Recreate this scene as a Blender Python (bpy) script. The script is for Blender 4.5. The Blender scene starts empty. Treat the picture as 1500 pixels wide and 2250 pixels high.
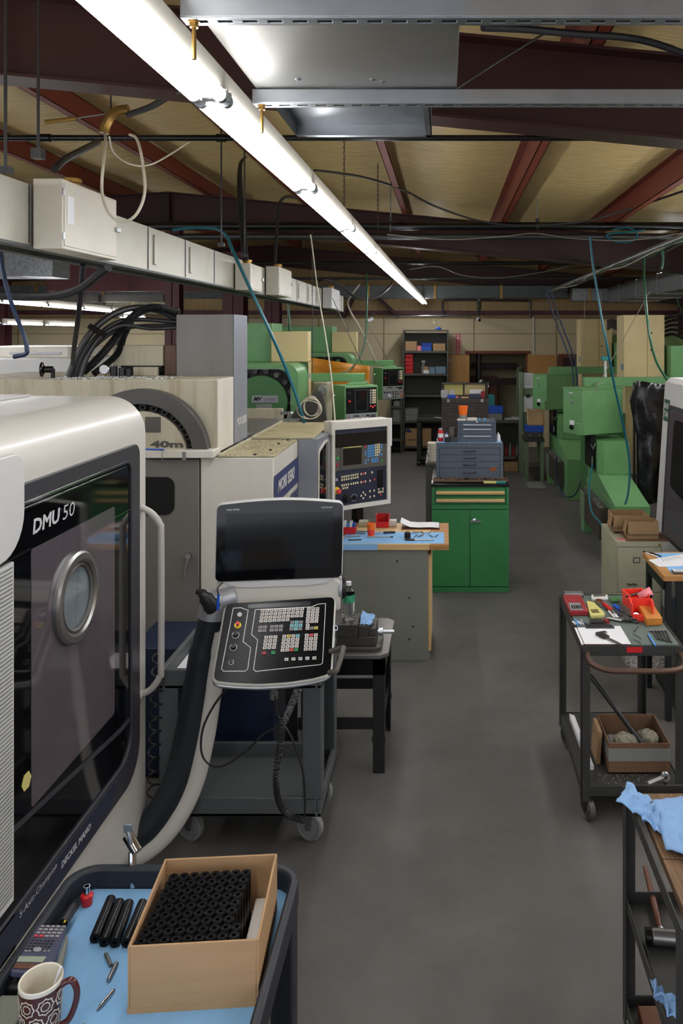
import bpy, bmesh, math, random
from mathutils import Vector, Matrix, noise
R = random.Random(7)
S = bpy.context.scene
COL = S.collection
# ---------------------------------------------------------------- camera
CZ, F, PX, PY = 2.25, 1750.0, 980.0, 732.0
cd = bpy.data.cameras.new('camera')
cam = bpy.data.objects.new('camera', cd)
COL.objects.link(cam)
cam.location = (0, 0, CZ)
cam.rotation_euler = (math.pi / 2, 0, 0)
cd.sensor_fit = 'VERTICAL'; cd.sensor_height = 36; cd.sensor_width = 24
cd.lens = 36 * F / 2250
cd.shift_x = -(PX - 750) / 2250
cd.shift_y = -(1125 - PY) / 2250
cd.clip_start = 0.05
S.camera = cam
# ---------------------------------------------------------------- world and exposure
w = bpy.data.worlds.new('world'); S.world = w; w.use_nodes = True
w.node_tree.nodes['Background'].inputs[0].default_value = (0.85, 0.9, 1.0, 1)
WORLD_STRENGTH = 0.8
TUBE_STRENGTH = 15.0
w.node_tree.nodes['Background'].inputs[1].default_value = WORLD_STRENGTH
vs = S.view_settings
vs.view_transform = 'Standard'; vs.look = 'None'; vs.exposure = 0.85; vs.gamma = 1.0; vs.use_curve_mapping = False
S.cycles.max_bounces = 7; S.cycles.diffuse_bounces = 4; S.cycles.glossy_bounces = 3
S.cycles.transmission_bounces = 6; S.cycles.transparent_max_bounces = 8
S.cycles.sample_clamp_indirect = 4.0; S.cycles.caustics_reflective = False; S.cycles.caustics_refractive = False
S.cycles.use_denoising = True

# ---------------------------------------------------------------- pixel <-> place
def at(px, py, Y):
    return Vector(((px - PX) * Y / F, Y, CZ - (py - PY) * Y / F))
def atz(px, py, z):
    Y = F * (CZ - z) / (py - PY)
    return Vector(((px - PX) * Y / F, Y, z))
def fx(px, Y): return (px - PX) * Y / F
def fz(py, Y): return CZ - (py - PY) * Y / F

# ---------------------------------------------------------------- materials
def lin(c):
    def f(v):
        v /= 255.0
        return v / 12.92 if v <= 0.04045 else ((v + 0.055) / 1.055) ** 2.4
    return (f(c[0]), f(c[1]), f(c[2]), 1.0)
MATS = {}
def M(name, rgb, rough=0.5, metal=0.0, var=0.10, scale=5.0, bump=0.0, bscale=60.0, dirt=None, damt=0.5,
      dscale=3.0, stretch=(1, 1, 1), emit=0.0, alpha=1.0, trans=0.0, spec=0.5, coat=0.0, ior=1.45):
    m = bpy.data.materials.new(name); m.use_nodes = True
    nt = m.node_tree; N = nt.nodes; L = nt.links
    b = N['Principled BSDF']
    b.inputs['Metallic'].default_value = metal; b.inputs['Roughness'].default_value = rough
    b.inputs['Specular IOR Level'].default_value = spec; b.inputs['Alpha'].default_value = alpha
    b.inputs['Transmission Weight'].default_value = trans; b.inputs['Coat Weight'].default_value = coat
    b.inputs['IOR'].default_value = ior; b.inputs['Coat Roughness'].default_value = 0.05
    c = lin(rgb)
    tc = N.new('ShaderNodeTexCoord'); mp = N.new('ShaderNodeMapping')
    mp.inputs['Scale'].default_value = stretch
    L.new(tc.outputs['Object'], mp.inputs['Vector'])
    nz = N.new('ShaderNodeTexNoise'); nz.inputs['Scale'].default_value = scale
    nz.inputs['Detail'].default_value = 6; nz.inputs['Roughness'].default_value = 0.6
    L.new(mp.outputs['Vector'], nz.inputs['Vector'])
    rp = N.new('ShaderNodeValToRGB')
    rp.color_ramp.elements[0].position = 0.3; rp.color_ramp.elements[1].position = 0.7
    rp.color_ramp.elements[0].color = (c[0] * (1 - var), c[1] * (1 - var), c[2] * (1 - var), 1)
    rp.color_ramp.elements[1].color = (min(1, c[0] * (1 + var)), min(1, c[1] * (1 + var)), min(1, c[2] * (1 + var)), 1)
    L.new(nz.outputs['Fac'], rp.inputs['Fac'])
    out = rp.outputs['Color']
    if dirt:
        n2 = N.new('ShaderNodeTexNoise'); n2.inputs['Scale'].default_value = dscale
        n2.inputs['Detail'].default_value = 8; n2.inputs['Roughness'].default_value = 0.7
        L.new(mp.outputs['Vector'], n2.inputs['Vector'])
        r2 = N.new('ShaderNodeMapRange'); r2.inputs[1].default_value = 0.5; r2.inputs[2].default_value = 0.72
        r2.inputs[4].default_value = damt
        L.new(n2.outputs['Fac'], r2.inputs[0])
        mx = N.new('ShaderNodeMix'); mx.data_type = 'RGBA'
        L.new(r2.outputs[0], mx.inputs[0]); L.new(out, mx.inputs[6]); mx.inputs[7].default_value = lin(dirt)
        out = mx.outputs[2]
    L.new(out, b.inputs['Base Color'])
    if bump:
        n3 = N.new('ShaderNodeTexNoise'); n3.inputs['Scale'].default_value = bscale; n3.inputs['Detail'].default_value = 4
        L.new(mp.outputs['Vector'], n3.inputs['Vector'])
        bp = N.new('ShaderNodeBump'); bp.inputs['Strength'].default_value = bump; bp.inputs['Distance'].default_value = 0.035 if name == 'insul' else 0.01
        L.new(n3.outputs['Fac'], bp.inputs['Height']); L.new(bp.outputs['Normal'], b.inputs['Normal'])
    if emit:
        b.inputs['Emission Color'].default_value = c; b.inputs['Emission Strength'].default_value = emit
    MATS[name] = m
    return m
def galv(name, rgb, rough, metal, scale):
    m = M(name, rgb, rough, metal, 0.05)
    nt = m.node_tree; N = nt.nodes; L = nt.links; b = N['Principled BSDF']
    tc = N.new('ShaderNodeTexCoord'); v = N.new('ShaderNodeTexVoronoi'); v.inputs['Scale'].default_value = scale
    L.new(tc.outputs['Object'], v.inputs['Vector'])
    rp = N.new('ShaderNodeValToRGB'); c = lin(rgb)
    rp.color_ramp.elements[0].color = (c[0] * .62, c[1] * .62, c[2] * .62, 1)
    rp.color_ramp.elements[1].color = (c[0] * 1.2, c[1] * 1.2, c[2] * 1.2, 1)
    L.new(v.outputs['Color'], rp.inputs['Fac']); L.new(rp.outputs['Color'], b.inputs['Base Color'])
    mr = N.new('ShaderNodeMapRange'); mr.inputs[3].default_value = rough - .1; mr.inputs[4].default_value = rough + .15
    L.new(v.outputs['Color'], mr.inputs[0]); L.new(mr.outputs[0], b.inputs['Roughness'])
    return m
# setting
M('concrete', (92, 90, 87), 0.58, var=0.16, scale=2.6, bump=0.25, bscale=110, dirt=(62, 60, 58), damt=0.55, dscale=1.1)
M('wall_cream', (204, 190, 156), 0.7, var=0.05, scale=1.5, dirt=(184, 166, 130), damt=0.25)
M('wall_batten', (150, 128, 90), 0.7, var=0.06)
M('insul', (202, 176, 122), 0.40, var=0.16, scale=3, bump=1.0, bscale=4, stretch=(1.2, 9, 1))
M('insul_wall', (178, 150, 104), 0.55, var=0.12, scale=3, bump=0.6, bscale=9, stretch=(6, 1, .6))
M('oxide', (116, 50, 34), 0.5, var=0.14, scale=3, dirt=(80, 36, 28), damt=0.5)
M('oxide_dark', (52, 21, 17), 0.45, var=0.14, scale=2, dirt=(44, 22, 20), damt=0.5)
M('column_red', (92, 52, 56), 0.5, var=0.1)
M('wood_door', (190, 142, 82), 0.5, var=0.14, scale=3, stretch=(12, 12, 1))
M('wood_trim', (112, 62, 42), 0.5, var=0.15, stretch=(2, 8, 8))
M('dark_recess', (70, 60, 46), 0.8, var=0.2)
# metals
galv('galv', (150, 154, 156), 0.42, 0.75, 45)
galv('galv_dark', (96, 100, 102), 0.5, 0.7, 30)
M('zinc', (168, 172, 176), 0.35, 0.85, var=0.08, scale=14)
M('sheet_steel', (162, 160, 152), 0.42, 0.75, var=0.10, scale=3, dirt=(120, 116, 104), damt=0.3)
M('chrome', (215, 215, 218), 0.12, 1.0, var=0.02)
M('steel', (150, 150, 148), 0.32, 0.9, var=0.08)
M('steel_dark', (74, 74, 74), 0.4, 0.8, var=0.12)
M('brass', (150, 118, 62), 0.35, 0.8, var=0.1)
M('cast_iron', (82, 80, 76), 0.45, 0.6, var=0.15, dirt=(52, 50, 46), damt=0.5)
M('bare_table', (112, 108, 104), 0.4, 0.5, var=0.2, dirt=(70, 58, 50), damt=0.6, dscale=5)
M('rusty', (92, 70, 58), 0.45, 0.5, var=0.2, dirt=(60, 42, 34), damt=0.6, dscale=9)
M('copper', (160, 84, 50), 0.35, 0.8)
# paints
M('white_paint', (201, 198, 190), 0.32, var=0.02, scale=2, coat=0.2)
M('white_grey', (205, 205, 203), 0.4, var=0.03)
M('tube_housing', (205, 200, 186), 0.45, var=0.04)
M('silver', (168, 170, 174), 0.35, 0.5, var=0.03)
M('slate_frame', (62, 61, 66), 0.35, 0.2, var=0.04)
M('black_gloss', (9, 9, 12), 0.06, var=0.0, coat=0.3)
M('deck_black', (10, 10, 12), 0.22, var=0.3, scale=7, coat=0.0, spec=0.15)
M('busway', (184, 182, 170), 0.42, 0.35, var=0.06, scale=3, dirt=(150, 142, 116), damt=0.4, dscale=4)
M('display', (24, 26, 28), 0.08, var=0.05)
M('tinted_glass', (86, 79, 84), 0.05, var=0.05, scale=2, stretch=(1, 8, .6), coat=0.4)
M('mori_white', (214, 210, 200), 0.42, var=0.03, dirt=(178, 170, 140), damt=0.35, dscale=2, stretch=(2, 2, .6))
M('mori_beige', (180, 174, 152), 0.5, var=0.06, dirt=(130, 104, 62), damt=0.7, dscale=3.2, stretch=(4, 4, .45))
M('mori_top', (172, 162, 126), 0.5, var=0.10, scale=12, dirt=(116, 104, 66), damt=0.7, dscale=8)
M('mori_grey', (115, 113, 108), 0.42, var=0.04, dirt=(88, 86, 76), damt=0.35, dscale=2, stretch=(3, 3, .5))
M('mori_bluegrey', (128, 132, 140), 0.38, var=0.04)
M('arch_grey', (84, 82, 80), 0.4, 0.2, var=0.08)
M('navy_stripe', (52, 62, 104), 0.4, var=0.04)
M('navy_panel', (40, 44, 62), 0.4, var=0.06)
M('pendant_grey', (84, 80, 74), 0.45, var=0.05)
M('lamp_black', (14, 14, 15), 0.25, var=0.1)
M('black_plastic', (28, 28, 30), 0.42, var=0.1)
M('black_rubber', (24, 25, 28), 0.55, var=0.08)
M('arm_rubber', (30, 36, 42), 0.5, var=0.05)
M('hose_black', (34, 34, 36), 0.4, var=0.08)
M('hose_grey', (92, 92, 90), 0.5)
M('hose_blue', (20, 92, 134), 0.35, var=0.05)
M('hose_navy', (28, 44, 74), 0.35, var=0.05)
M('hose_green', (34, 82, 56), 0.35, var=0.05)
M('hose_teal', (20, 96, 110), 0.35, var=0.05)
M('wire_pale', (196, 190, 172), 0.5)
M('wire_grey', (130, 126, 116), 0.5)
M('machine_green', (106, 156, 102), 0.4, var=0.06, dirt=(88, 124, 84), damt=0.4, dscale=2)
M('green_deep', (66, 112, 68), 0.42, var=0.08, dirt=(46, 78, 48), damt=0.4)
M('olive', (96, 120, 62), 0.5, var=0.06)
M('cabinet_green', (52, 124, 70), 0.4, var=0.05, dirt=(42, 100, 56), damt=0.35, dscale=3)
M('machine_beige', (208, 190, 140), 0.5, var=0.04, dirt=(172, 158, 116), damt=0.35, dscale=2)
M('sage', (120, 138, 108), 0.5, var=0.05)
M('file_beige', (172, 170, 146), 0.45, var=0.04, dirt=(140, 134, 106), damt=0.35, dscale=4)
M('bench_grey', (118, 120, 110), 0.45, var=0.05, dirt=(96, 98, 84), damt=0.4, dscale=1.2)
M('dark_steel_paint', (58, 58, 56), 0.45, 0.2, var=0.14, dirt=(40, 38, 36), damt=0.5, dscale=6)
M('shelf_grey', (84, 82, 76), 0.5, 0.1, var=0.08)
M('toolbox_blue', (84, 94, 106), 0.42, 0.15, var=0.06)
M('toolbox_brown', (72, 62, 56), 0.4, var=0.15, bump=0.2, bscale=200)
M('cart_plastic', (80, 84, 86), 0.55, var=0.10, dirt=(66, 68, 68), damt=0.5, dscale=5)
M('cart_navy', (34, 38, 46), 0.5, var=0.1)
M('cart_mat', (92, 104, 98), 0.6, var=0.12, dirt=(70, 80, 72), damt=0.4, dscale=10)
M('black_paint', (24, 28, 26), 0.4, var=0.15)
# stuff colours
M('cardboard', (176, 142, 104), 0.75, var=0.06, scale=4, stretch=(1, 1, 6), dirt=(146, 114, 80), damt=0.25)
M('cardboard_old', (150, 120, 86), 0.8, var=0.1, stretch=(1, 1, 5))
M('cardboard_dark', (112, 84, 62), 0.8, var=0.1, stretch=(9, 9, 1))
M('kraft', (176, 142, 102), 0.6, var=0.1)
M('wood', (176, 128, 74), 0.55, var=0.2, scale=4, stretch=(1.2, 14, 14), dirt=(110, 76, 44), damt=0.5)
M('wood_light', (206, 172, 120), 0.5, var=0.1, scale=4, stretch=(1, 12, 12))
M('wood_grey', (116, 90, 64), 0.75, var=0.35, bump=0.5, bscale=8, scale=6, stretch=(14, 1.0, 14), dirt=(84, 62, 46), damt=0.6, dscale=5)
M('wood_dark', (96, 56, 36), 0.45, var=0.2, stretch=(10, 10, 1))
M('wood_orange', (190, 122, 48), 0.45, var=0.22, scale=16)
M('brown_tray', (98, 76, 60), 0.6, var=0.15)
M('orange_sheet', (210, 138, 44), 0.35, var=0.22, scale=3, dirt=(150, 92, 30), damt=0.5, dscale=2)
M('rust_board', (146, 82, 40), 0.6, var=0.2)
M('paper', (232, 232, 236), 0.7, var=0.02)
M('paper_blue', (132, 182, 226), 0.75, var=0.05, scale=30, bump=0.1, bscale=400)
M('rag_blue', (136, 176, 222), 0.85, var=0.06, scale=60, bump=0.3, bscale=500)
M('red', (200, 32, 36), 0.4, var=0.05)
M('red_bin', (232, 62, 48), 0.35, var=0.04)
M('red_dark', (150, 44, 50), 0.4, var=0.05)
M('orange', (246, 112, 30), 0.45, var=0.03)
M('yellow', (226, 200, 50), 0.45, var=0.04)
M('hex_yellow', (204, 196, 120), 0.5, var=0.06)
M('blue', (32, 84, 190), 0.4, var=0.04)
M('key_blue', (86, 152, 214), 0.45, var=0.02)
M('teal', (30, 128, 128), 0.4)
M('green_btn', (20, 160, 84), 0.4)
M('green_dark_plate', (40, 78, 60), 0.45)
M('key_white', (216, 210, 204), 0.45, var=0.02)
M('key_cream', (226, 214, 176), 0.45)
M('key_grey', (150, 146, 146), 0.45)
M('key_cyan', (136, 206, 214), 0.45)
M('key_yellow', (224, 206, 96), 0.45)
M('key_red', (214, 66, 72), 0.45)
M('mark', (60, 56, 56), 0.5)
M('line_white', (222, 220, 216), 0.45)
M('text_light', (196, 196, 200), 0.4)
M('bin_grey', (128, 130, 126), 0.5)
M('box_bluegrey', (104, 130, 148), 0.5)
M('calc_navy', (64, 66, 92), 0.45, var=0.05)
M('lcd', (150, 158, 140), 0.3)
M('ceramic', (226, 220, 204), 0.25, var=0.02)
M('mug_brown', (78, 34, 30), 0.25, var=0.05, coat=0.3)
M('tube_black', (30, 30, 33), 0.3, 0.4, var=0.1)
M('porthole', (112, 122, 126), 0.05, var=0.15, scale=4, stretch=(1, 6, 1), coat=0.4)
M('handle_grey', (178, 174, 168), 0.4, var=0.03)
M('foam_white', (216, 210, 200), 0.7, var=0.06)
M('glove', (196, 190, 176), 0.85, var=0.2, scale=40)
M('wool', (140, 136, 118), 0.5, 0.4, var=0.5, scale=60, bump=1.0, bscale=150)
M('chips', (190, 190, 186), 0.3, 0.8, var=0.3)
M('chip_bed', (150, 148, 146), 0.35, 0.7, var=0.7, scale=60, bump=1.0, bscale=90)
M('pink', (226, 130, 140), 0.5)
M('blue_door', (30, 40, 62), 0.4, var=0.06)
M('clear', (245, 250, 252), 0.03, var=0.0, trans=1.0, ior=1.2)
M('pane', (235, 245, 245), 0.02, var=0.0, trans=0.9, ior=1.3)
M('bottle_label', (60, 150, 110), 0.4, var=0.5, scale=40)
M('plastic_black_sheet', (16, 16, 18), 0.22, var=0.1, bump=0.5, bscale=12)
M('bag', (206, 206, 212), 0.2, var=0.1, alpha=0.75)
tm = M('tube_glow', (250, 251, 255), 0.4, var=0.0, emit=TUBE_STRENGTH)

# ---------------------------------------------------------------- mesh builder
class MB:
    def __init__(s, M=None):
        s.bm = bmesh.new(); s.M = M or Matrix.Identity(4); s.mi = 0
    def _v(s, p): return s.bm.verts.new(s.M @ Vector(p))
    def _f(s, vs):
        try:
            f = s.bm.faces.new(vs); f.material_index = s.mi; f.smooth = True
            return f
        except ValueError:
            return None
    def box(s, a, b):
        x0, x1 = sorted((a[0], b[0])); y0, y1 = sorted((a[1], b[1])); z0, z1 = sorted((a[2], b[2]))
        v = [s._v(p) for p in ((x0, y0, z0), (x1, y0, z0), (x1, y1, z0), (x0, y1, z0), (x0, y0, z1), (x1, y0, z1), (x1, y1, z1), (x0, y1, z1))]
        for q in ((3, 2, 1, 0), (4, 5, 6, 7), (0, 1, 5, 4), (1, 2, 6, 5), (2, 3, 7, 6), (3, 0, 4, 7)):
            s._f([v[i] for i in q])
        return s
    def bc(s, c, d):                                  # box by centre and full size
        return s.box([c[i] - d[i] / 2 for i in range(3)], [c[i] + d[i] / 2 for i in range(3)])
    def quad(s, *p):
        s._f([s._v(q) for q in p]); return s
    def ring(s, c, n, r, seg, ref=None):
        n = Vector(n).normalized()
        a = Vector(ref) if ref else (Vector((0, 0, 1)) if abs(n.z) < 0.9 else Vector((1, 0, 0)))
        u = (a - n * a.dot(n)).normalized(); v = n.cross(u)
        return [s._v(Vector(c) + (u * math.cos(2 * math.pi * i / seg) + v * math.sin(2 * math.pi * i / seg)) * r) for i in range(seg)]
    def bridge(s, a, b):
        n = len(a)
        for i in range(n): s._f([a[i], a[(i + 1) % n], b[(i + 1) % n], b[i]])
    def cyl(s, p0, p1, r, r2=None, seg=16, cap=True):
        p0, p1 = Vector(p0), Vector(p1); n = p1 - p0
        a = s.ring(p0, n, r, seg); b = s.ring(p1, n, r if r2 is None else r2, seg)
        s.bridge(a, b)
        if cap: s._f(a[::-1]); s._f(b)
        return s
    def tube(s, pts, r, seg=8, smooth=0, cap=True):
        pts = [Vector(p) for p in pts]
        if smooth: pts = crom(pts, smooth)
        rs = r if isinstance(r, (list, tuple)) else None
        prev = None; first = None; ref = None
        for i, p in enumerate(pts):
            d = (pts[min(i + 1, len(pts) - 1)] - pts[max(i - 1, 0)])
            if d.length < 1e-9: continue
            d.normalize()
            if ref is None: ref = Vector((0, 0, 1)) if abs(d.z) < 0.9 else Vector((1, 0, 0))
            ref = (ref - d * ref.dot(d))
            if ref.length < 1e-6: ref = Vector((1, 0, 0)) - d * d.x
            ref.normalize()
            rr = r if rs is None else rs[min(int(i * len(rs) / len(pts)), len(rs) - 1)]
            k = s.ring(p, d, rr, seg, ref)
            if prev: s.bridge(prev, k)
            else: first = k
            prev = k
        if cap and first and prev: s._f(first[::-1]); s._f(prev)
        return s
    def lathe(s, prof, c=(0, 0, 0), ax=(0, 0, 1), seg=20):
        ax = Vector(ax).normalized(); c = Vector(c); prev = None
        for i, (r, h) in enumerate(prof):
            if r < 1e-6:
                k = [s._v(c + ax * h)]
            else: k = s.ring(c + ax * h, ax, r, seg)
            if prev is not None:
                if len(prev) == 1 and len(k) > 1:
                    for j in range(seg): s._f([prev[0], k[(j + 1) % seg], k[j]])
                elif len(k) == 1 and len(prev) > 1:
                    for j in range(seg): s._f([prev[j], prev[(j + 1) % seg], k[0]])
                elif len(k) > 1: s.bridge(prev, k)
            prev = k
        return s
    def prism(s, poly, o, u, v, w):                   # polygon in (u, v) extruded by the vector w
        o, u, v, w = Vector(o), Vector(u), Vector(v), Vector(w)
        a = [s._v(o + u * p[0] + v * p[1]) for p in poly]
        b = [s._v(o + u * p[0] + v * p[1] + w) for p in poly]
        s._f(a[::-1]); s._f(b); s.bridge(a, b)
        return s
    def frame(s, outer, inner, o, u, v, w):           # ring between two polygons of equal length
        o, u, v, w = Vector(o), Vector(u), Vector(v), Vector(w)
        P = lambda q, k: [s._v(o + u * p[0] + v * p[1] + w * k) for p in q]
        a, b, c, d = P(outer, 0), P(outer, 1), P(inner, 1), P(inner, 0)
        s.bridge(a, b); s.bridge(b, c); s.bridge(c, d); s.bridge(d, a)
        return s
    def ball(s, c, r, sx=1, sy=1, sz=1, seg=16):
        prof = [(r * math.sin(math.pi * i / 10), -r * math.cos(math.pi * i / 10)) for i in range(11)]
        M0 = s.M; s.M = M0 @ Matrix.Translation(Vector(c)) @ Matrix.Diagonal((sx, sy, sz, 1))
        s.lathe(prof, seg=seg); s.M = M0
        return s
    def tray(s, a, b, t, bottom=True):                # open-topped box with wall thickness t
        x0, y0, z0 = a; x1, y1, z1 = b
        if bottom: s.box((x0, y0, z0), (x1, y1, z0 + t))
        s.box((x0, y0, z0), (x0 + t, y1, z1)); s.box((x1 - t, y0, z0), (x1, y1, z1))
        s.box((x0 + t, y0, z0), (x1 - t, y0 + t, z1)); s.box((x0 + t, y1 - t, z0), (x1 - t, y1, z1))
        return s
def crom(p, n):
    out = []
    for i in range(len(p) - 1):
        a = p[max(i - 1, 0)]; b = p[i]; c = p[i + 1]; d = p[min(i + 2, len(p) - 1)]
        for k in range(n):
            t = k / n
            out.append(0.5 * ((2 * b) + (c - a) * t + (2 * a - 5 * b + 4 * c - d) * t * t + (3 * b - a - 3 * c + d) * t ** 3))
    out.append(p[-1])
    return out
def rrect(x0, y0, x1, y1, r, n=5):
    rs = r if isinstance(r, (list, tuple)) else (r,) * 4   # bl, br, tr, tl
    out = []
    for (cx, cy, sx, sy, a0, q) in ((x0, y0, 1, 1, math.pi, rs[0]), (x1, y0, -1, 1, 1.5 * math.pi, rs[1]), (x1, y1, -1, -1, 0, rs[2]), (x0, y1, 1, -1, .5 * math.pi, rs[3])):
        for i in range(n + 1):
            t = a0 + (math.pi / 2) * i / n
            out.append((cx + sx * q + q * math.cos(t), cy + sy * q + q * math.sin(t)))
    return out
def circ(cx, cy, r, n=32, a0=0, a1=2 * math.pi, close=False):
    k = n + 1 if close else n
    return [(cx + r * math.cos(a0 + (a1 - a0) * i / n), cy + r * math.sin(a0 + (a1 - a0) * i / n)) for i in range(k)]

# ---------------------------------------------------------------- objects
LOC = {}
def tagit(o, label, cat, group=None, kind=None):
    if label: o['label'] = label
    if cat: o['category'] = cat
    if group: o['group'] = group
    if kind: o['kind'] = kind
    return o
def thing(name, label, cat, loc, group=None):
    o = bpy.data.objects.new(name, None); COL.objects.link(o)
    o.location = loc; o.empty_display_size = 0.1
    LOC[o] = Vector(loc)
    return tagit(o, label, cat, group)
def link(mb, name, mats, parent=None, bevel=0.0, origin=None, label=None, sub=0):
    bm = mb.bm
    bmesh.ops.recalc_face_normals(bm, faces=bm.faces)
    if parent is not None: off = LOC[parent]
    elif origin is not None: off = Vector(origin)
    else:
        vs_ = [v.co for v in bm.verts]
        lo = [min(v[i] for v in vs_) for i in range(3)]; hi = [max(v[i] for v in vs_) for i in range(3)]
        off = Vector(((lo[0] + hi[0]) / 2, (lo[1] + hi[1]) / 2, lo[2]))
    bmesh.ops.translate(bm, verts=bm.verts, vec=-off)
    me = bpy.data.meshes.new(name); bm.to_mesh(me); bm.free()
    for m in (mats if isinstance(mats, (list, tuple)) else (mats,)): me.materials.append(MATS[m])
    me.set_sharp_from_angle(angle=math.radians(35))
    o = bpy.data.objects.new(name, me); COL.objects.link(o)
    if parent is not None:
        o.parent = parent; LOC[o] = off
    else:
        o.location = off; LOC[o] = off
    if bevel:
        bv = o.modifiers.new('bevel', 'BEVEL'); bv.width = bevel; bv.segments = 2
        bv.limit_method = 'ANGLE'; bv.angle_limit = math.radians(40)
    if sub:
        ss = o.modifiers.new('sub', 'SUBSURF'); ss.levels = sub; ss.render_levels = sub
    if label: o['label'] = label
    return o
def solo(mb, name, mats, label, cat, group=None, bevel=0.0, kind=None, sub=0):
    return tagit(link(mb, name, mats, None, bevel, sub=sub), label, cat, group, kind)
def struct(mb, name, mats, bevel=0.0):
    o = link(mb, name, mats, None, bevel, origin=(0, 0, 0)); o['kind'] = 'structure'
    return o
def kids(o): return [c for c in COL.objects if c.parent is o]
def copy_tree(root, loc, label=None, group=None):
    r = root.copy(); COL.objects.link(r); r.location = loc; LOC[r] = Vector(loc)
    if label: r['label'] = label
    if group: r['group'] = group
    for c in list(root.children):
        d = c.copy(); COL.objects.link(d); d.parent = r
        for g in list(c.children):
            e = g.copy(); COL.objects.link(e); e.parent = d
    return r
def copy_part(o, parent, delta):
    c = o.copy(); COL.objects.link(c); c.parent = parent; c.location = Vector(o.location) + Vector(delta); LOC[c] = LOC[parent]
    return c
def basis(o, u, v):
    u = Vector(u).normalized(); v = Vector(v); v = (v - u * v.dot(u)).normalized(); n = u.cross(v)
    m = Matrix((u, v, n)).transposed().to_4x4(); m.translation = Vector(o)
    return m
def uv_at(px, py, B):                                 # where the sight line meets the plane of frame B, in its own u, v
    o = Vector((0, 0, CZ)); d = Vector(((px - PX) / F, 1, -(py - PY) / F))
    n = B.col[2].to_3d(); c = B.translation
    t = (c - o).dot(n) / d.dot(n)
    p = B.inverted() @ (o + d * t)
    return p.x, p.y
def rotz(a, c=(0, 0, 0)):
    return Matrix.Translation(Vector(c)) @ Matrix.Rotation(a, 4, 'Z')
TXT = {}
def lettering(string, B, u, v, wd, ht, mat, parent, name='lettering', bold=0.0, shear=0.0, lift=0.0008, space=1.0):
    cu = bpy.data.curves.new('t', 'FONT'); cu.body = string; cu.size = 1.0; cu.offset = bold; cu.shear = shear
    cu.space_character = space; cu.resolution_u = 2
    ob = bpy.data.objects.new('t', cu); COL.objects.link(ob)
    dg = bpy.context.evaluated_depsgraph_get()
    me = bpy.data.meshes.new_from_object(ob.evaluated_get(dg))
    bpy.data.objects.remove(ob); bpy.data.curves.remove(cu)
    xs = [q.co.x for q in me.vertices]; ys = [q.co.y for q in me.vertices]
    x0, x1, y0, y1 = min(xs), max(xs), min(ys), max(ys)
    for q in me.vertices:
        p = B @ Vector((u + (q.co.x - x0) / (x1 - x0) * wd, v + (q.co.y - y0) / (y1 - y0) * ht, lift))
        q.co = p - LOC[parent]
    me.materials.clear(); me.materials.append(MATS[mat]); me.name = name
    o = bpy.data.objects.new(name, me); COL.objects.link(o); o.parent = parent; LOC[o] = LOC[parent]
    return o
def hose(name, pts, r, mat, label, cat, n=8, seg=8, group=None):
    mb = MB(); mb.tube([at(*p) for p in pts], r, seg, smooth=n)
    return solo(mb, name, mat, label, cat, group)
ORD = ['first', 'second', 'third', 'fourth', 'fifth', 'sixth', 'seventh', 'eighth', 'ninth', 'tenth', 'eleventh', 'twelfth', 'thirteenth', 'fourteenth']
# ================================================================ SETTING
WY = 15.75                                            # back wall
XL, XR, YB = -13.0, 6.2, -4.0
RIDGE = -3.3
def zb(x):                                            # underside of the rafters
    return 3.23 - 0.095 * x if x > RIDGE else 3.23 - 0.095 * RIDGE - 0.06 * (RIDGE - x)
RD = 0.39
struct(MB().box((XL, YB, -0.1), (XR, WY + 2, 0)), 'floor', 'concrete')
# insulation blanket sagging between the purlins
PUR = [0.65 + 1.17 * k for k in range(-11, 5)]
mb = MB(); nx, ny = 118, 60
gv = []
for i in range(nx + 1):
    x = XL + (XR - XL) * i / nx; row = []
    ph = ((x - 0.65) / 1.17) % 1.0
    sag = 0.075 * math.sin(math.pi * ph)
    for j in range(ny + 1):
        y = YB + (WY + 0.4 - YB) * j / ny
        n = noise.noise(Vector((x * 1.2, y * 1.6, 0))) * 0.03
        row.append(mb._v((x, y, zb(x) + RD + 0.235 - sag + n)))
    gv.append(row)
for i in range(nx):
    for j in range(ny): mb._f([gv[i][j], gv[i + 1][j], gv[i + 1][j + 1], gv[i][j + 1]])
o = struct(mb, 'ceiling', 'insul')
sm = o.modifiers.new('thick', 'SOLIDIFY'); sm.thickness = 0.05; sm.offset = 1
# back wall with the recess opening
OX0, OX1, OZ = 0.42, 1.60, 1.84
mb = MB(); mb.box((XL, WY, 0), (OX0, WY + 0.1, 2.54)); mb.box((OX1, WY, 0), (XR, WY + 0.1, 2.54)); mb.box((OX0, WY, OZ), (OX1, WY + 0.1, 2.54))
mb.mi = 1
mb.box((XL, WY - 0.006, 2.23), (XR, WY, 2.245))
for px in (40, 700, 843, 1041, 1222): mb.box((fx(px, WY) - .012, WY - .005, 1.2 if px != 1041 else 1.84), (fx(px, WY) + .012, WY, 2.54))
struct(mb, 'wall_back', ['wall_cream', 'wall_batten'])
mb = MB(); mb.box((XL, WY + .25, 2.4), (XR, WY + .32, 4.6)); struct(mb, 'wall_back_upper', 'insul_wall')
mb = MB(); mb.box((XL, WY, 2.535), (XR, WY + .3, 2.56)); struct(mb, 'trim_1', 'wall_batten')
mb = MB(); mb.box((XL, WY + .15, 2.62), (XR, WY + .24, 2.70)); mb.box((XL, WY + .06, 2.62), (XR, WY + .15, 2.628)); struct(mb, 'trim_2', 'column_red')
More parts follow.
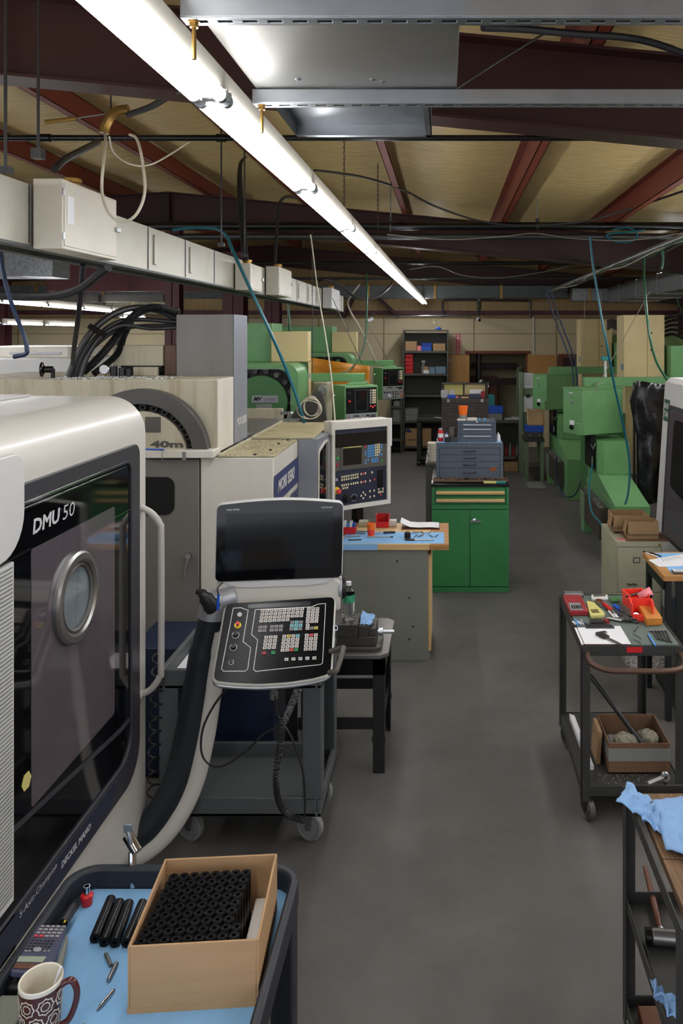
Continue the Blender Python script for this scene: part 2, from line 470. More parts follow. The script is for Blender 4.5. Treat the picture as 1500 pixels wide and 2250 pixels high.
for nm, a, b, m in (('wall_recess_back', (OX0 - .35, WY + 1.5, 0), (OX1 + .5, WY + 1.6, 2.4), 'wall_cream'), ('wall_recess_left', (OX0 - .35, WY + .1, 0), (OX0 - .28, WY + 1.5, 2.4), 'wall_cream'), ('wall_recess_right', (OX1 + .45, WY + .1, 0), (OX1 + .5, WY + 1.5, 2.4), 'wall_cream'), ('ceiling_recess', (OX0 - .35, WY + .1, 2.4), (OX1 + .5, WY + 1.6, 2.45), 'wall_cream'), ('trim_6', (OX0 + .1, WY + 1.0, 1.5), (OX1 - .1, WY + 1.1, 1.62), 'oxide_dark'), ('trim_7', (OX0 - .2, WY + .7, 1.18), (OX1 + .4, WY + .8, 1.32), 'oxide_dark')):
    struct(MB().box(a, b), nm, m)
mb = MB(); mb.box((OX0 - .05, WY - .03, OZ), (OX1 + .07, WY + .1, OZ + .06)); struct(mb, 'trim_3', 'wood_trim', .004)
mb = MB(); mb.box((OX0 - .02, WY - .01, 0), (OX0 + .03, WY + .1, OZ)); struct(mb, 'trim_4', 'wood_trim', .004)
mb = MB(); mb.box((OX1 - .03, WY - .01, 0), (OX1 + .02, WY + .1, OZ)); struct(mb, 'trim_5', 'wood_trim', .004)
struct(MB().box((XL - .1, YB, 0), (XL, WY + 2, 4.6)), 'wall_left', 'wall_cream')
struct(MB().box((XR, YB, 0), (XR + .1, WY + 2, 4.2)), 'wall_right', 'insul_wall')
# reddish door far right and wood wainscot left of it
mb = MB(); mb.box((2.22, WY - .04, 0), (3.1, WY, 1.84)); mb.mi = 1; mb.box((2.30, WY - .05, 0.05), (3.0, WY - .03, 1.76)); struct(mb, 'door_1', ['wood_trim', 'oxide_dark'])
# roof steel
def rafter(y):
    mb = MB()
    xs = [XL, RIDGE, XR]
    def band(y0, y1, d0, d1):
        poly = [(x, zb(x) + d0) for x in xs] + [(x, zb(x) + d1) for x in reversed(xs)]
        mb.prism(poly, (0, y0, 0), (1, 0, 0), (0, 0, 1), (0, y1 - y0, 0))
    band(y - .09, y + .09, 0, .014); band(y - .006, y + .006, .014, RD - .014); band(y - .09, y + .09, RD - .014, RD)
    for x in (-8, -3.3, 3.4):
        mb.box((x - .005, y - .085, zb(x) + .014), (x + .005, y + .085, zb(x) + RD - .02))
    return struct(mb, 'roof_rafter', 'oxide_dark')
for y in (-2.15, 3.7, 9.55, 15.3): rafter(y)
for x in PUR:
    if not XL < x < XR: continue
    z = zb(x) + RD; mb = MB()
    mb.box((x - .003, YB, z), (x + .003, WY, z + .2)); mb.box((x - .003, YB, z), (x + .065, WY, z + .005)); mb.box((x - .065, YB, z + .195), (x + .003, WY, z + .2))
    mb.box((x + .06, YB, z), (x + .065, WY, z + .018))
    struct(mb, 'roof_purlin', 'oxide')
def column(x, y, wd, top):
    mb = MB(); h = wd / 2
    mb.box((x - h, y - h, 0), (x + h, y - h + .012, top)); mb.box((x - h, y + h - .012, 0), (x + h, y + h, top)); mb.box((x - .005, y - h, 0), (x + .005, y + h, top))
    struct(mb, 'steel_column', 'column_red')
column(-3.26, 9.55, .17, zb(-3.26)); column(-3.28, 12.4, .32, 3.5); column(-3.3, 15.2, .28, zb(-3.3)); column(-8.5, 15.2, .28, zb(-8.5)); column(4.6, 15.2, .28, zb(4.6))
# maroon lintel beam on the left and one above the right back corner
struct(MB().box((fx(105, 13), 12.95, fz(640, 13)), (-3.4, 13.15, fz(560, 13))), 'roof_beam', 'column_red')
struct(MB().box((-7.5, 11.4, 2.70), (-4.05, 11.55, 2.80)), 'roof_beam', 'shelf_grey')

# ================================================================ LIGHTS
def strip_light(x, y0, z, L, label, group, dx=0.0117, zoff=0):
    T = thing('strip_light', label, 'ceiling light', (x, y0 + L / 2, z), group)
    x0, x1 = x - dx * L / 2, x + dx * L / 2
    mb = MB()
    d = Vector((x1 - x0, L - .006, 0)); u = d.normalized(); s = Vector((u.y, -u.x, 0))
    o = Vector((x0, y0 + .003, z - .002))
    mb.prism([(-.034, .0), (.034, 0), (.034, .050), (.028, .058), (-.028, .058), (-.034, .050)], o, s, (0, 0, 1), d)
    link(mb, 'housing', 'tube_housing', T)
    for k in (-1, 1):
        c = o + s * (.031 * k) + Vector((0, 0, -.018))
        mb = MB(); mb.cyl(c + u * .03, c + d - u * .03, .0165, seg=12)
        t = link(mb, 'fluorescent_tube', 'tube_glow', T)
        for e in (c + u * .012, c + d - u * .030):
            mb = MB(); mb.cyl(e, e + u * .018, .0172, seg=12)
            link(mb, 'end_cap', 'zinc', t)
    for e in (.008, L - .022):
        mb = MB(); c = o + u * e
        mb.prism([(-.046, -.022), (.046, -.022), (.046, -.0005), (-.046, -.0005)], c, s, (0, 0, 1), u * .014)
        link(mb, 'lamp_holder', 'white_grey', T)
    if x < -2 or x > 2:
        for e in (.15, L - .15):
            c = o + u * e + Vector((0, 0, .07))
            link(MB().cyl(c, (c.x, c.y, zb(c.x) + RD + .2), .003, seg=6), 'hanger_wire', 'steel_dark', T)
    return T
k = 0
for n in range(-4, 11):
    y0 = 1.95 + 1.22 * n
    x = -.60 + .0117 * (y0 + .61)
    if n >= -1:
        lab = 'white two-tube fluorescent strip light, %s from the camera in the long row over the aisle' % ORD[k]; k += 1
    else:
        lab = 'white two-tube fluorescent strip light of the aisle row behind the camera'
    strip_light(x, y0, 2.845, 1.22, lab, 'strip lights over the aisle')
k = 0
for n in range(-3, 8):
    y0 = 3.3 + 1.22 * n
    x = -4.6 - .12 * (y0 + .61 - 8.1) * .9
    if 3 <= n: lab = 'lit strip light, %s from the left edge in the upper far-left row' % ORD[k]; k += 1
    else: lab = 'lit strip light of the upper far-left row, left of the frame'
    strip_light(x, y0, 2.60, 1.22, lab, 'strip lights of the upper far-left row', dx=-.11)
for n in range(3):
    strip_light(-6.85, 11.0 + 1.3 * n, 2.42, 1.22, 'lit strip light, %s from the left edge in the lower far-left row' % ORD[n], 'strip lights of the lower far-left row', dx=-.04)
strip_light(-5.75, 14.0, 2.56, 1.22, 'short lit strip light glimpsed between the black hoses and the grey cabinet', None, dx=-.05)
for n in range(8):  # unseen row added as fill light for the right-hand side
    strip_light(2.72, -.9 + 1.22 * n, 2.72, 1.22, 'lit strip light added for fill in the outer right-hand row outside the frame', 'strip lights added for fill in the outer right-hand row outside the frame', dx=0)
for n in range(5):  # second added fill row, out of view, brightening the far right machines
    strip_light(2.35, 1.3 + 1.22 * n, 2.72, 1.22, 'lit strip light added for fill in the inner right-hand row outside the frame', 'strip lights added for fill in the inner right-hand row outside the frame', dx=0)
for n in range(6):  # invented row out of view on the left, added for fill
    strip_light(-3.05, -3.4 + 1.22 * n, 2.86, 1.22, 'lit strip light added for fill in the left-hand row outside the frame', 'strip lights added for fill in the left-hand row outside the frame', dx=0)
for n in range(6):  # added off-frame fill lamps brightening the right machines and the roof
    strip_light(5.0, .5 + 2.2 * n, 2.72, 1.22, 'lit strip light added for fill in the far right row outside the frame', 'strip lights added for fill in the far right row outside the frame', dx=0)
T = strip_light(3.15, 10.4, 3.16, 1.22, 'single lit strip light above the right-hand air duct', None, dx=.02)

# ================================================================ OVERHEAD THINGS
def strut(y, label):
    T = thing('strut_channel', label, 'metal rail', (.9, y, 2.887))
    h = .0205; x0, x1 = -.538, 2.6; z0 = 2.887; t = .0028
    mb = MB(); c = .005
    # slotted underside between solid strips, two sides, lipped top
    mb.box((x0, y - h, z0), (x1, y - .0075, z0 + t)); mb.box((x0, y + .0075, z0), (x1, y + h, z0 + t))
    x = x0
    while x < x1:
        mb.box((x, y - .0075, z0), (min(x + .021, x1), y + .0075, z0 + t)); x += .0508
    mb.box((x0, y - h, z0 + t), (x1, y - h + t, z0 + .041)); mb.box((x0, y + h - t, z0 + t), (x1, y + h, z0 + .041))
    mb.box((x0, y - h, z0 + .0382), (x1, y - .011, z0 + .041)); mb.box((x0, y + .011, z0 + .0382), (x1, y + h, z0 + .041))
    link(mb, 'channel', 'zinc', T, .0012)
    xb = x0 + .02
    for nm, xb in (('hanger_bolt', x0 + .022), ('hanger_bolt', 1.085)):
        mb = MB(); mb.cyl((xb, y, 2.81 if xb < 0 else 2.805), (xb, y, z0 + .05), .0048, seg=10)
        b = link(mb, nm, 'brass' if xb < 0 else 'zinc', T)
        mb = MB(); mb.cyl((xb, y, z0 - .012), (xb, y, z0 - .002), .0095, seg=6); mb.cyl((xb, y, z0 - .002), (xb, y, z0), .013, seg=16)
        link(mb, 'nut', 'brass' if xb < 0 else 'zinc', b)
strut(1.63, 'slotted galvanised strut channel nearest the camera across the top edge')
strut(2.23, 'second slotted galvanised strut channel, behind the nearest one')
mb = MB(); mb.box((-.53, 1.0, 2.93), (.03, 2.31, 2.96))
T = thing('sheet_metal_panel', 'plain grey sheet-metal unit lying on the two strut channels', 'metal panel', (-.25, 1.6, 2.93))
mb = MB(); mb.box((-.53, 1.0, 2.931), (.03, 2.31, 3.22)); link(mb, 'casing', 'sheet_steel', T, .003)
for (px, py) in ((655, 174), (818, 175), (840, 180)):
    p = atz(px, py, 2.931); mb = MB(); mb.lathe([(0, -.004), (.004, -.004), (.009, -.001), (.009, 0)], p, seg=12); link(mb, 'screw', 'zinc', T)
# galvanised pan with a cross-broken sheet
T = thing('duct_pan', 'galvanised duct section with cross-creased sheet behind the second strut', 'air duct', (-.35, 2.7, 2.95))
x0, x1, y0, y1, z0, z1 = -.57, -.055, 2.36, 3.05, 3.0, 3.20
mb = MB(); cx, cy = (x0 + x1) / 2, (y0 + y1) / 2; zc = z0 + .075
a, b, c, d, e = (x0, y0, z0 + .10), (x1, y0, z0 + .10), (x1, y1, z0 + .05), (x0, y1, z0 + .05), (cx, cy, zc - .012)
for t in ((a, b, e), (b, c, e), (c, d, e), (d, a, e)): mb.quad(*t)
o = link(mb, 'creased_sheet', 'zinc', T)
sm = o.modifiers.new('thick', 'SOLIDIFY'); sm.thickness = .003
for f in o.data.polygons: f.use_smooth = False
mb = MB(); mb.box((x0, y1 - .003, z0), (x1, y1, z1)); mb.box((x0, y1 - .03, z0 - .0), (x1, y1, z0 + .003)); link(mb, 'rear_flange', 'zinc', T)
mb = MB(); mb.box((x1 - .003, y0, z0), (x1, y1 - .004, z1)); mb.box((x1 - .022, y0, z0), (x1, y1 - .004, z0 + .003)); link(mb, 'side_flange', 'galv_dark', T)
for x in (x0 + .05, x1 - .05): link(MB().cyl((x, y1 - .05, z0 + .1), (x, y1 - .05, zb(x) + RD + .2), .004, seg=6), 'hanger_rod', 'steel_dark', T)
mb = MB(); mb.box((x0, y0, z0), (x0 + .003, y1 - .004, z1)); link(mb, 'side_flange', 'galv_dark', T)

# busway on the left
T = thing('busway', 'galvanised busbar trunking running the length of the left side', 'electrical busway', (-1.55, 7, 2.55))
BX = -1.6; bz0, bz1 = 2.589, 2.823; yE = 12.4
mb = MB(); mb.box((BX - .12, .6, bz0), (BX, yE, bz1)); link(mb, 'trunking', 'busway', T, .002)
mb = MB(); mb.box((BX - .14, .6, bz0 - .02), (BX - .1, yE, bz0)); mb.box((BX - .03, .6, bz0 - .012), (BX + .012, yE, bz0 - .002)); link(mb, 'bottom_rail', 'galv_dark', T)
y = 3.05
mb = MB()
while y < yE:
    mb.box((BX, y, bz0 + .004), (BX + .004, y + .006, bz1 - .004)); y += .61
link(mb, 'joint_strip', 'galv_dark', T)
y = 1.85
k = 0
while y < yE - .4:
    if not (2.8 < y < 3.6 or 5.5 < y < 6.4 or 6.6 < y < 7.5):
        mb = MB(); mb.prism(rrect(y + .06, bz0 + .035, y + .10, bz1 - .035, .008), (BX, 0, 0), (0, 1, 0), (0, 0, 1), (.010, 0, 0))
        link(mb, 'cover_door', 'busway', T, .002)
    y += .61
def plug_box(px0, px1, px2, ytop, ybot, mat, label, X=BX + .125):
    ya = X * F / (px1 - PX); yb_ = X * F / (px2 - PX)
    xl = BX + .012; zt, zb_ = fz(ytop, ya), fz(ybot, ya)
    T = thing('plug_box', label, 'electrical box', ((xl + X) / 2, (ya + yb_) / 2, zb_))
    link(MB().box((xl, ya, zb_), (X, yb_, zt)), 'box_body', mat, T, .003)
    mb = MB(); mb.box((X, ya + .012, zb_ + .012), (X + .004, yb_ - .012, zt - .012)); link(mb, 'lid', mat, T, .0015)
    for z in (zt - .05, zb_ + .05):
        mb = MB(); mb.cyl((X + .003, ya + .004, z - .014), (X + .003, ya + .004, z + .014), .005, seg=8); link(mb, 'hinge', 'zinc', T)
    mb = MB(); mb.box((X + .004, yb_ - .03, (zt + zb_) / 2 - .01), (X + .016, yb_ + .012, (zt + zb_) / 2 + .01)); link(mb, 'latch', 'zinc', T, .001)
    c = ((xl + X) / 2, (ya + yb_) / 2 - .05, zt)
    mb = MB(); mb.lathe([(.0, 0), (.03, 0), (.03, .018), (.037, .02), (.037, .036), (.026, .04), (0, .04)], c, seg=12); link(mb, 'cable_gland', 'brass', T)
    return T, X, ya, yb_, zt, zb_
T, X, ya, yb_, zt, zb_ = plug_box(75, 137, 256, 392, 546, 'tube_housing', 'large beige plug-in switch box nearest on the busway')
mb = MB(); mb.box((X + .0045, ya + .03, zb_ + .10), (X + .0055, ya + .085, zt - .06)); link(mb, 'data_label', 'paper', T)
plug_box(523, 549, 575, 578, 637, 'tube_housing', 'beige plug-in box with a side lever, second along the busway')
plug_box(585, 612, 640, 585, 648, 'tube_housing', 'beige plug-in box just beyond the lever box on the busway')
plug_box(714, 728, 746, 632, 677, 'white_grey', 'pale grey plug-in box near the far end of the busway')
# hanger rods for the busway
for (px, y, lab) in ((12, 2.85, 'threaded hanger rod at the left edge holding the busway'), (84, 3.2, 'dark threaded rod hanging beside the brass cable saddle'), (486, 5.25, 'pair-side hanger rod holding the middle of the busway'), (537, 6.0, 'thin hanger rod beside the beige lever box')):
    x = fx(px, y); mb = MB(); mb.cyl((x, y, 2.82 if px != 84 else 2.98), (x, y, zb(x) + RD + .2), .006, seg=8)
    mb.box((x - .02, y - .02, 2.823 if px != 84 else 2.95), (x + .02, y + .02, 2.845 if px != 84 else 2.99))
    solo(mb, 'hanger_rod', 'steel_dark', lab, 'hanger rod')
# pipes across the roof
def xpipe(name, y, z, x0, x1, r, mat, label, cat='pipe', couplers=()):
    T = thing(name, label, cat, ((x0 + x1) / 2, y, z))
    link(MB().cyl((x0, y, z), (x1, y, z), r, seg=14), 'pipe', mat, T)
    for x in couplers: link(MB().cyl((x - .03, y, z), (x + .03, y, z), r * 1.35, seg=14), 'coupling', mat, T)
    return T
xpipe('sprinkler_pipe', 5.0, fz(303, 5.0), -5.5, 2.4, .019, 'lamp_black', 'black iron pipe crossing nearest under the first rafter', couplers=(fx(100, 5), fx(486, 5)))
xpipe('sprinkler_pipe', 8.6, fz(497, 8.6), -6, 2.8, .045, 'lamp_black', 'thick black pipe crossing in front of the second rafter')
xpipe('sprinkler_pipe', 8.6, fz(520, 8.6), -6, 2.8, .035, 'steel_dark', 'dark pipe directly below the thick black crossing pipe')
xpipe('conduit', 12.0, fz(578, 12), -5, 3.7, .028, 'lamp_black', 'slim black conduit crossing near the third rafter')
xpipe('conduit', 13.4, fz(612, 13.4), -3, 5.5, .022, 'steel_dark', 'slim dark conduit crossing just above the back duct')
for (px, y, lab) in ((1361, 5.0, 'dark hanger rod with clamp on the nearest black pipe, right side'), (1180, 8.6, 'pale hanger rod with clamp on the thick black pipe, right of centre'), (858, 8.6, 'grey hanger rod beside the roof purlin above the strip lights')):
    x = fx(px, y); zt = zb(x) + RD + .2; zp = fz(303 if y == 5 else 497, y); r = .019 if y == 5 else .045
    T = thing('hanger_rod', lab, 'hanger rod', (x, y, zp))
    link(MB().cyl((x, y, zp + r), (x, y, zt), .006, seg=8), 'rod', 'steel_dark' if px == 1361 else 'zinc', T)
    mb = MB(); mb.frame(circ(0, 0, r + .008, 16), circ(0, 0, r + .001, 16), (x - .012, y, zp), (0, 1, 0), (0, 0, 1), (.024, 0, 0)); mb.box((x - .018, y - .012, zp + r), (x + .018, y + .012, zp + r + .04)); link(mb, 'clamp', 'steel_dark', T)
# air ducts
def duct(a, b, axis, n, mat, name, label):
    T = thing(name, label, 'air duct', ((a[0] + b[0]) / 2, (a[1] + b[1]) / 2, a[2]))
    link(MB().box(a, b), 'duct_body', mat, T, .004)
    for k in range(1, n):
        t = k / n; mb = MB(); g = .012; lo = [a[i] - g for i in range(3)]; hi = [b[i] + g for i in range(3)]
        c = a[axis] + (b[axis] - a[axis]) * t; lo[axis] = c - .022; hi[axis] = c + .022
        mb.box(lo, hi); link(mb, 'seam_band', 'brass' if axis == 0 else 'galv', T, .003)
    return T
duct((-12.5, 14.75, 2.90), (2.25, 15.05, 3.13), 0, 12, 'galv_dark', 'air_duct', 'spangled grey air duct along the back wall')
duct((2.92, 2.5, 2.80), (3.6, 14.7, 3.07), 1, 10, 'galv', 'air_duct', 'long galvanised air duct running down the right side')
duct((2.28, 14.42, 2.83), (2.925, 14.72, 3.06), 0, 2, 'galv', 'air_duct', 'short duct elbow joining the back and right ducts')
duct((-6.4, 8.6, 2.86), (-4.25, 9.0, 3.2), 0, 2, 'galv', 'air_duct', 'galvanised duct box at the far left under the busway')
T = thing('conduit_run', 'galvanised conduit with tied cables sloping along the right', 'cable conduit', (1.85, 8, 3.0))
link(MB().cyl((1.85, 2.5, 3.0), (1.85, 14.6, 3.0), .028, seg=12), 'conduit', 'zinc', T)
for k in range(3):
    pts = [(1.85 + .03 * math.sin(i * 1.7 + k * 2) , 2.5 + i * .75, 2.965 + .02 * math.cos(i * 1.3 + k)) for i in range(17)]
    link(MB().tube(pts, .007, 6, smooth=4), 'cable', ['wire_pale', 'hose_green', 'hose_black'][k], T)
# ================================================================ WHITE MACHINE, LEFT FOREGROUND
FXM = -1.27
DM = thing('milling_machine', 'white five-axis milling machine with dark glass door and round window, left foreground', 'machine', (-1.9, 2.4, 0))
prof = [(-3.1, .02), (-1.55, .02), (-1.42, .06)] + [(-1.40 + .13 * math.sin(t), .19 - .13 * math.cos(t)) for t in [math.pi / 2 * i / 6 for i in range(7)]] \
    + [(-1.425 + .155 * math.cos(t), 1.83 + .155 * math.sin(t)) for t in [math.pi / 2 * i / 10 for i in range(11)]] + [(-3.1, 1.985)]
mb = MB(); mb.prism(prof, (0, 1.25, 0), (1, 0, 0), (0, 0, 1), (0, 2.12, 0)); link(mb, 'housing', 'white_paint', DM, .006)
mb = MB(); mb.box((-3.0, 1.4, 1.985), (-1.75, 3.36, 1.992)); link(mb, 'roof_panel', 'white_grey', DM, .002)
BD = basis((FXM, 0, 0), (0, 1, 0), (0, 0, 1))            # u = world Y, v = world Z on the door side
out = rrect(1.28, .452, 3.275, 1.80, (.05, .14, .05, .05), 6)
inn = rrect(1.33, .565, 3.19, 1.735, (.03, .10, .045, .03), 6)
mb = MB(); mb.frame(out, inn, (FXM - .01, 0, 0), (0, 1, 0), (0, 0, 1), (.022, 0, 0)); DF = link(mb, 'door_frame', 'slate_frame', DM, .003)
mb = MB(); mb.prism(inn, (FXM - .012, 0, 0), (0, 1, 0), (0, 0, 1), (.016, 0, 0)); DG = link(mb, 'door_glass', 'black_gloss', DM)
mb = MB(); mb.prism(rrect(2.43, .80, 3.04, 1.59, .012), (FXM + .004, 0, 0), (0, 1, 0), (0, 0, 1), (.0015, 0, 0)); link(mb, 'window_pane', 'tinted_glass', DG)
mb = MB(); mb.box((FXM + .004, 1.33, 1.738), (FXM + .014, 3.14, 1.746)); mb.box((FXM + .004, 1.33, 1.722), (FXM + .011, 3.14, 1.728)); link(mb, 'trim_strip', 'chrome', DF, .001)
mb = MB(); mb.box((FXM + .004, 3.04, 1.545), (FXM + .008, 3.185, 1.549)); link(mb, 'trim_strip', 'chrome', DF)
mb = MB(); mb.box((FXM + .004, 2.30, 1.590), (FXM + .008, 2.43, 1.594)); link(mb, 'trim_strip', 'chrome', DF)
mb = MB(); mb.prism([(2.0, .845), (3.10, .715), (3.18, .715), (3.18, .700), (3.09, .700), (2.0, .83)], (FXM + .0045, 0, 0), (0, 1, 0), (0, 0, 1), (.004, 0, 0)); link(mb, 'glass_edge', 'slate_frame', DF)
mb = MB(); mb.prism([(1.34, .466), (2.95, .466), (3.03, .50), (3.03, .545), (1.34, .56)], (FXM + .011, 0, 0), (0, 1, 0), (0, 0, 1), (.003, 0, 0)); link(mb, 'name_strip', 'navy_panel', DF)
# round window
c = Vector((FXM + .006, 2.71, 1.352))
mb = MB(); mb.lathe([(.115, 0), (.118, .016), (.128, .022), (.146, .02), (.153, .012), (.153, 0)], c, (1, 0, 0), 48); RW = link(mb, 'porthole_ring', 'steel', DG)
mb = MB(); mb.lathe([(.0, .004), (.108, .004), (.116, .010)], c, (1, 0, 0), 48); link(mb, 'porthole_glass', 'porthole', RW)
mb = MB(); mb.lathe([(.102, .009), (.109, .016), (.116, .009)], c, (1, 0, 0), 48); link(mb, 'porthole_seal', 'pendant_grey', RW)
lettering('DMU', BD, 2.438, 1.632, .172, .047, 'text_light', DG, 'bold_lettering', .03, .12, .0052)
lettering('50', BD, 2.628, 1.632, .085, .047, 'text_light', DG, 'thin_lettering', -.005, .12, .0052)
lettering('5-Axis-Champion', BD, 2.345, .520, .225, .026, 'text_light', DF, 'lettering', 0, .1, .0145)
lettering('DECKEL MAHO', BD, 2.60, .500, .215, .022, 'text_light', DF, 'lettering', .03, .1, .0145)
# pull handle
mb = MB(); hx = FXM
pts = [(hx, 3.315, 1.525), (hx + .045, 3.315, 1.50), (hx + .078, 3.315, 1.455), (hx + .084, 3.315, 1.39), (hx + .084, 3.315, .88), (hx + .078, 3.315, .82), (hx + .045, 3.315, .77), (hx, 3.315, .745)]
mb.tube(pts, .0135, 12, smooth=4); link(mb, 'pull_handle', 'handle_grey', DM)
mb = MB(); mb.lathe([(0, 0), (.02, 0), (.02, .006), (.014, .012)], (hx, 3.315, .745), (1, 0, 0), 16); link(mb, 'handle_foot', 'handle_grey', DM)
# corner cover, vent grille and kick panel at the near edge
mb = MB(); mb.prism(rrect(1.26, 1.60, 2.357, 1.90, (.02, .13, .05, .02), 7), (FXM, 0, 0), (0, 1, 0), (0, 0, 1), (.024, 0, 0)); link(mb, 'corner_cover', 'white_grey', DM, .004)
mb = MB(); mb.box((FXM + .002, 2.20, .60), (FXM + .012, 2.318, 1.585))
mb.mi = 1
z = .62
while z < 1.57:
    mb.box((FXM + .012, 2.21, z), (FXM + .0135, 2.31, z + .005)); z += .012
link(mb, 'vent_grille', ['white_grey', 'bin_grey'], DM)
mb = MB(); mb.box((FXM + .002, 1.3, .30), (FXM + .012, 2.33, .56)); link(mb, 'kick_panel', 'bench_grey', DM, .003)
mb = MB(); mb.prism(circ(2.40, .90, .028, 6), (FXM + .0056, 0, 0), (0, 1, 0), (0, 0, 1), (.0006, 0, 0)); link(mb, 'warning_sticker', 'hex_yellow', DG)
# coolant spigot at the foot of the machine
q = at(291, 1872, 2.035)
T = thing('air_nozzle', 'chrome lever nozzle hooked over the back rim of the navy tub cart', 'nozzle', q)
mb = MB(); mb.cyl(q + Vector((-.02, .02, .03)), q + Vector((.012, 0, .0)), .014, seg=12); link(mb, 'tap_body', 'chrome', T)
mb = MB(); mb.tube([q + Vector((.0, 0, .0)), q + Vector((.004, -.01, -.03)), q + Vector((.01, -.02, -.075))], .010, 10, smooth=3); link(mb, 'spout', 'chrome', T)
mb = MB(); mb.cyl(q + Vector((-.004, 0, .02)), q + Vector((-.012, .004, .05)), .006, seg=8); mb.bc(q + Vector((-.013, .004, .058)), (.02, .008, .022)); link(mb, 'lever', 'zinc', T, .001)
# blue pen-like rod with chain on the pillar top, handled as a thing
T = thing('pen', 'blue pen with bead chain lying on the ledge behind the white machine corner', 'pen', at(340, 990, 4.3))
pa, pb = at(314, 987, 4.465), at(360, 988, 4.445); pa.z = pb.z = fz(987, 4.5) + .0055
link(MB().cyl(pa, pb, .005, seg=8), 'barrel', 'blue', T)
link(MB().tube([pb, pb + Vector((-.004, -.012, -.02)), pb + Vector((-.006, -.012, -.06))], .0025, 6), 'chain', 'chrome', T)

# ================================================================ OPERATOR CONSOLE
CN = thing('control_console', 'white swivel control console with large black screen and keypad on a curved arm', 'control panel', (-1.0, 3.36, 0))
SA = at(473, 1278, 3.38); SB = at(750, 1268, 3.48)
BS = basis(SA, SB - SA, (0, 0.02, 1)); W = (SB - SA).length; H = .336
nrm = BS.col[2].to_3d()
def arc_top(x0, y0, x1, y1, r, bulge):
    p = rrect(x0, y0, x1, y1, r, 6); out_ = []
    for (x, y) in p[:14]: out_.append((x, y))
    xr, xl = x1 - r, x0 + r
    top = p[14:21]; topl = p[21:]
    out_ += top
    for i in range(1, 10):
        t = i / 10; out_.append((xr + (xl - xr) * t, y1 + bulge * math.sin(math.pi * t)))
    out_ += topl
    return out_
def scr(e): return arc_top(-e, -e, W + e, H - .012 + e, .022 + e, .016)
mb = MB(BS); mb.prism(scr(.004), (0, 0, -.045), (1, 0, 0), (0, 1, 0), (0, 0, .045)); SH = link(mb, 'screen_housing', 'white_grey', CN, .005)
mb = MB(BS); mb.prism(scr(0), (0, 0, 0), (1, 0, 0), (0, 1, 0), (0, 0, .003)); SG = link(mb, 'screen_glass', 'black_gloss', CN)
mb = MB(BS); mb.prism(rrect(.038, .045, W - .042, H - .050, .002), (0, 0, .003), (1, 0, 0), (0, 1, 0), (0, 0, .0006)); link(mb, 'display', 'display', SG)
lettering('DMG MORI', BS, .040, H - .037, .052, .008, 'text_light', SG, 'lettering', .03, 0, .0035)
lettering('ERGOline\u00ae', BS, W - .092, H - .034, .046, .007, 'text_light', SG, 'lettering', .01, 0, .0035)
# keypad deck
DA = at(468, 1495, 3.12); DB = at(725, 1478, 3.22); DC = at(497, 1327, 3.33)
BK = basis(DA, DB - DA, DC - DA)
def K(px, py): return uv_at(px, py, BK)
c0, c1, c2, c3 = K(468, 1495), K(726, 1479), K(735, 1312), K(497, 1327)
def shrink(q, e):
    cx = sum(p[0] for p in q) / len(q); cy = sum(p[1] for p in q) / len(q)
    return [(x + (e if x < cx else -e), y + (e if y < cy else -e)) for x, y in q]
def roundpoly(q, r, n=5):
    out_ = []
    for i, p in enumerate(q):
        a = Vector(q[i - 1]).to_2d(); b = Vector(p).to_2d(); c = Vector(q[(i + 1) % len(q)]).to_2d()
        d1 = (a - b); d2 = (c - b); k = min(r, d1.length * .45, d2.length * .45)
        s_ = b + d1.normalized() * k; e_ = b + d2.normalized() * k
        for j in range(n + 1):
            t = j / n; out_.append(tuple((1 - t) ** 2 * s_ + 2 * t * (1 - t) * b + t * t * e_))
    return out_
deck = [c0, K(515, 1500), K(570, 1502.5), K(630, 1499), K(690, 1490), c1, c2, c3]
big = [(x + (-.008 if x < .2 else .008), y + (-.008 if y < .15 else .0)) for x, y in deck]
mb = MB(BK); mb.prism(roundpoly(big, .03), (0, 0, -.05), (1, 0, 0), (0, 1, 0), (0, 0, .048)); DK = link(mb, 'deck_housing', 'white_paint', CN, .008)
lip = [(x * 1.0 + (-.003 if x < .2 else .003), y - .004 if y < .15 else y * .6) for x, y in deck]
mb = MB(BK); mb.prism(roundpoly([(x, y - .012 if y < .1 else y) for x, y in lip], .03), (0, 0, -.03), (1, 0, 0), (0, 1, 0), (0, 0, .016)); link(mb, 'front_band', 'silver', DK, .003)
mb = MB(BK); mb.prism(roundpoly(deck, .026), (0, 0, -.002), (1, 0, 0), (0, 1, 0), (0, 0, .0035)); DP = link(mb, 'deck_panel', 'deck_black', CN)
def outline(pts, wd, name):
    mb = MB(BK); q = [Vector((*K(*p), .0018)) for p in pts]
    for i in range(len(q)):
        a, b = q[i], q[(i + 1) % len(q)]; d = (b - a).normalized(); n_ = Vector((-d.y, d.x, 0)) * wd
        a = a - d * wd * .8; b = b + d * wd * .8
        mb.prism([(0, 0), (1, 0), (1, 1), (0, 1)], a - n_, b - a, n_ * 2, (0, 0, .0006))
    link(mb, name, 'line_white', DP)
def pz(x, y): return (460 + x / 5.357, 1290 + y / 5.357)      # a detail measured on a 280 x 220 pixel crop
outline([pz(*p) for p in ((280, 250), (370, 245), (455, 275), (395, 645), (485, 715), (450, 965), (420, 992), (165, 992), (143, 965))], .0013, 'panel_outline')
outline([pz(*p) for p in ((540, 268), (1200, 235), (1280, 202), (1366, 196), (1330, 895), (1305, 915), (545, 994), (518, 970), (567, 625), (495, 560))], .0013, 'panel_outline')
keyme = {}
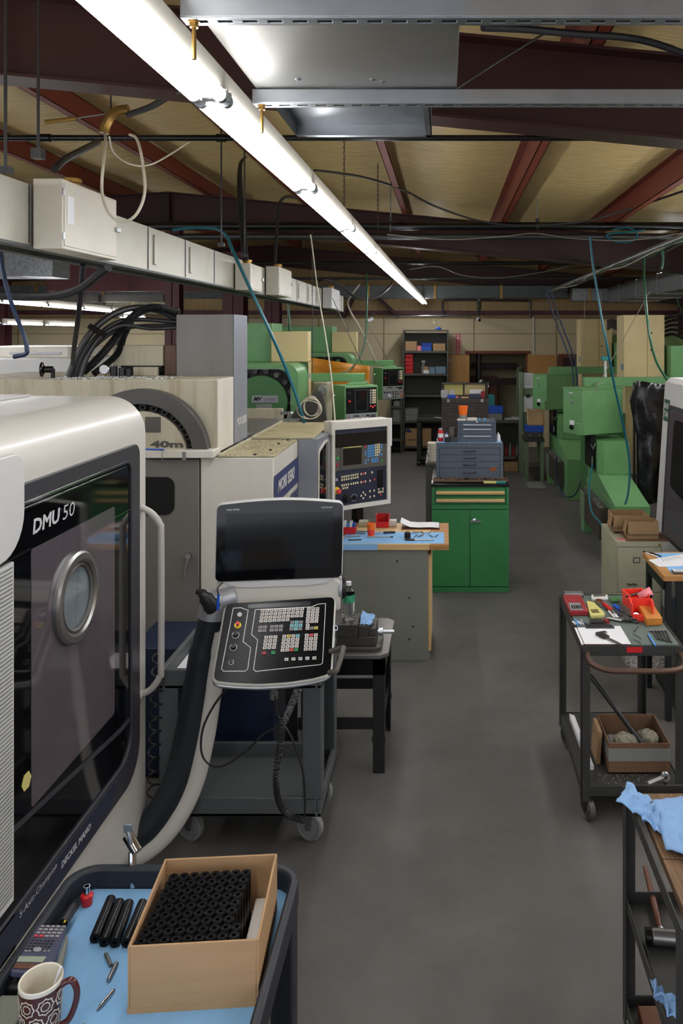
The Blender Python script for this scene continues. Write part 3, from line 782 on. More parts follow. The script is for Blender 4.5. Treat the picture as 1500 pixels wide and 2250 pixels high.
def key(px, py, mat, wd=.0150, ht=.0114, first=[None]):
    u, v = K(px, py)
    if mat not in keyme:
        mb = MB(BK); mb.bc((u, v, .0035), (wd, ht, .004)); mb.mi = 1; mb.bc((u, v, .0056), (wd * .5, ht * .35, .0003))
        o = link(mb, 'key', [mat, 'mark'], DP, .0007); keyme[mat] = (o, u, v)
        return o
    o, u0, v0 = keyme[mat]
    d = (BK.to_3x3() @ Vector((u - u0, v - v0, 0)))
    return copy_part(o, DP, d)
nk = 0
def rows(x0, y0, dx, dy, sx, sy, nx_, ny_, mats=None, skip=()):
    for j in range(ny_):
        for i in range(nx_):
            if (i, j) in skip: continue
            m = (mats or {}).get((i, j), 'key_white')
            key(*pz(x0 + dx * i + sx * j, y0 + dy * j + sy * i), m)
rows(627, 285, 51.5, 40, -6, -2.6, 10, 4, skip=((7, 3), (8, 3), (9, 3)))
rows(1168, 262, 51, 37.5, -3.5, -2, 3, 5)
rows(1154, 452, 51, 37, -3, 0, 1, 1); rows(1152, 491, 51, 37, -3, -3, 3, 1, {(1, 0): 'key_grey', (2, 0): 'key_yellow'})
rows(974, 419, 51, 39.5, -5, -1.5, 3, 3, {(1, 0): 'key_cyan', (0, 1): 'key_cyan', (1, 1): 'key_cyan', (2, 1): 'key_cyan', (1, 2): 'key_cyan', (0, 0): 'key_grey', (2, 0): 'key_grey', (0, 2): 'key_grey', (2, 2): 'key_grey'})
for (x, y, nx_) in ((600, 477, 2), (737, 470, 3)): rows(x, y, 53, 42, -6, -2.5, nx_, 2, {(i, j): 'key_grey' for i in range(3) for j in range(2)})
rows(668, 596, 54, 41, -6, -2.5, 3, 4); rows(642, 780, 108, 40, 0, -4, 2, 1, {(0, 0): 'key_red', (1, 0): 'green_btn'})
rows(880, 584, 53, 41, -5, -2.5, 4, 5, {(1, 0): 'key_yellow', (3, 0): 'key_cyan', (2, 4): 'key_red', (3, 4): 'green_btn'})
rows(1145, 572, 53, 41, -3.5, -2.2, 3, 5, {(1, 0): 'key_red'})
rows(905, 855, 82, 40, 0, -4, 5, 1)
mb = MB(BK); q = [K(*pz(*p)) for p in ((458, 208), (1190, 168), (1188, 222), (455, 252))]; mb.prism(q, (0, 0, .0015), (1, 0, 0), (0, 1, 0), (0, 0, .0004)); link(mb, 'soft_key_strip', 'lamp_black', DP)
def knob(px, py, prof, mat, name, seg=24, par=None):
    u, v = K(*pz(px, py)); mb = MB(BK); mb.lathe(prof, (u, v, .0015), (0, 0, 1), seg); return link(mb, name, mat, par or DP)
knob(355, 330, [(0, .005), (.006, .005), (.007, .006), (.0095, .006), (.0095, 0)], 'white_grey', 'power_button')
E = knob(333, 450, [(0, .001), (.0138, .001), (.0138, 0)], 'yellow', 'emergency_collar'); knob(333, 450, [(0, .024), (.0065, .0235), (.0078, .021), (.0078, .016), (.005, .012), (.005, .001)], 'key_red', 'emergency_stop', par=E)
for (x, y) in ((308, 565), (282, 710)):
    D = knob(x, y, [(.0125, .0006), (.0145, .0006)], 'line_white', 'dial_scale')
    knob(x, y, [(0, .017), (.0085, .0165), (.0095, .015), (.0105, .002), (.0105, 0)], 'black_plastic', 'override_knob', par=D)
D = knob(255, 885, [(.0085, .001), (.0105, .001), (.0105, 0)], 'line_white', 'dial_scale'); knob(255, 885, [(0, .01), (.007, .01), (.008, 0)], 'black_plastic', 'mode_switch', par=D)
# neck between the deck and the screen
NA, NB_, NC = at(480, 1322, 3.36), at(738, 1310, 3.46), at(738, 1282, 3.50)
mb = MB(BS); mb.prism([(-.0, .03), (.05, .055), (.10, .064), (W - .10, .064), (W - .04, .055), (W, .03), (W, -.10), (0, -.10)], (0, -.05, -.10), (1, 0, 0), (0, 1, 0), (0, 0, .095)); link(mb, 'neck', 'white_paint', CN, .012)
mb = MB(BS); mb.prism([(.02, .0), (W - .02, .0), (W - .07, -.028), (W - .14, -.034), (.14, -.034), (.07, -.028)], (0, -.004, -.07), (1, 0, 0), (0, 1, 0), (0, 0, .068)); link(mb, 'neck_fairing', 'white_grey', CN, .008)
c = BS @ Vector((W - .012, -.06, -.05)); mb = MB(); mb.cyl(c, c + BS.col[0].to_3d() * .016, .052, seg=28); link(mb, 'pivot_ring', 'silver', CN, .003)
mb = MB(); mb.cyl(c + BS.col[0].to_3d() * .016, c + BS.col[0].to_3d() * .034, .050, .044, seg=28); link(mb, 'pivot_cap', 'black_plastic', CN, .003)
# arm joint on the left with its black handle
J = at(466, 1350, 3.38)
mb = MB(); mb.lathe([(0, .10), (.045, .095), (.056, .075), (.06, .03), (.06, -.01)], J, (0.15, 0, 1), 24); JT = link(mb, 'arm_joint', 'silver', CN)
mb = MB(); mb.cyl(J + Vector((0, 0, .05)), J + Vector((.10, .02, .075)), .05, .045, seg=20); link(mb, 'joint_collar', 'silver', JT)
mb = MB(); mb.tube([at(468, 1335, 3.34), at(455, 1318, 3.32), at(440, 1300, 3.32), at(432, 1303, 3.32)], [.035, .03, .02, .013, .010], 12, smooth=4); link(mb, 'swivel_grip', 'black_plastic', JT)
arm = [at(466, 1352, 3.38), at(447, 1430, 3.38), at(432, 1520, 3.38), at(414, 1620, 3.37), at(388, 1718, 3.36), at(340, 1800, 3.34), at(282, 1852, 3.32), at(230, 1870, 3.30)]
mb = MB(); mb.tube(arm, [.052, .058, .06, .06, .06, .058, .056, .055], 20, smooth=7); link(mb, 'arm_sleeve', 'arm_rubber', CN)
warm = [at(488, 1385, 3.38), at(478, 1440, 3.38), at(464, 1530, 3.38), at(448, 1630, 3.37), at(422, 1730, 3.36), at(376, 1815, 3.34), at(314, 1872, 3.32), at(240, 1900, 3.30)]
mb = MB(); mb.tube(warm, .042, 18, smooth=7); link(mb, 'arm_shell', 'white_paint', CN)
# right carry handle
mb = MB(); mb.tube([at(724, 1432, 3.28), at(752, 1424, 3.27), at(752, 1432, 3.24), at(741, 1468, 3.18), at(735, 1476, 3.17), at(722, 1478, 3.18)], .0115, 10, smooth=4); link(mb, 'carry_handle', 'pendant_grey', CN)
# plug and coiled handwheel cord under the deck
p = at(602, 1505, 3.24); mb = MB(); mb.lathe([(0, .03), (.014, .03), (.016, 0), (.013, -.03), (.017, -.032), (.017, -.055), (0, -.056)], p, (0, 0, 1), 16); link(mb, 'cable_plug', 'steel', CN)
path = crom([at(618, 1575, 3.2), at(614, 1640, 3.2), at(606, 1710, 3.2), at(612, 1760, 3.2), at(632, 1790, 3.2), at(668, 1802, 3.2)], 12)
pts = []; n_ = len(path); turns = 46
for i in range(turns * 8):
    t = i / (turns * 8 - 1) * (n_ - 1); a = path[min(int(t), n_ - 1)].lerp(path[min(int(t) + 1, n_ - 1)], t - int(t))
    dirv = (path[min(int(t) + 1, n_ - 1)] - path[max(int(t) - 1, 0)]).normalized(); u_ = Vector((0, 1, 0)); v_ = dirv.cross(u_).normalized()
    ang = i / 8 * 2 * math.pi; pts.append(a + (u_ * math.cos(ang) + v_ * math.sin(ang)) * .011)
mb = MB(); mb.tube(pts, .0033, 5); link(mb, 'coiled_cord', 'hose_black', CN)
mb = MB(); mb.tube([at(*q, 3.22) for q in ((604, 1530), (612, 1575), (640, 1620), (664, 1690), (670, 1760), (668, 1802))], .0045, 6, smooth=6); link(mb, 'cord', 'hose_black', CN)
mb = MB(); mb.tube([at(*q, 3.23) for q in ((502, 1508), (470, 1550), (446, 1600), (442, 1650), (458, 1678), (490, 1683), (540, 1650), (580, 1612), (606, 1600))], .0045, 6, smooth=6); link(mb, 'cord', 'hose_black', CN)
# pen clipped at the joint, key bunch on the right flank
T = thing('pen', 'blue pen hanging by a cord beside the console arm joint', 'pen', at(479, 1315, 3.29))
link(MB().cyl(at(480, 1306, 3.29), at(478, 1340, 3.29), .006, seg=8), 'barrel', 'blue', T)
link(MB().tube([at(489, 1280, 3.31), at(478, 1292, 3.29), at(480, 1308, 3.29)], .003, 6, smooth=4), 'lanyard', 'black_plastic', T)
T = thing('key_bunch', 'bunch of small keys hanging on the right flank of the console', 'keys', at(736, 1385, 3.3))
mb = MB(); mb.frame(circ(0, 0, .010, 16), circ(0, 0, .008, 16), at(737, 1380, 3.3), (1, 0, 0), (0, .3, 1), (0, .002, 0)); link(mb, 'key_ring', 'chrome', T)
mb = MB(); mb.bc(at(738, 1393, 3.3), (.008, .003, .03)); link(mb, 'door_key', 'steel_dark', T)
# coiled air hose beside the white machine
pts = []
for i in range(11 * 12):
    t = i / (11 * 12 - 1); a = at(348 - 12 * t, 1430 + 320 * t, 3.42); ang = i / 12 * 2 * math.pi
    pts.append(a + Vector((.024 * math.cos(ang), .024 * math.sin(ang), 0)))
solo(MB().tube(pts, .004, 6), 'air_hose', 'black_plastic', 'black spiral air hose hanging beside the white machine handle', 'hose')
# ================================================================ GREY PLASTIC CART UNDER THE CONSOLE
def wheel(T, c, r, wd, mat='bin_grey', axis=(1, 0, 0), fork='steel', name='caster', top=None):
    a = Vector(axis).normalized(); c = Vector(c)
    cm = link(MB().lathe([(0, -wd / 2), (r * .55, -wd / 2), (r * .6, -wd * .35), (r * .78, -wd * .35), (r * .82, -wd / 2), (r, -wd * .38), (r, wd * .38), (r * .82, wd / 2), (r * .78, wd * .35), (r * .6, wd * .35), (r * .55, wd / 2), (0, wd / 2)], c, a, 28), name, mat, T)
    mb = MB(); n = a.cross(Vector((0, 0, 1))).normalized(); tz = (top or c.z + r * 1.3)
    for k in (-1, 1):
        p = c + a * (k * (wd / 2 + .004))
        mb.prism([(-.012, -.012), (.012, -.012), (.028, tz - c.z), (-.028, tz - c.z)], p - a * .0015, n, (0, 0, 1), a * .003)
    q = Vector((c.x, c.y, tz)); mb.bc(q - Vector((0, 0, .002)), (max(.06, wd + .014), .07, .005) if abs(a.x) > .5 else (.07, max(.06, wd + .014), .005))
    mb.cyl(c - a * (wd / 2 + .008), c + a * (wd / 2 + .008), .006, seg=8)
    link(mb, 'caster_fork', fork, cm)
    return cm
T = thing('utility_cart', 'grey plastic two-shelf utility cart standing under the control console', 'cart', (-.9, 3.64, 0))
X0, X1, Y0, Y1 = -1.235, -.535, 3.42, 3.90
for (z, nm) in ((.17, 'lower_shelf'), (.72, 'upper_shelf')):
    mb = MB(); mb.tray((X0, Y0, z), (X1, Y1, z + .085), .022); link(mb, nm, 'cart_plastic', T, .006)
for (x, y) in ((X0, Y0), (X1, Y0), (X0, Y1), (X1, Y1)):
    mb = MB(); xs = 1 if x == X0 else -1; ys = 1 if y == Y0 else -1
    mb.prism([(0, 0), (xs * .085, 0), (xs * .075, ys * .03), (xs * .03, ys * .07), (0, ys * .08)], (x, y, .24), (1, 0, 0), (0, 1, 0), (0, 0, .49)); link(mb, 'corner_post', 'cart_plastic', T, .006)
for x in (X0 + .10, X1 - .07):
    for y in (3.54, 3.82): wheel(T, (x, y, .062), .062, .032, axis=(.35, 1, 0), top=.17)
mb = MB(); mb.prism(rrect(-.12, -.09, .12, .09, .002), (-1.09, 3.66, .7425), (1, 0, 0), (0, 1, 0), (0, 0, .002)); solo(mb, 'newspaper', 'paper', 'printed sheet of paper lying in the grey cart top tray', 'paper')
# blue machine skid and chip pan glimpsed through the cart
T = thing('machine_skid', 'dark blue machine base with a chip chute behind the grey cart', 'machine base', (-1.0, 4.3, 0))
link(MB().box((-1.6, 4.02, .02), (-.87, 4.4, .66)), 'base_block', 'blue_door', T, .006)
mb = MB(); mb.prism([(0, 0), (.035, 0), (.135, .22), (.09, .22)], (-.83, 3.97, .30), (1, 0, 0), (0, 0, 1), (0, .045, 0)); link(mb, 'chip_chute', 'chip_bed', T); link(MB().box((-.868, 3.98, .30), (-.79, 4.01, .34)), 'chute_bracket', 'blue_door', T)

# ================================================================ BLACK WELDING TABLE WITH VISE
T = thing('welding_table', 'low black steel table with bolted angle legs beside the console', 'table', (-.56, 4.3, 0))
TX0, TX1, TY0, TY1, TZ = -.84, -.295, 4.05, 4.58, .612
ch = .04
mb = MB(); mb.prism([(TX0, TY0), (TX1 - ch, TY0), (TX1, TY0 + ch), (TX1, TY1 - ch), (TX1 - ch, TY1), (TX0, TY1)], (0, 0, TZ - .02), (1, 0, 0), (0, 1, 0), (0, 0, .02)); link(mb, 'top_plate', 'bare_table', T, .002)
mb = MB(); mb.tray((TX0 + .02, TY0 + .02, TZ - .11), (TX1 - .02, TY1 - .02, TZ - .02), .005, False); link(mb, 'apron', 'lamp_black', T)
for (x, y, sx, sy) in ((TX0 + .02, TY0 + .02, 1, 1), (TX1 - .02, TY0 + .02, -1, 1), (TX0 + .02, TY1 - .02, 1, -1), (TX1 - .02, TY1 - .02, -1, -1)):
    mb = MB(); mb.box((x, y, 0), (x + sx * .06, y + sy * .005, TZ - .03)); mb.box((x, y + sy * .005, 0), (x + sx * .005, y + sy * .06, TZ - .03)); mb.box((x - sx * .004, y - sy * .004, .16), (x + sx * .065, y, .19))
    for z in (.06, .10, .14): mb.cyl((x + sx * .03, y - sy * .004, z), (x + sx * .03, y, z), .006, seg=8)
    link(mb, 'leg', 'black_plastic', T)
for y in (TY0 + .03, TY1 - .035):
    link(MB().box((TX0 + .08, y, .22), (TX1 - .08, y + .006, .28)), 'stretcher', 'black_plastic', T)
link(MB().box((TX1 - .035, TY0 + .08, .22), (TX1 - .03, TY1 - .08, .28)), 'stretcher', 'black_plastic', T)
V = thing('machine_vise', 'grey cast machine vise resting on the black steel table', 'vise', (-.5, 4.25, TZ))
vx0, vx1, vy0, vy1 = -.78, -.335, 4.09, 4.29
mb = MB(); mb.prism(rrect(vx0, vy0, vx1, vy1, .035), (0, 0, TZ), (1, 0, 0), (0, 1, 0), (0, 0, .022)); link(mb, 'base_plate', 'cast_iron', V, .003)
mb = MB(); mb.box((vx0 + .02, vy0 + .02, TZ + .022), (vx1 - .03, vy0 + .06, TZ + .07)); mb.box((vx0 + .02, vy1 - .06, TZ + .022), (vx1 - .03, vy1 - .02, TZ + .07)); mb.box((vx1 - .06, vy0 + .06, TZ + .022), (vx1 - .03, vy1 - .06, TZ + .085)); link(mb, 'bed', 'cast_iron', V, .003)
link(MB().box((vx0 + .03, vy0 + .015, TZ + .07), (-.455, vy1 - .015, TZ + .135)), 'fixed_jaw', 'cast_iron', V, .003)
link(MB().box((-.453, vy0 + .02, TZ + .07), (-.40, vy1 - .02, TZ + .128)), 'sliding_jaw', 'cast_iron', V, .003)
link(MB().box((-.40, vy0 + .03, TZ + .07), (vx1 - .03, vy1 - .03, TZ + .112)), 'slide', 'cast_iron', V, .003)
link(MB().cyl((-.5, 4.21, TZ + .06), (vx1 + .06, 4.21, TZ + .06), .010, seg=10), 'screw', 'zinc', V)
link(MB().cyl((vx1 - .02, 4.21, TZ + .06), (vx1 + .002, 4.21, TZ + .06), .02, seg=16), 'thrust_collar', 'zinc', V)
# bottle on the fixed jaw
p = Vector((-.513, 4.19, TZ + .135))
prof = [(0, .004), (.012, .002), (.028, .0), (.032, .006), (.0325, .03), (.031, .034), (.0325, .04), (.0315, .06), (.0325, .066), (.0312, .085), (.0325, .09), (.0325, .15), (.030, .165), (.020, .182), (.0135, .19), (.0125, .20), (.0125, .205)]
prof = [(a, b * .885) for a, b in prof]
T = thing('water_bottle', 'clear plastic water bottle with a green label standing on the vise', 'bottle', p)
o = link(MB().lathe(prof, p, (0, 0, 1), 24), 'bottle_body', 'clear', T)
o = link(MB().lathe([(.0327, .092), (.0330, .093), (.0330, .130), (.0327, .131)], p, (0, 0, 1), 24), 'bottle_label', 'bottle_label', T)
o = link(MB().lathe([(0, .196), (.013, .196), (.0145, .194), (.0145, .178), (.013, .177)], p, (0, 0, 1), 20), 'bottle_cap', 'paper', T)
def rag(pts, name, label, mat='rag_blue', res=10, th=.003, nz=.006, seed=0, cat='cloth'):
    """crumpled cloth over a quad of world points"""
    mb = MB(); a, b, c, d = [Vector(p) for p in pts]; g = []
    n = (b - a).cross(d - a).normalized()
    if n.z < 0: n = -n
    for i in range(res + 1):
        row = []
        for j in range(res + 1):
            s, t = i / res, j / res
            q = a * (1 - s) * (1 - t) + b * s * (1 - t) + c * s * t + d * (1 - s) * t
            k = noise.noise(Vector((q.x * 18, q.y * 18, seed))) + .5 * noise.noise(Vector((q.x * 45, q.y * 45, seed + 3)))
            row.append(mb._v(q + n * (abs(k) * nz * 1.6 + .001)))
        g.append(row)
    for i in range(res):
        for j in range(res): mb._f([g[i][j], g[i + 1][j], g[i + 1][j + 1], g[i][j + 1]])
    o = solo(mb, name, mat, label, cat)
    sm = o.modifiers.new('thick', 'SOLIDIFY'); sm.thickness = th; sm.offset = 1
    return o
z = TZ + .128
rag([(-.449, 4.12, z), (-.39, 4.115, z), (-.375, 4.22, z + .01), (-.447, 4.25, z + .02)], 'shop_towel', 'crumpled blue paper towel lying on the vise beside the bottle', nz=.02, seed=4)

# ================================================================ GREY WORKBENCH
T = thing('workbench', 'grey panelled workbench with wooden top before the green cabinet', 'workbench', (-.4, 5.75, 0))
bx0, bx1, by0, by1, bz = -.70, .018, 5.46, 6.06, .806
link(MB().box((bx0 - .03, by0 - .01, bz - .042), (bx1 - .13, by1, bz)), 'wooden_top', 'wood_light', T, .003)
link(MB().box((bx1 - .129, by0 - .01, bz - .042), (bx1, by1, bz)), 'end_board', 'wood', T, .003)
link(MB().box((bx0, by0 + .005, .0), (-.125, by0 + .025, bz - .043)), 'front_panel', 'bench_grey', T, .003)
link(MB().box((bx0, by0 + .025, .0), (bx0 + .02, by1 - .03, bz - .043)), 'side_panel', 'bench_grey', T, .002)
link(MB().box((-.125, by0 + .03, .06), (-.105, by1 - .03, bz - .085)), 'side_panel', 'wood_light', T, .002)
mb = MB()
for (px, py) in ((899, 1314), (907, 1377), (899, 1405), (872, 1233)):
    q = at(px, py, by0 + .003); mb = MB(); mb.cyl(q, q + Vector((0, .003, 0)), .006, seg=10); link(mb, 'screw_hole', 'lamp_black', T)
mb = MB(); mb.prism([(bx0 - .02, by0 + .005), (bx1 - .03, by0 + .005), (bx1 - .035, by0 + .31), (bx0 - .02, by0 + .33)], (0, 0, bz), (1, 0, 0), (0, 1, 0), (0, 0, .0012)); solo(mb, 'bench_paper', 'paper_blue', 'blue paper sheet covering the wooden bench top', 'paper')
mb = MB(); mb.box((bx0 - .02, by0 - .013, bz - .04), (bx0 + .23, by0 - .0105, bz + .0012)); solo(mb, 'paper_edge', 'paper_blue', 'blue paper flap folded over the front edge of the bench top', 'paper')
BZ = bz + .0015
def bz_(px, py): return atz(px, py, BZ)
def open_bin(c, wd, dp, ht, mat, name, label, ang=0, group=None, lip=.5, t=.004):
    """hopper-front storage bin, open side towards -Y before turning"""
    Mx = rotz(ang, c); T = thing(name, label, 'storage bin', c, group)
    mb = MB(Mx)
    mb.box((-wd / 2, -dp / 2, 0), (wd / 2, dp / 2, t)); mb.box((-wd / 2, dp / 2 - t, t), (wd / 2, dp / 2, ht))
    side = [(-dp / 2, t), (dp / 2 - t, t), (dp / 2 - t, ht), (-dp / 2 + dp * .28, ht), (-dp / 2, ht * lip)]
    for x in (-wd / 2, wd / 2 - t): mb.prism(side, (x, 0, 0), (0, 1, 0), (0, 0, 1), (t, 0, 0))
    mb.box((-wd / 2 + t, -dp / 2, t), (wd / 2 - t, -dp / 2 + t, ht * lip))
    link(mb, 'bin_body', mat, T, .0015)
    mb = MB(Mx); mb.box((-wd / 2 - .006, -dp / 2 + dp * .3, ht - .006), (-wd / 2 - .0003, dp / 2, ht)); link(mb, 'rim', mat, T)
    mb = MB(Mx); mb.box((wd / 2 + .0003, -dp / 2 + dp * .3, ht - .006), (wd / 2 + .006, dp / 2, ht)); link(mb, 'rim', mat, T)
    return T
p = bz_(840, 1158); open_bin((p.x, p.y + .03, BZ), .095, .10, .085, 'red', 'parts_bin', 'empty red hopper bin standing on the grey workbench')
p = bz_(764, 1170); T = thing('insert_box', 'red tray holding blue and white insert boxes behind the console screen', 'box', (p.x, p.y, BZ))
link(MB().tray((p.x - .07, p.y - .05, BZ), (p.x + .06, p.y + .05, BZ + .05), .003), 'tray', 'red', T, .002)
for k in range(5):
    mb = MB(); x = p.x - .05 + k * .022; mb.box((x, p.y - .03, BZ + .0035), (x + .018, p.y + .03, BZ + .07 + (k % 2) * .012)); link(mb, 'small_box', ['blue', 'paper', 'key_blue', 'paper', 'blue'][k], T, .001)
p = bz_(815, 1178); T = thing('plastic_cup', 'orange printed plastic cup standing on the blue bench paper', 'cup', p)
link(MB().lathe([(0, .002), (.022, .002), (.023, 0), (.028, .075), (.029, .092), (.0265, .092), (.025, .075), (.021, .004), (0, .004)], p, (0, 0, 1), 24), 'cup_body', 'orange', T)
link(MB().lathe([(.0242, .012), (.0268, .048), (.0272, .048), (.0246, .012)], p, (0, 0, 1), 24), 'printed_band', 'red_bin', T)
p = bz_(862, 1157); solo(MB().bc((p.x, p.y + .03, BZ + .022), (.055, .06, .042)), 'carton', 'white_grey', 'small grey and white carton beside the red bin on the workbench', 'box', bevel=.002)
p = bz_(797, 1158); solo(MB().bc((p.x, p.y + .05, BZ + .018), (.07, .08, .034)), 'carton', 'file_beige', 'pale carton lying between the cup and the insert tray', 'box', bevel=.002)
p = bz_(930, 1162); T = thing('clipboard', 'clipboard with curling white papers at the back of the workbench', 'clipboard', p)
link(MB().box((p.x - .16, p.y - .02, BZ), (p.x + .12, p.y + .16, BZ + .004)), 'board', 'wood_dark', T)
mb = MB(); prof = [(-.17, .045), (-.14, .03), (-.10, .012), (-.04, .008), (.06, .010), (.115, .006)]
mb.prism(prof + [(x, z + .002) for x, z in reversed(prof)], (p.x, p.y - .015, BZ + .0045), (1, 0, 0), (0, 0, 1), (0, .16, 0)); link(mb, 'papers', 'paper', T)
p = bz_(895, 1182); T = thing('tape_roll', 'black ring gauge standing near the calipers on the blue bench paper', 'ring', p)
link(MB().lathe([(.015, .001), (.015, .042), (.021, .042), (.022, .04), (.022, .001), (.015, .001)], p, (0, 0, 1), 24), 'ring_body', 'tube_black', T)
def caliper(p, ang, label, L=.20, z=None):
    T = thing('caliper', label, 'caliper', p); Mx = rotz(ang, p)
    link(MB(Mx).bc((L * .5, 0, .003), (L, .016, .004)), 'beam', 'steel', T)
    link(MB(Mx).bc((.035, 0, .006), (.06, .035, .010)), 'display_head', 'black_plastic', T, .002)
    mb = MB(Mx); mb.prism([(-.012, .0), (.004, .0), (.004, .05), (-.006, .05)], (0, 0, .001), (1, 0, 0), (0, 1, 0), (0, 0, .004)); mb.prism([(.006, .0), (.022, 0), (.012, .05), (.006, .05)], (0, 0, .001), (1, 0, 0), (0, 1, 0), (0, 0, .004)); link(mb, 'jaw', 'steel', T)
    return T
caliper(bz_(890, 1187), -.02, 'digital caliper lying at the front of the blue bench paper', .20)
T = thing('deburring_tool', 'black handled deburring tool lying behind the orange cup', 'hand tool', bz_(850, 1173))
a, b, c = bz_(820, 1175), bz_(842, 1173), bz_(868, 1172)
for q in (a, b, c): q.z += .010
link(MB().cyl(b, c, .008, seg=10), 'handle', 'black_plastic', T); link(MB().cyl(a, b, .003, seg=8), 'blade', 'steel', T)
T = thing('scribe', 'thin steel scribe lying in front of the orange cup', 'hand tool', bz_(830, 1181))
a, b = bz_(806, 1181), bz_(858, 1181); a.z += .005; b.z += .005; link(MB().cyl(a, b, .0035, seg=8), 'shaft', 'steel', T); link(MB().cyl(b, b + (b - a) * .1, .0045, seg=8), 'tip', 'black_plastic', T)
for k, (x, y) in enumerate(((778, 1180), (788, 1173), (795, 1168), (780, 1188))):
    a = bz_(x - 16, y); b = bz_(x + 14, y + (k % 3) - 1); a.z += .005; b.z += .005
    solo(MB().cyl(a, b, .004, seg=8), 'drill_bit', 'steel_dark' if k % 2 else 'steel', 'short steel drill bit lying beside the console screen on the bench paper', 'drill bit', 'drill bits at the left end of the workbench')
for k, (x, y, d) in enumerate(((908, 1171, 1), (916, 1171, 1), (928, 1171, -1), (942, 1172, 1), (913, 1179, 1), (921, 1179, 1), (926, 1178, 1), (947, 1179, -1), (958, 1179, 1))):
    a = bz_(x - 4, y + 2 * d); b = bz_(x + 4, y - 2 * d); a.z += .004; b.z += .004
    solo(MB().cyl(a, b, .0034, seg=8), 'dowel_pin', 'chrome', 'tiny steel dowel pin scattered near the right end of the blue bench paper', 'pin', 'dowel pins on the workbench')

# ================================================================ GREEN CABINET AND WHAT STANDS ON IT
T = thing('tool_cabinet', 'tall green two-door tool cabinet with two drawers in the aisle', 'cabinet', (.21, 7.25, 0))
gx0, gx1, gy0, gy1, gz = fx(948, 6.91), fx(1118, 6.91), 6.91, 7.62, .915
mb = MB(); mb.box((gx0, gy0 + .02, 0), (gx1, gy1, gz)); link(mb, 'carcass', 'cabinet_green', T, .002)
def gf(py): return fz(py, gy0)
link(MB().box((gx0 + .002, gy0 + .004, 0), (gx1 - .002, gy0 + .0195, gf(1291))), 'plinth', 'cabinet_green', T, .002)
xm = fx(1032, gy0)
for (a, b) in ((gx0 + .002, xm - .002), (xm + .002, gx1 - .002)):
    D = link(MB().box((a, gy0, gf(1289)), (b, gy0 + .0195, gf(1121))), 'door', 'cabinet_green', T, .003)
q = at(1043, 1143, gy0)
mb = MB(); mb.lathe([(0, .03), (.010, .03), (.010, .004), (.018, .004), (.018, 0)], q, (0, -1, 0), 18); hd = link(mb, 'latch', 'chrome', D)
mb = MB(); mb.prism(rrect(-.045, -.012, .05, .004, .006), (q.x, q.y - .032, q.z), (1, 0, 0), (0, 0, 1), (0, .008, 0)); mb.cyl((q.x - .012, q.y - .04, q.z + .014), (q.x - .012, q.y - .02, q.z + .01), .008, seg=10); link(mb, 'lever_handle', 'chrome', D, .001)
link(MB().box((gx0 + .002, gy0 + .002, gf(1119)), (gx1 - .002, gy0 + .0195, gf(1110))), 'rail', 'cabinet_green', T, .002)
mb = MB(); mb.box((gx0 + .002, gy0 + .002, gf(1109)), (fx(955, gy0), gy0 + .0195, gz)); mb.box((fx(1112, gy0), gy0 + .002, gf(1109)), (gx1 - .002, gy0 + .0195, gz)); mb.box((fx(955, gy0), gy0 + .002, gf(1072)), (fx(1112, gy0), gy0 + .0195, gz)); link(mb, 'drawer_surround', 'cabinet_green', T, .002)
for (y0, y1) in ((1090, 1073), (1107, 1091)):
    D = link(MB().box((fx(957, gy0), gy0 + .008, gf(y0)), (fx(1110, gy0), gy0 + .0195, gf(y1))), 'drawer', 'cabinet_green', T, .002)
    mb = MB(); mb.prism([(0, 0), (-.022, -.004), (-.024, .012), (-.006, .022), (0, .022)], (fx(958, gy0), gy0 + .0075, gf(y0 - 5)), (0, 1, 0), (0, 0, 1), (fx(1108, gy0) - fx(958, gy0), 0, 0)); link(mb, 'handle', 'wood_light', D, .001)
    mb = MB(); mb.box((fx(957, gy0), gy0 - .018, gf(y0 - 4)), (fx(958.6, gy0), gy0 + .007, gf(y0 - 11))); link(mb, 'handle_cap', 'zinc', D)
q = at(1033, 1067, gy0); mb = MB(); mb.lathe([(0, .004), (.010, .004), (.013, 0)], q + Vector((0, .002, 0)), (0, -1, 0), 16); link(mb, 'lock', 'chrome', T)
link(MB().box((gx0 - .004, gy0 - .004, gz), (gx1 + .004, gy1, gz + .028)), 'worktop', 'lamp_black', T, .004)
CT = gz + .028
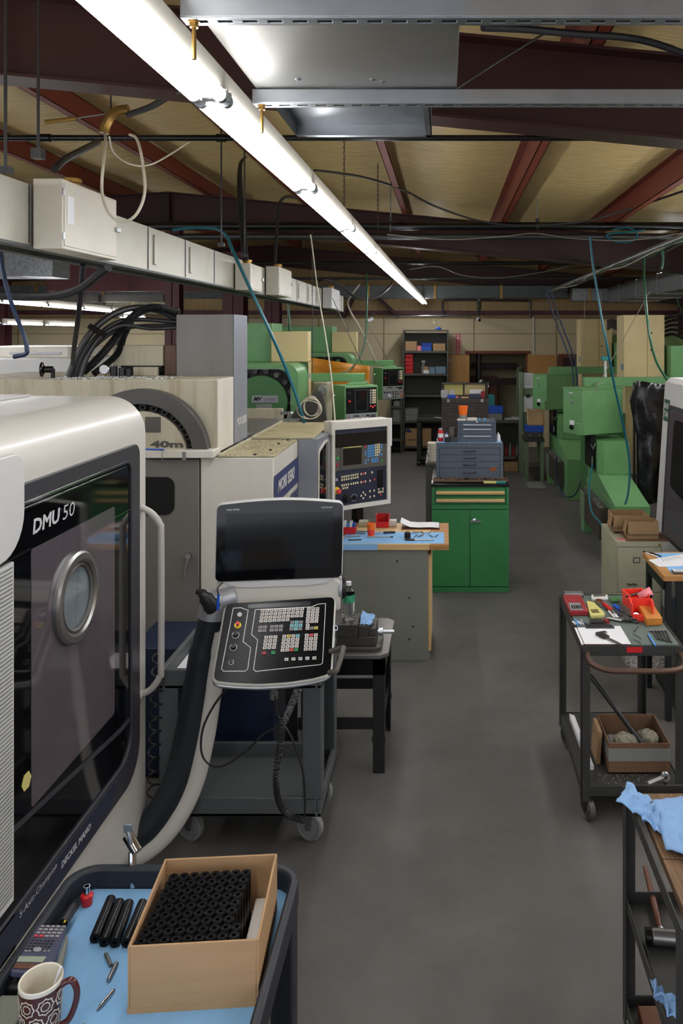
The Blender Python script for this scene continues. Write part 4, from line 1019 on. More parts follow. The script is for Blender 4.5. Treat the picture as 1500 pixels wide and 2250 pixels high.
def drawer_chest(px0, px1, ytop, Y, zb0, D_, drawers, mat, name, label, handle, zt=None):
    x0, x1 = fx(px0, Y), fx(px1, Y); zt = zt or fz(ytop, Y)
    T = thing(name, label, 'tool chest', ((x0 + x1) / 2, Y + D_ / 2, zb0))
    t = (x1 - x0) * .045
    link(MB().box((x0, Y + .012, zb0), (x1, Y + D_, zt)), 'case', mat, T, .003)
    mb = MB(); mb.frame([(x0, zb0), (x1, zb0), (x1, zt), (x0, zt)], [(x0 + t, zb0 + t * .6), (x1 - t, zb0 + t * .6), (x1 - t, zt - (zt - zb0) * drawers[0]), (x0 + t, zt - (zt - zb0) * drawers[0])], (0, Y, 0), (1, 0, 0), (0, 0, 1), (0, .0115, 0)); link(mb, 'front_frame', mat, T, .0015)
    za = zt - (zt - zb0) * drawers[0]; zz = zb0 + t * .6; n = len(drawers) - 1; tot = sum(drawers[1:])
    z1 = za - .003
    for d in drawers[1:]:
        z0 = z1 - (za - zz) * d / tot + .004
        D = link(MB().box((x0 + t + .003, Y + .003, z0), (x1 - t - .003, Y + .0115, z1)), 'drawer', mat, T, .0015)
        handle(D, x0 + t, x1 - t, Y, z0, z1); z1 = z0 - .004
    q = Vector(((x0 + x1) / 2, Y - .0005, (zt + za) / 2))
    mb = MB(); mb.lathe([(0, .004), (.006, .004), (.008, 0)], q, (0, -1, 0), 12); link(mb, 'lock', 'chrome', T)
    return T, x0, x1, zt
def h_bar(D, a, b, Y, z0, z1):
    mb = MB(); mb.box((a + .03, Y - .012, z1 - .022), (b - .03, Y + .0025, z1 - .008)); link(mb, 'handle', 'zinc', D, .002)
def h_pull(D, a, b, Y, z0, z1):
    m = (a + b) / 2; z = (z0 + z1) / 2 + .008
    mb = MB(); mb.tube([(m - .05, Y + .002, z), (m - .045, Y - .014, z - .006), (m + .045, Y - .014, z - .006), (m + .05, Y + .002, z)], .0045, 8, smooth=3); link(mb, 'pull_handle', 'steel_dark', D)
def h_knobs(D, a, b, Y, z0, z1):
    w_ = b - a; z = (z0 + z1) / 2
    for k in (.22, .78):
        mb = MB(); mb.cyl((a + w_ * k - .02, Y - .004, z), (a + w_ * k + .02, Y - .004, z), .005, seg=8); link(mb, 'pull', 'toolbox_brown', D)
Y1_ = 7.12
T, x0, x1, zt = drawer_chest(958, 1105, 973, Y1_, CT, .34, [.14, .2, .2, .19, .27], 'toolbox_blue', 'drawer_chest', 'large blue-grey four-drawer tool chest on the green cabinet', h_pull)
mb = MB(); q = at(1083, 1031, Y1_); mb.prism(circ(0, 0, 1, 20), (q.x, q.y + .0005, q.z), (.034, 0, 0), (0, 0, .016), (0, -.003, 0)); link(mb, 'badge', 'copper', T)
mb = MB(); z = CT; 
# wooden tray of bits in front of the chest
T = thing('bit_tray', 'brown wooden tray full of small bits before the blue chest', 'tray', (.21, 7.0, CT))
tx0, tx1 = fx(951, 7.0), fx(1114, 7.0)
link(MB().tray((tx0, 6.955, CT), (tx1, 7.105, CT + .022), .008), 'tray', 'brown_tray', T, .001)
for k in range(60):
    x = R.uniform(tx0 + .02, tx1 - .05); y = R.uniform(6.975, 7.08); a = R.uniform(0, 3.1)
    d = Vector((math.cos(a), math.sin(a), 0)) * R.uniform(.006, .02); c = Vector((x, y, CT + .016))
    link(MB().cyl(c - d, c + d, R.uniform(.0025, .006), seg=6), 'bit', R.choice(['steel_dark', 'steel', 'steel_dark', 'lamp_black', 'chrome']), T)
for (px0, px1, mat, lab) in ((1062, 1090, 'hex_yellow', 'yellow folding hex key set on the black top of the green cabinet'), (1090, 1111, 'teal', 'teal pocket case beside the yellow hex keys on the green cabinet')):
    solo(MB().box((fx(px0, 6.93), 6.918, CT), (fx(px1, 6.93), 6.95, CT + .016)), 'hex_key_set', mat, lab, 'hand tool', bevel=.003)
solo(MB().box((gx0 - .002, 6.915, CT), (gx0 + .012, 6.953, CT + .02)), 'note_pad', 'paper', 'small white note pad at the left corner of the green cabinet top', 'paper')
# second chest on top of the first
CT2 = zt
mb = MB(); mb.box((x0 + .015, Y1_ - .004, CT2), (x1 - .01, Y1_ + .33, CT2 + .0015)); solo(mb, 'liner_sheet', 'paper_blue', 'blue paper liner lying on top of the large blue chest', 'paper')
CT2 += .0015
T, a0, a1, zt2 = drawer_chest(1006, 1089, 926, Y1_ + .02, CT2, .26, [.09, .22, .34, .35], 'toolbox_blue', 'drawer_chest', 'small blue-grey three-drawer chest stacked on the large one', h_bar, zt=CT2 + .192)
for (px, py0, py1, r, mat, lab, nm, cat) in ((968, 937, 965, .026, 'red', 'red and white drink can on the large blue chest', 'drink_can', 'can'), (981, 945, 962, .017, 'paper', 'small white pill bottle beside the drink can', 'pill_bottle', 'bottle'), (994, 932, 962, .032, 'pendant_grey', 'dark grey round canister beside the small chest', 'canister', 'canister')):
    p = Vector((fx(px, Y1_ + .1), Y1_ + .1, CT2)); h = (py1 - py0) * (Y1_ + .1) / F
    T = thing(nm, lab, cat, p)
    link(MB().lathe([(0, 0), (r * .85, 0), (r, .008), (r, h * .82), (r * .82, h * .9), (r * .8, h * .9)], p, (0, 0, 1), 20), 'body', mat, T)
    link(MB().lathe([(0, h), (r * .8, h), (r * .82, h - .004), (r * .82, h * .9)], p, (0, 0, 1), 20), 'lid', 'blue' if nm == 'pill_bottle' else ('zinc' if nm == 'drink_can' else mat), T)
    if nm == 'drink_can': link(MB().lathe([(r + .0004, h * .3), (r + .0008, h * .32), (r + .0008, h * .6), (r + .0004, h * .62)], p, (0, 0, 1), 20), 'band', 'paper', T)
for (px0, px1, mat, nm, lab) in ((976, 989, 'lamp_black', 'gauge_block', 'black square block in front of the pill bottle'), (990, 1005, 'steel_dark', 'gauge_block', 'dark steel block in front of the round canister')):
    solo(MB().box((fx(px0, Y1_), Y1_ + .012, CT2), (fx(px1, Y1_), Y1_ + .06, CT2 + .045)), nm, mat, lab, 'block', bevel=.002)
p = Vector((fx(1094, Y1_ + .1), Y1_ + .1, CT2))
solo(MB().lathe([(0, 0), (.02, 0), (.02, .05), (.012, .065), (.008, .066), (.004, .08), (0, .08)], p, (0, 0, 1), 14), 'squeeze_bottle', 'paper', 'white squeeze bottle at the right end of the large blue chest', 'bottle')
p = Vector((fx(1017, Y1_ + .12), Y1_ + .12, zt2))
T = thing('plastic_cup', 'bright orange tapered cup on top of the small chest', 'cup', p)
link(MB().lathe([(0, .002), (.03, .002), (.032, 0), (.032, .045)], p, (0, 0, 1), 24), 'grey_base', 'bin_grey', T)
link(MB().lathe([(.033, .045), (.043, .118), (.044, .125), (.0405, .125), (.031, .046)], p, (0, 0, 1), 24), 'cup_body', 'orange', T)
for (px0, px1, mat, lab, zz) in ((1004, 1024, 'foam_white', 'white foam block under the edge of the orange cup', .012), (1026, 1048, 'foam_white', 'white ribbed block beside the orange cup on the small chest', .026)):
    solo(MB().box((fx(px0, Y1_), Y1_ + .03, zt2), (fx(px1, Y1_), Y1_ + .07, zt2 + zz)), 'foam_block', mat, lab, 'foam block', bevel=.004)
for k in range(5):
    mb = MB(); x = fx(1046, Y1_) + k * .024; mb.box((x, Y1_ + .04, zt2), (x + .05, Y1_ + .2, zt2 + .004 + .003 * k) if False else (x + .018, Y1_ + .2, zt2 + .006))
    solo(mb, 'file_tool', 'key_blue' if k % 2 else 'steel', 'thin flat file lying on the right end of the small chest', 'file', 'files on top of the small chest')
# green leg table behind the chest with gloves
T = thing('side_table', 'dark green-grey table whose corner shows left of the blue chest', 'table', (0.0, 8.3, 0))
sx0, sx1 = fx(934, 8.0), .5; sz = fz(1017, 8.0)
link(MB().box((sx0, 8.0, sz - .03), (sx1, 8.6, sz)), 'table_top', 'shelf_grey', T, .003)
for (x, y) in ((sx0 + .005, 8.005), (sx0 + .005, 8.53), (sx1 - .065, 8.53), (sx1 - .065, 8.005)): link(MB().box((x, y, 0), (x + .06, y + .06, sz - .031)), 'leg', 'sage' if False else 'shelf_grey', T, .002)
for k in range(9):
    z = sz + k * .021; x = fx(949, 8.1) + R.uniform(-.006, .006)
    mb = MB(); mb.prism(roundpoly([(x - .045, 8.06), (x + .045, 8.05), (x + .05, 8.2), (x - .04, 8.21)], .03), (0, 0, z), (1, 0, 0), (0, 1, 0), (0, 0, .0195)); solo(mb, 'work_glove', 'glove', 'pale knitted work glove in the stack left of the blue chest', 'glove', 'stacked work gloves', bevel=.004)
# ================================================================ BEIGE MACHINING CENTRE BEHIND THE CONSOLE
MX, MY = -.975, 4.5
MC = thing('machining_centre', 'large beige and grey machining centre with arched tool changer behind the console', 'machine', (-1.7, 5.2, 0))
zt = fz(1006, MY)
def mbox(a, b, name, mat, bev=.004, par=None): return link(MB().box(a, b), name, mat, par or MC, bev)
mbox((-2.9, MY + .03, .1), (MX - .002, 5.24, zt - .004), 'enclosure', 'mori_white')
mbox((fx(440, MY), MY, .12), (MX, MY + .029, zt), 'front_cover', 'mori_white', .006)
# shallow tray tops
def tray_top(x0, y0, x1, y1, z, name):
    mb = MB(); mb.box((x0, y0, z), (x1, y1, z + .004)); link(mb, name, 'mori_top', MC)
    mb = MB(); mb.box((x0, y0, z + .004), (x0 + .012, y1, z + .02)); mb.box((x0 + .012, y0, z + .004), (x1, y0 + .01, z + .012)); o = link(mb, 'tray_lip', 'mori_beige', MC, .002)
tray_top(fx(478, MY), MY + .002, MX - .001, 5.24, zt, 'top_tray')
for (px, py) in ((594, 990), (612, 976), (632, 968), (560, 1000)):
    p = atz(px, py, zt + .004); link(MB().lathe([(0, .008), (.008, .008), (.009, 0)], p, (0, 0, 1), 8), 'bolt', 'lamp_black', MC)
# door
dx0, dx1 = fx(322, MY), fx(438, MY)
D = mbox((-2.6, MY - .012, .12), (dx1, MY + .029, zt - .006), 'door', 'mori_grey', .004)
mb = MB(); mb.prism(rrect(fx(300, MY), fz(1130, MY), fx(385, MY), fz(1047, MY), .05), (0, MY - .0125, 0), (1, 0, 0), (0, 0, 1), (0, -.004, 0)); link(mb, 'door_window', 'display', D)
a, b = at(414, 1222, MY - .03), at(404, 1268, MY - .04)
mb = MB(); mb.lathe([(0, .03), (.016, .03), (.016, 0)], (a.x, MY - .012, a.z), (0, -1, 0), 16); mb.tube([a, a.lerp(b, .5), b], [.012, .011, .009], 10); link(mb, 'door_handle', 'chrome', D)
mbox((fx(320, MY), MY - .05, fz(1004, MY)), (fx(474, MY), MY + .1, fz(987, MY)), 'ledge', 'mori_white', .004)
mb = MB(); mb.box((fx(407, MY), MY - .054, fz(1008, MY)), (fx(415, MY), MY - .0505, fz(990, MY))); link(mb, 'catch', 'zinc', MC, .001)
# side with stripe
BSd = basis((MX + .002, MY, 0), (0, 1, 0), (0, 0, 1))
def SU(px, py): return uv_at(px, py, BSd)
q = [SU(602, 1047), SU(655, 998), SU(655, 1056), SU(602, 1096)]
z_hi0, z_lo0 = SU(602, 1047)[1], SU(602, 1110)[1]
mb = MB(BSd); mb.prism([(.002, z_hi0 - .165), (.735, z_hi0 - .165), (.735, z_hi0), (.002, z_hi0)], (0, 0, 0), (1, 0, 0), (0, 1, 0), (0, 0, .002)); ST = link(mb, 'name_stripe', 'navy_stripe', MC)
lettering('MORI SEIKI', BSd, .10, z_hi0 - .115, .50, .075, 'line_white', ST, 'lettering', .03, .25, .003)
lettering('MV-40M', BSd, .20, z_hi0 - .29, .50, .095, 'navy_stripe', MC, 'lettering', .05, 0, .002)
# rear grey post and the angled door with its window
px1 = fx(697, 5.245)
mbox((MX, 5.245, .1), (px1, 5.60, fz(965, 5.245)), 'side_post', 'mori_bluegrey', .004)
tray_top(fx(552, 5.245), 5.246, px1 - .03, 6.2, fz(965, 5.245) + .001, 'top_tray')
mb = MB(); zz = fz(965, 5.245); mb.prism([(px1, 5.252), (px1 + .004, 5.252), (px1 + .035, 5.53), (px1 + .02, 5.59), (px1, 5.59)], (0, 0, .25), (1, 0, 0), (0, 1, 0), (0, 0, zz - .25)); SD = link(mb, 'side_door', 'mori_bluegrey', MC, .003)
BW = basis((px1 + .005, 5.252, 0), (.056, .508, 0), (0, 0, 1))
mb = MB(BW); q = [uv_at(*p, BW) for p in ((699, 1128), (721, 1110), (721, 968), (714, 972), (700, 994))]; mb.prism(roundpoly(q, .03), (0, 0, 0), (1, 0, 0), (0, 1, 0), (0, 0, .005)); link(mb, 'side_window', 'black_gloss', SD)
mb = MB(BW); mb.frame(roundpoly([(x + (-.012 if x < .3 else .012), y + (-.012 if y < 1.3 else .014)) for x, y in q], .03), roundpoly(q, .03), (0, 0, 0), (1, 0, 0), (0, 1, 0), (0, 0, .007)); link(mb, 'window_seal', 'mori_white', SD)
# tool changer block
TY = 4.56
TX = fx(477, TY); ZT = fz(834, TY); ZB = zt + .02
mbox((-2.95, TY, ZB), (TX, 4.9, ZT), 'magazine_housing', 'mori_beige', .005)
BT = basis((TX + .001, TY, 0), (0, 1, 0), (0, 0, 1))
mb = MB(BT); q0, q1 = uv_at(488, 858, BT), uv_at(515, 945, BT); mb.prism(rrect(.03, 1.60, .29, 1.90, .006), (0, 0, 0), (1, 0, 0), (0, 1, 0), (0, 0, .003)); link(mb, 'access_cover', 'mori_white', MC, .001)
mbox((TX + .0005, TY + .002, ZB + .002), (TX + .0035, 4.895, ZT - .003), 'end_cover', 'mori_white', .001)
cx, cz = fx(318, TY), fz(1000, TY); ro, ri, rd = 147 * TY / F, 114 * TY / F, 98 * TY / F
a0, a1 = math.radians(4), math.radians(176)
def half(r): return circ(cx, cz, r, 40, a0, a1, True)
mb = MB(); h1, h2 = half(ro), half(ri); mb.prism(h1 + h2[::-1], (0, TY - .07, 0), (1, 0, 0), (0, 0, 1), (0, .069, 0)); link(mb, 'arch_hood', 'arch_grey', MC, .003)
mb = MB(); mb.prism(half(ri - .001), (0, TY - .006, 0), (1, 0, 0), (0, 0, 1), (0, .005, 0)); link(mb, 'magazine_well', 'lamp_black', MC)
mb = MB(); mb.prism(half(rd), (0, TY - .05, 0), (1, 0, 0), (0, 0, 1), (0, .043, 0)); DI = link(mb, 'magazine_disc', 'mori_beige', MC, .003)
for k in range(13):
    t = math.radians(10 + 160 * k / 12); c = Vector((cx + (ri + rd) / 2 * math.cos(t), TY - .035, cz + (ri + rd) / 2 * math.sin(t)))
    link(MB().lathe([(.008, .0), (.02, .0), (.02, .028)], c, (0, 1, 0), 14), 'tool_pocket', 'black_plastic', MC)
BF = basis((0, TY - .0505, 0), (1, 0, 0), (0, 0, 1))
u, v = uv_at(330, 984, BF); lettering('40m', BF, u, v, 72 * TY / F, 15.5 * TY / F, 'arch_grey', DI, 'lettering', .05, 0, .0008)
mb = MB(BF); mb.prism(rrect(fx(326, TY), fz(948, TY), fx(360, TY), fz(914, TY), .003), (0, 0, 0), (1, 0, 0), (0, 1, 0), (0, 0, .001)); link(mb, 'data_plate', 'pendant_grey', DI)
# tall grey cabinet of the machine
mbox((fx(387, 4.92), 4.92, ZT - .40), (TX - .002, 5.226, fz(691, 4.92)), 'column_cover', 'mori_grey', .004)
mbox((TX - .001, 4.915, ZB), (TX + .004, 5.235, fz(691, 4.92)), 'column_side', 'mori_bluegrey', .002)
BC = basis((TX + .0045, 4.92, 0), (0, 1, 0), (0, 0, 1)); u, v = uv_at(525, 934, BC)
lettering('MORI SEIKI', BC, .05, v, .24, .05, 'line_white', MC, 'lettering', .03, .2, .0008)
# bits on the roof of the block
Yb = 5.0
mbox((fx(248, Yb), Yb, fz(804, Yb)), (fx(358, Yb), Yb + .2, fz(759, Yb)), 'motor_cover', 'mori_beige', .004)
mbox((fx(262, Yb), Yb + .02, ZT), (fx(352, Yb), Yb + .18, fz(804, Yb)), 'motor_base', 'lamp_black', .004)
mbox((fx(296, Yb), Yb - .03, ZT), (fx(350, Yb), Yb - .002, fz(806, Yb)), 'small_cover', 'mori_beige', .003)
mbox((fx(360, Yb), Yb + .01, ZT), (fx(386, Yb), Yb + .2, fz(758, Yb)), 'guide_post', 'rusty', .003)
mbox((-2.9, 4.9, ZT - .1), (TX - .32, 5.5, ZT), 'rear_deck', 'mori_beige', .004)
p = at(228, 812, 4.86)
G = link(MB().lathe([(0, .0), (.028, .0), (.032, .004), (.032, .03), (0, .03)], p, (0, 1, 0), 24), 'pressure_gauge', 'chrome', MC)
link(MB().lathe([(0, -.001), (.026, -.001)], p, (0, 1, 0), 24), 'gauge_face', 'paper', G)
link(MB().cyl((p.x, p.y + .015, ZT), (p.x, p.y + .015, p.z - .03), .008, seg=8), 'gauge_stem', 'brass', G)
for (px, py, r) in ((250, 812, .022), (268, 815, .02), (282, 818, .018)):
    p = at(px, py, 4.88); link(MB().cyl((p.x, p.y, ZT), (p.x, p.y, p.z + .02), r, seg=10), 'valve', 'black_plastic', MC)
p = at(92, 812, 4.7); link(MB().lathe([(.03, -.01), (.042, -.006), (.045, 0), (.042, .006), (.03, .01)], p, (1, .3, 0), 24), 'handwheel', 'lamp_black', MC)
link(MB().cyl((p.x, p.y, p.z), (p.x + .06, p.y + .01, p.z), .02, seg=12), 'handwheel_hub', 'lamp_black', MC)
link(MB().cyl((p.x + .06, p.y + .01, ZT), (p.x + .06, p.y + .01, p.z + .005), .012, seg=10), 'handwheel_bracket', 'lamp_black', MC)
mb = MB()
for k in range(260):
    x = R.uniform(fx(120, 4.7), fx(380, 4.7)); y = R.uniform(4.57, 4.88); s_ = R.uniform(.002, .007)
    mb.bc((x, y, ZT + s_ * .45), (s_ * 2, s_, s_ * .9))
solo(mb, 'metal_chips', 'chips', 'bright metal chips strewn over the roof above the arched tool changer', 'metal chips', kind='stuff'); mb = MB()
for k in range(160):
    x = R.uniform(fx(500, 4.6), MX - .02); y = R.uniform(4.55, 5.2)
    s_ = R.uniform(.0015, .004)
    if x > TX + .02: mb.bc((x, y, zt + .005 + s_ * .4), (s_ * 2, s_, s_))
solo(mb, 'metal_chips', 'chips', 'fine metal chips scattered on the beige tray top left of the screen pendant', 'metal chips', kind='stuff')
# hose bundle over the top
def bundle(pts, r, name, mat, rib=False):
    q = crom([at(*p) for p in pts], 14); mb = MB()
    if rib:
        prev = None
        rr = [r if i % 2 else r * .82 for i in range(len(q) * 2)]
        qq = []
        for i in range(len(q) - 1): qq += [q[i], q[i].lerp(q[i + 1], .5)]
        mb.tube(qq, rr[:len(qq)], 12)
    else: mb.tube(q, r, 10)
    return link(mb, name, mat, MC)
bundle([(150, 828, 4.75), (172, 775, 4.78), (205, 725, 4.82), (250, 690, 4.9), (300, 676, 5.0), (350, 683, 5.05), (392, 704, 5.05)], .020, 'hose', 'hose_black')
bundle([(163, 828, 4.8), (182, 780, 4.84), (214, 738, 4.88), (258, 708, 4.95), (310, 702, 5.0), (392, 708, 5.02)], .014, 'hose', 'hose_black')
bundle([(170, 828, 4.85), (190, 782, 4.88), (222, 748, 4.9), (262, 724, 4.95), (320, 716, 5.0), (392, 716, 5.0)], .013, 'hose', 'hose_black')
bundle([(178, 828, 4.78), (195, 780, 4.8), (228, 735, 4.82), (270, 715, 4.9), (330, 722, 4.98), (392, 720, 4.98)], .012, 'hose', 'hose_black')
bundle([(182, 818, 4.9), (215, 788, 4.92), (252, 745, 4.94), (274, 712, 4.96), (310, 682, 4.98), (350, 676, 5.0), (394, 690, 5.02)], .026, 'ribbed_hose', 'black_plastic', True)
bundle([(205, 822, 4.95), (240, 795, 4.97), (262, 770, 5.0), (272, 735, 5.02), (292, 700, 5.05), (330, 678, 5.05), (394, 684, 5.06)], .022, 'ribbed_hose', 'black_plastic', True)
a, b = at(195, 716, 4.80), at(232, 738, 4.82)
mb = MB(); mb.tube([a, a.lerp(b, .5), b], .018, 8); link(mb, 'hose_clamp', 'lamp_black', MC)
bundle([(262, 770, 5.05), (268, 740, 5.05), (285, 705, 5.06)], .03, 'hose_sleeve', 'hose_black')

# swing pendant of that machine
def pendant_corner(c, ang, wd, dp): pass
PA, PB_ = at(727, 945, 5.55), at(855, 935, 5.83)
PT = thing('machine_pendant', 'pale swing-out machine control pendant with screen and keys behind the console', 'control panel', (PA.x + .2, PA.y + .15, 0))
zb0 = fz(1124, 5.55)
BP = basis((PA.x, PA.y, zb0), PB_ - PA - Vector((0, 0, PB_.z - PA.z)), (0, 0, 1)); PW = (PB_ - PA).length; PH = fz(928, 5.55) - zb0
mb = MB(BP); mb.box((0, 0, -.11), (PW, PH, -.002)); link(mb, 'pendant_box', 'mori_white', PT, .004)
mb = MB(BP); mb.frame([(0, 0), (PW, 0), (PW, PH), (0, PH)], [(.022, .03), (PW - .026, .03), (PW - .026, PH - .055), (.022, PH - .055)], (0, 0, -.002), (1, 0, 0), (0, 1, 0), (0, 0, .022)); link(mb, 'bezel', 'mori_white', PT, .002)
mb = MB(BP); mb.box((.022, .03, -.002), (PW - .026, PH - .055, .001)); PL = link(mb, 'panel_face', 'navy_panel', PT)
def P(px, py): return uv_at(px, py, BP)
def prect(x0, y0, x1, y1, name, mat, th=.003, z0=.001, par=None, r=.002):
    a = P(x0, y1); b = P(x1, y0); ym = (P(x0, y1)[1] + P(x1, y1)[1]) / 2; yM = (P(x0, y0)[1] + P(x1, y0)[1]) / 2
    mb = MB(BP); mb.prism(rrect(a[0], ym, b[0], yM, r, 2), (0, 0, z0), (1, 0, 0), (0, 1, 0), (0, 0, th)); return link(mb, name, mat, par or PL)
def zq(x, y): return (720 + x / 10, 910 + y / 10)          # a detail measured on a 150 x 220 pixel crop
prect(*zq(120, 400), *zq(1330, 690), 'visor', 'lamp_black', .006)
prect(*zq(150, 720), *zq(265, 1250), 'side_module', 'pendant_grey')
G = prect(*zq(275, 680), *zq(1275, 1180), 'screen_module', 'pendant_grey', .004)
prect(*zq(325, 730), *zq(735, 1110), 'screen', 'display', .001, .005, G)
prect(*zq(325, 712), *zq(735, 745), 'name_bar', 'hex_yellow', .001, .005, G)
for (x, y, m) in ((207, 965, 'green_btn'), (205, 1120, 'red_dark')): prect(*zq(x - 28, y - 28), *zq(x + 28, y + 28), 'push_button', m, .004, .004)
pk = {}
def pkey(x, y, m, s_=17):
    u, v = P(*zq(x, y))
    if m not in pk:
        mb = MB(BP); mb.bc((u, v, .0065), (s_ * .00062, s_ * .00082, .005)); pk[m] = (link(mb, 'key', m, PT, .0005), u, v); return
    o, u0, v0 = pk[m]; copy_part(o, PT, BP.to_3x3() @ Vector((u - u0, v - v0, 0)))
for j in range(5):
    for i in range(7):
        pkey(875 + i * 41, 703 + j * 56 - i * 7, 'key_blue' if i < 4 or (j == 4 and i == 6) else 'key_cream')
for (x, y) in ((822, 830), (822, 885), (822, 1010), (877, 1003), (822, 1075), (1170, 670), (1170, 720), (1170, 780), (1168, 885)): pkey(x, y, 'key_blue')
for j in range(2):
    for i in range(4): pkey(960 + i * 40, 988 + j * 55 - i * 7, 'key_blue')
pkey(822, 705, 'key_red'); pkey(1170, 1020, 'green_btn', 24)
for (x0, y0, nx_, ny_, dx, dy) in ((300, 1380, 4, 2, 49, 65), (503, 1345, 4, 2, 48, 65), (300, 1565, 4, 1, 48, 65), (322, 1628, 3, 1, 48, 65), (503, 1530, 4, 1, 48, 65)):
    for j in range(ny_):
        for i in range(nx_): pkey(x0 + i * dx, y0 + j * dy - i * 9, 'key_cream', 20)
for (x, y) in ((722, 1315), (815, 1297), (962, 1275), (722, 1492), (815, 1477), (914, 1460), (768, 1718), (722, 1790), (812, 1768), (768, 1843), (914, 1692), (1005, 1676), (914, 1815), (1005, 1797), (1107, 1648), (1197, 1632), (1107, 1715), (1150, 1705), (1197, 1697)): pkey(x, y, 'key_cream', 20)
for (x, y) in ((768, 1306), (768, 1483), (1012, 1433), (1150, 1768)): pkey(x, y, 'key_red', 22)
def pround(x, y, prof, mat, name, par=None):
    u, v = P(*zq(x, y)); mb = MB(BP); mb.lathe(prof, (u, v, .001), (0, 0, 1), 24); return link(mb, name, mat, par or PT)
E = pround(190, 1680, [(0, .006), (.025, .006), (.026, 0)], 'yellow', 'emergency_collar'); pround(200, 1685, [(0, .04), (.015, .038), (.018, .032), (.016, .02), (.011, .006)], 'key_red', 'emergency_stop', E)
pround(180, 1440, [(0, .012), (.010, .012), (.011, 0)], 'silver', 'key_switch')
D = pround(400, 1850, [(0, .01), (.03, .01), (.032, 0)], 'black_plastic', 'dial_base'); pround(400, 1850, [(0, .05), (.02, .048), (.022, .04), (.02, .01)], 'black_plastic', 'pulse_dial', D)
D = pround(575, 1830, [(.022, .002), (.026, .002)], 'silver', 'dial_scale'); pround(575, 1830, [(0, .03), (.012, .03), (.014, .002)], 'black_plastic', 'rotary_switch', D)
mb = MB(BP); q = P(*zq(1150, 1450)); mb.box((q[0] - .028, q[1] - .055, .001), (q[0] + .022, q[1] + .075, .003)); link(mb, 'legend_plate', 'lamp_black', PL)
mb = MB(BP); mb.box((-.01, PH - .09, -.02), (.014, PH + .008, .03)); link(mb, 'hinge_block', 'mori_white', PT, .003)
c = Vector((fx(785, 6.17), 6.17, 0)); mb = MB(); mb.cyl((c.x, c.y, .08), (c.x, c.y, zb0 + .10), .045, seg=20); mb.cyl((c.x, c.y, 0), (c.x, c.y, .08), .10, .08, seg=24); mb.tube([(c.x, c.y, zb0 + .06), BP @ Vector((PW * .5, .06, -.1))], .03, 12); link(mb, 'pedestal', 'lamp_black', PT)
mb = MB(BP); q = P(*zq(1385, 1720)); mb.lathe([(.0, -.05), (.012, -.05), (.014, -.03), (.012, -.01), (0, -.01)], (PW + .012, q[1], 0), (0, 0, 1), 12); link(mb, 'cable_gland', 'copper', PT)
mb = MB(BP); mb.box((PW + .001, PH - .22, -.10), (PW + .085, PH - .012, -.0988)); solo(mb, 'taped_sheet', 'paper', 'white sheet of paper taped beside the swing-out pendant', 'paper')

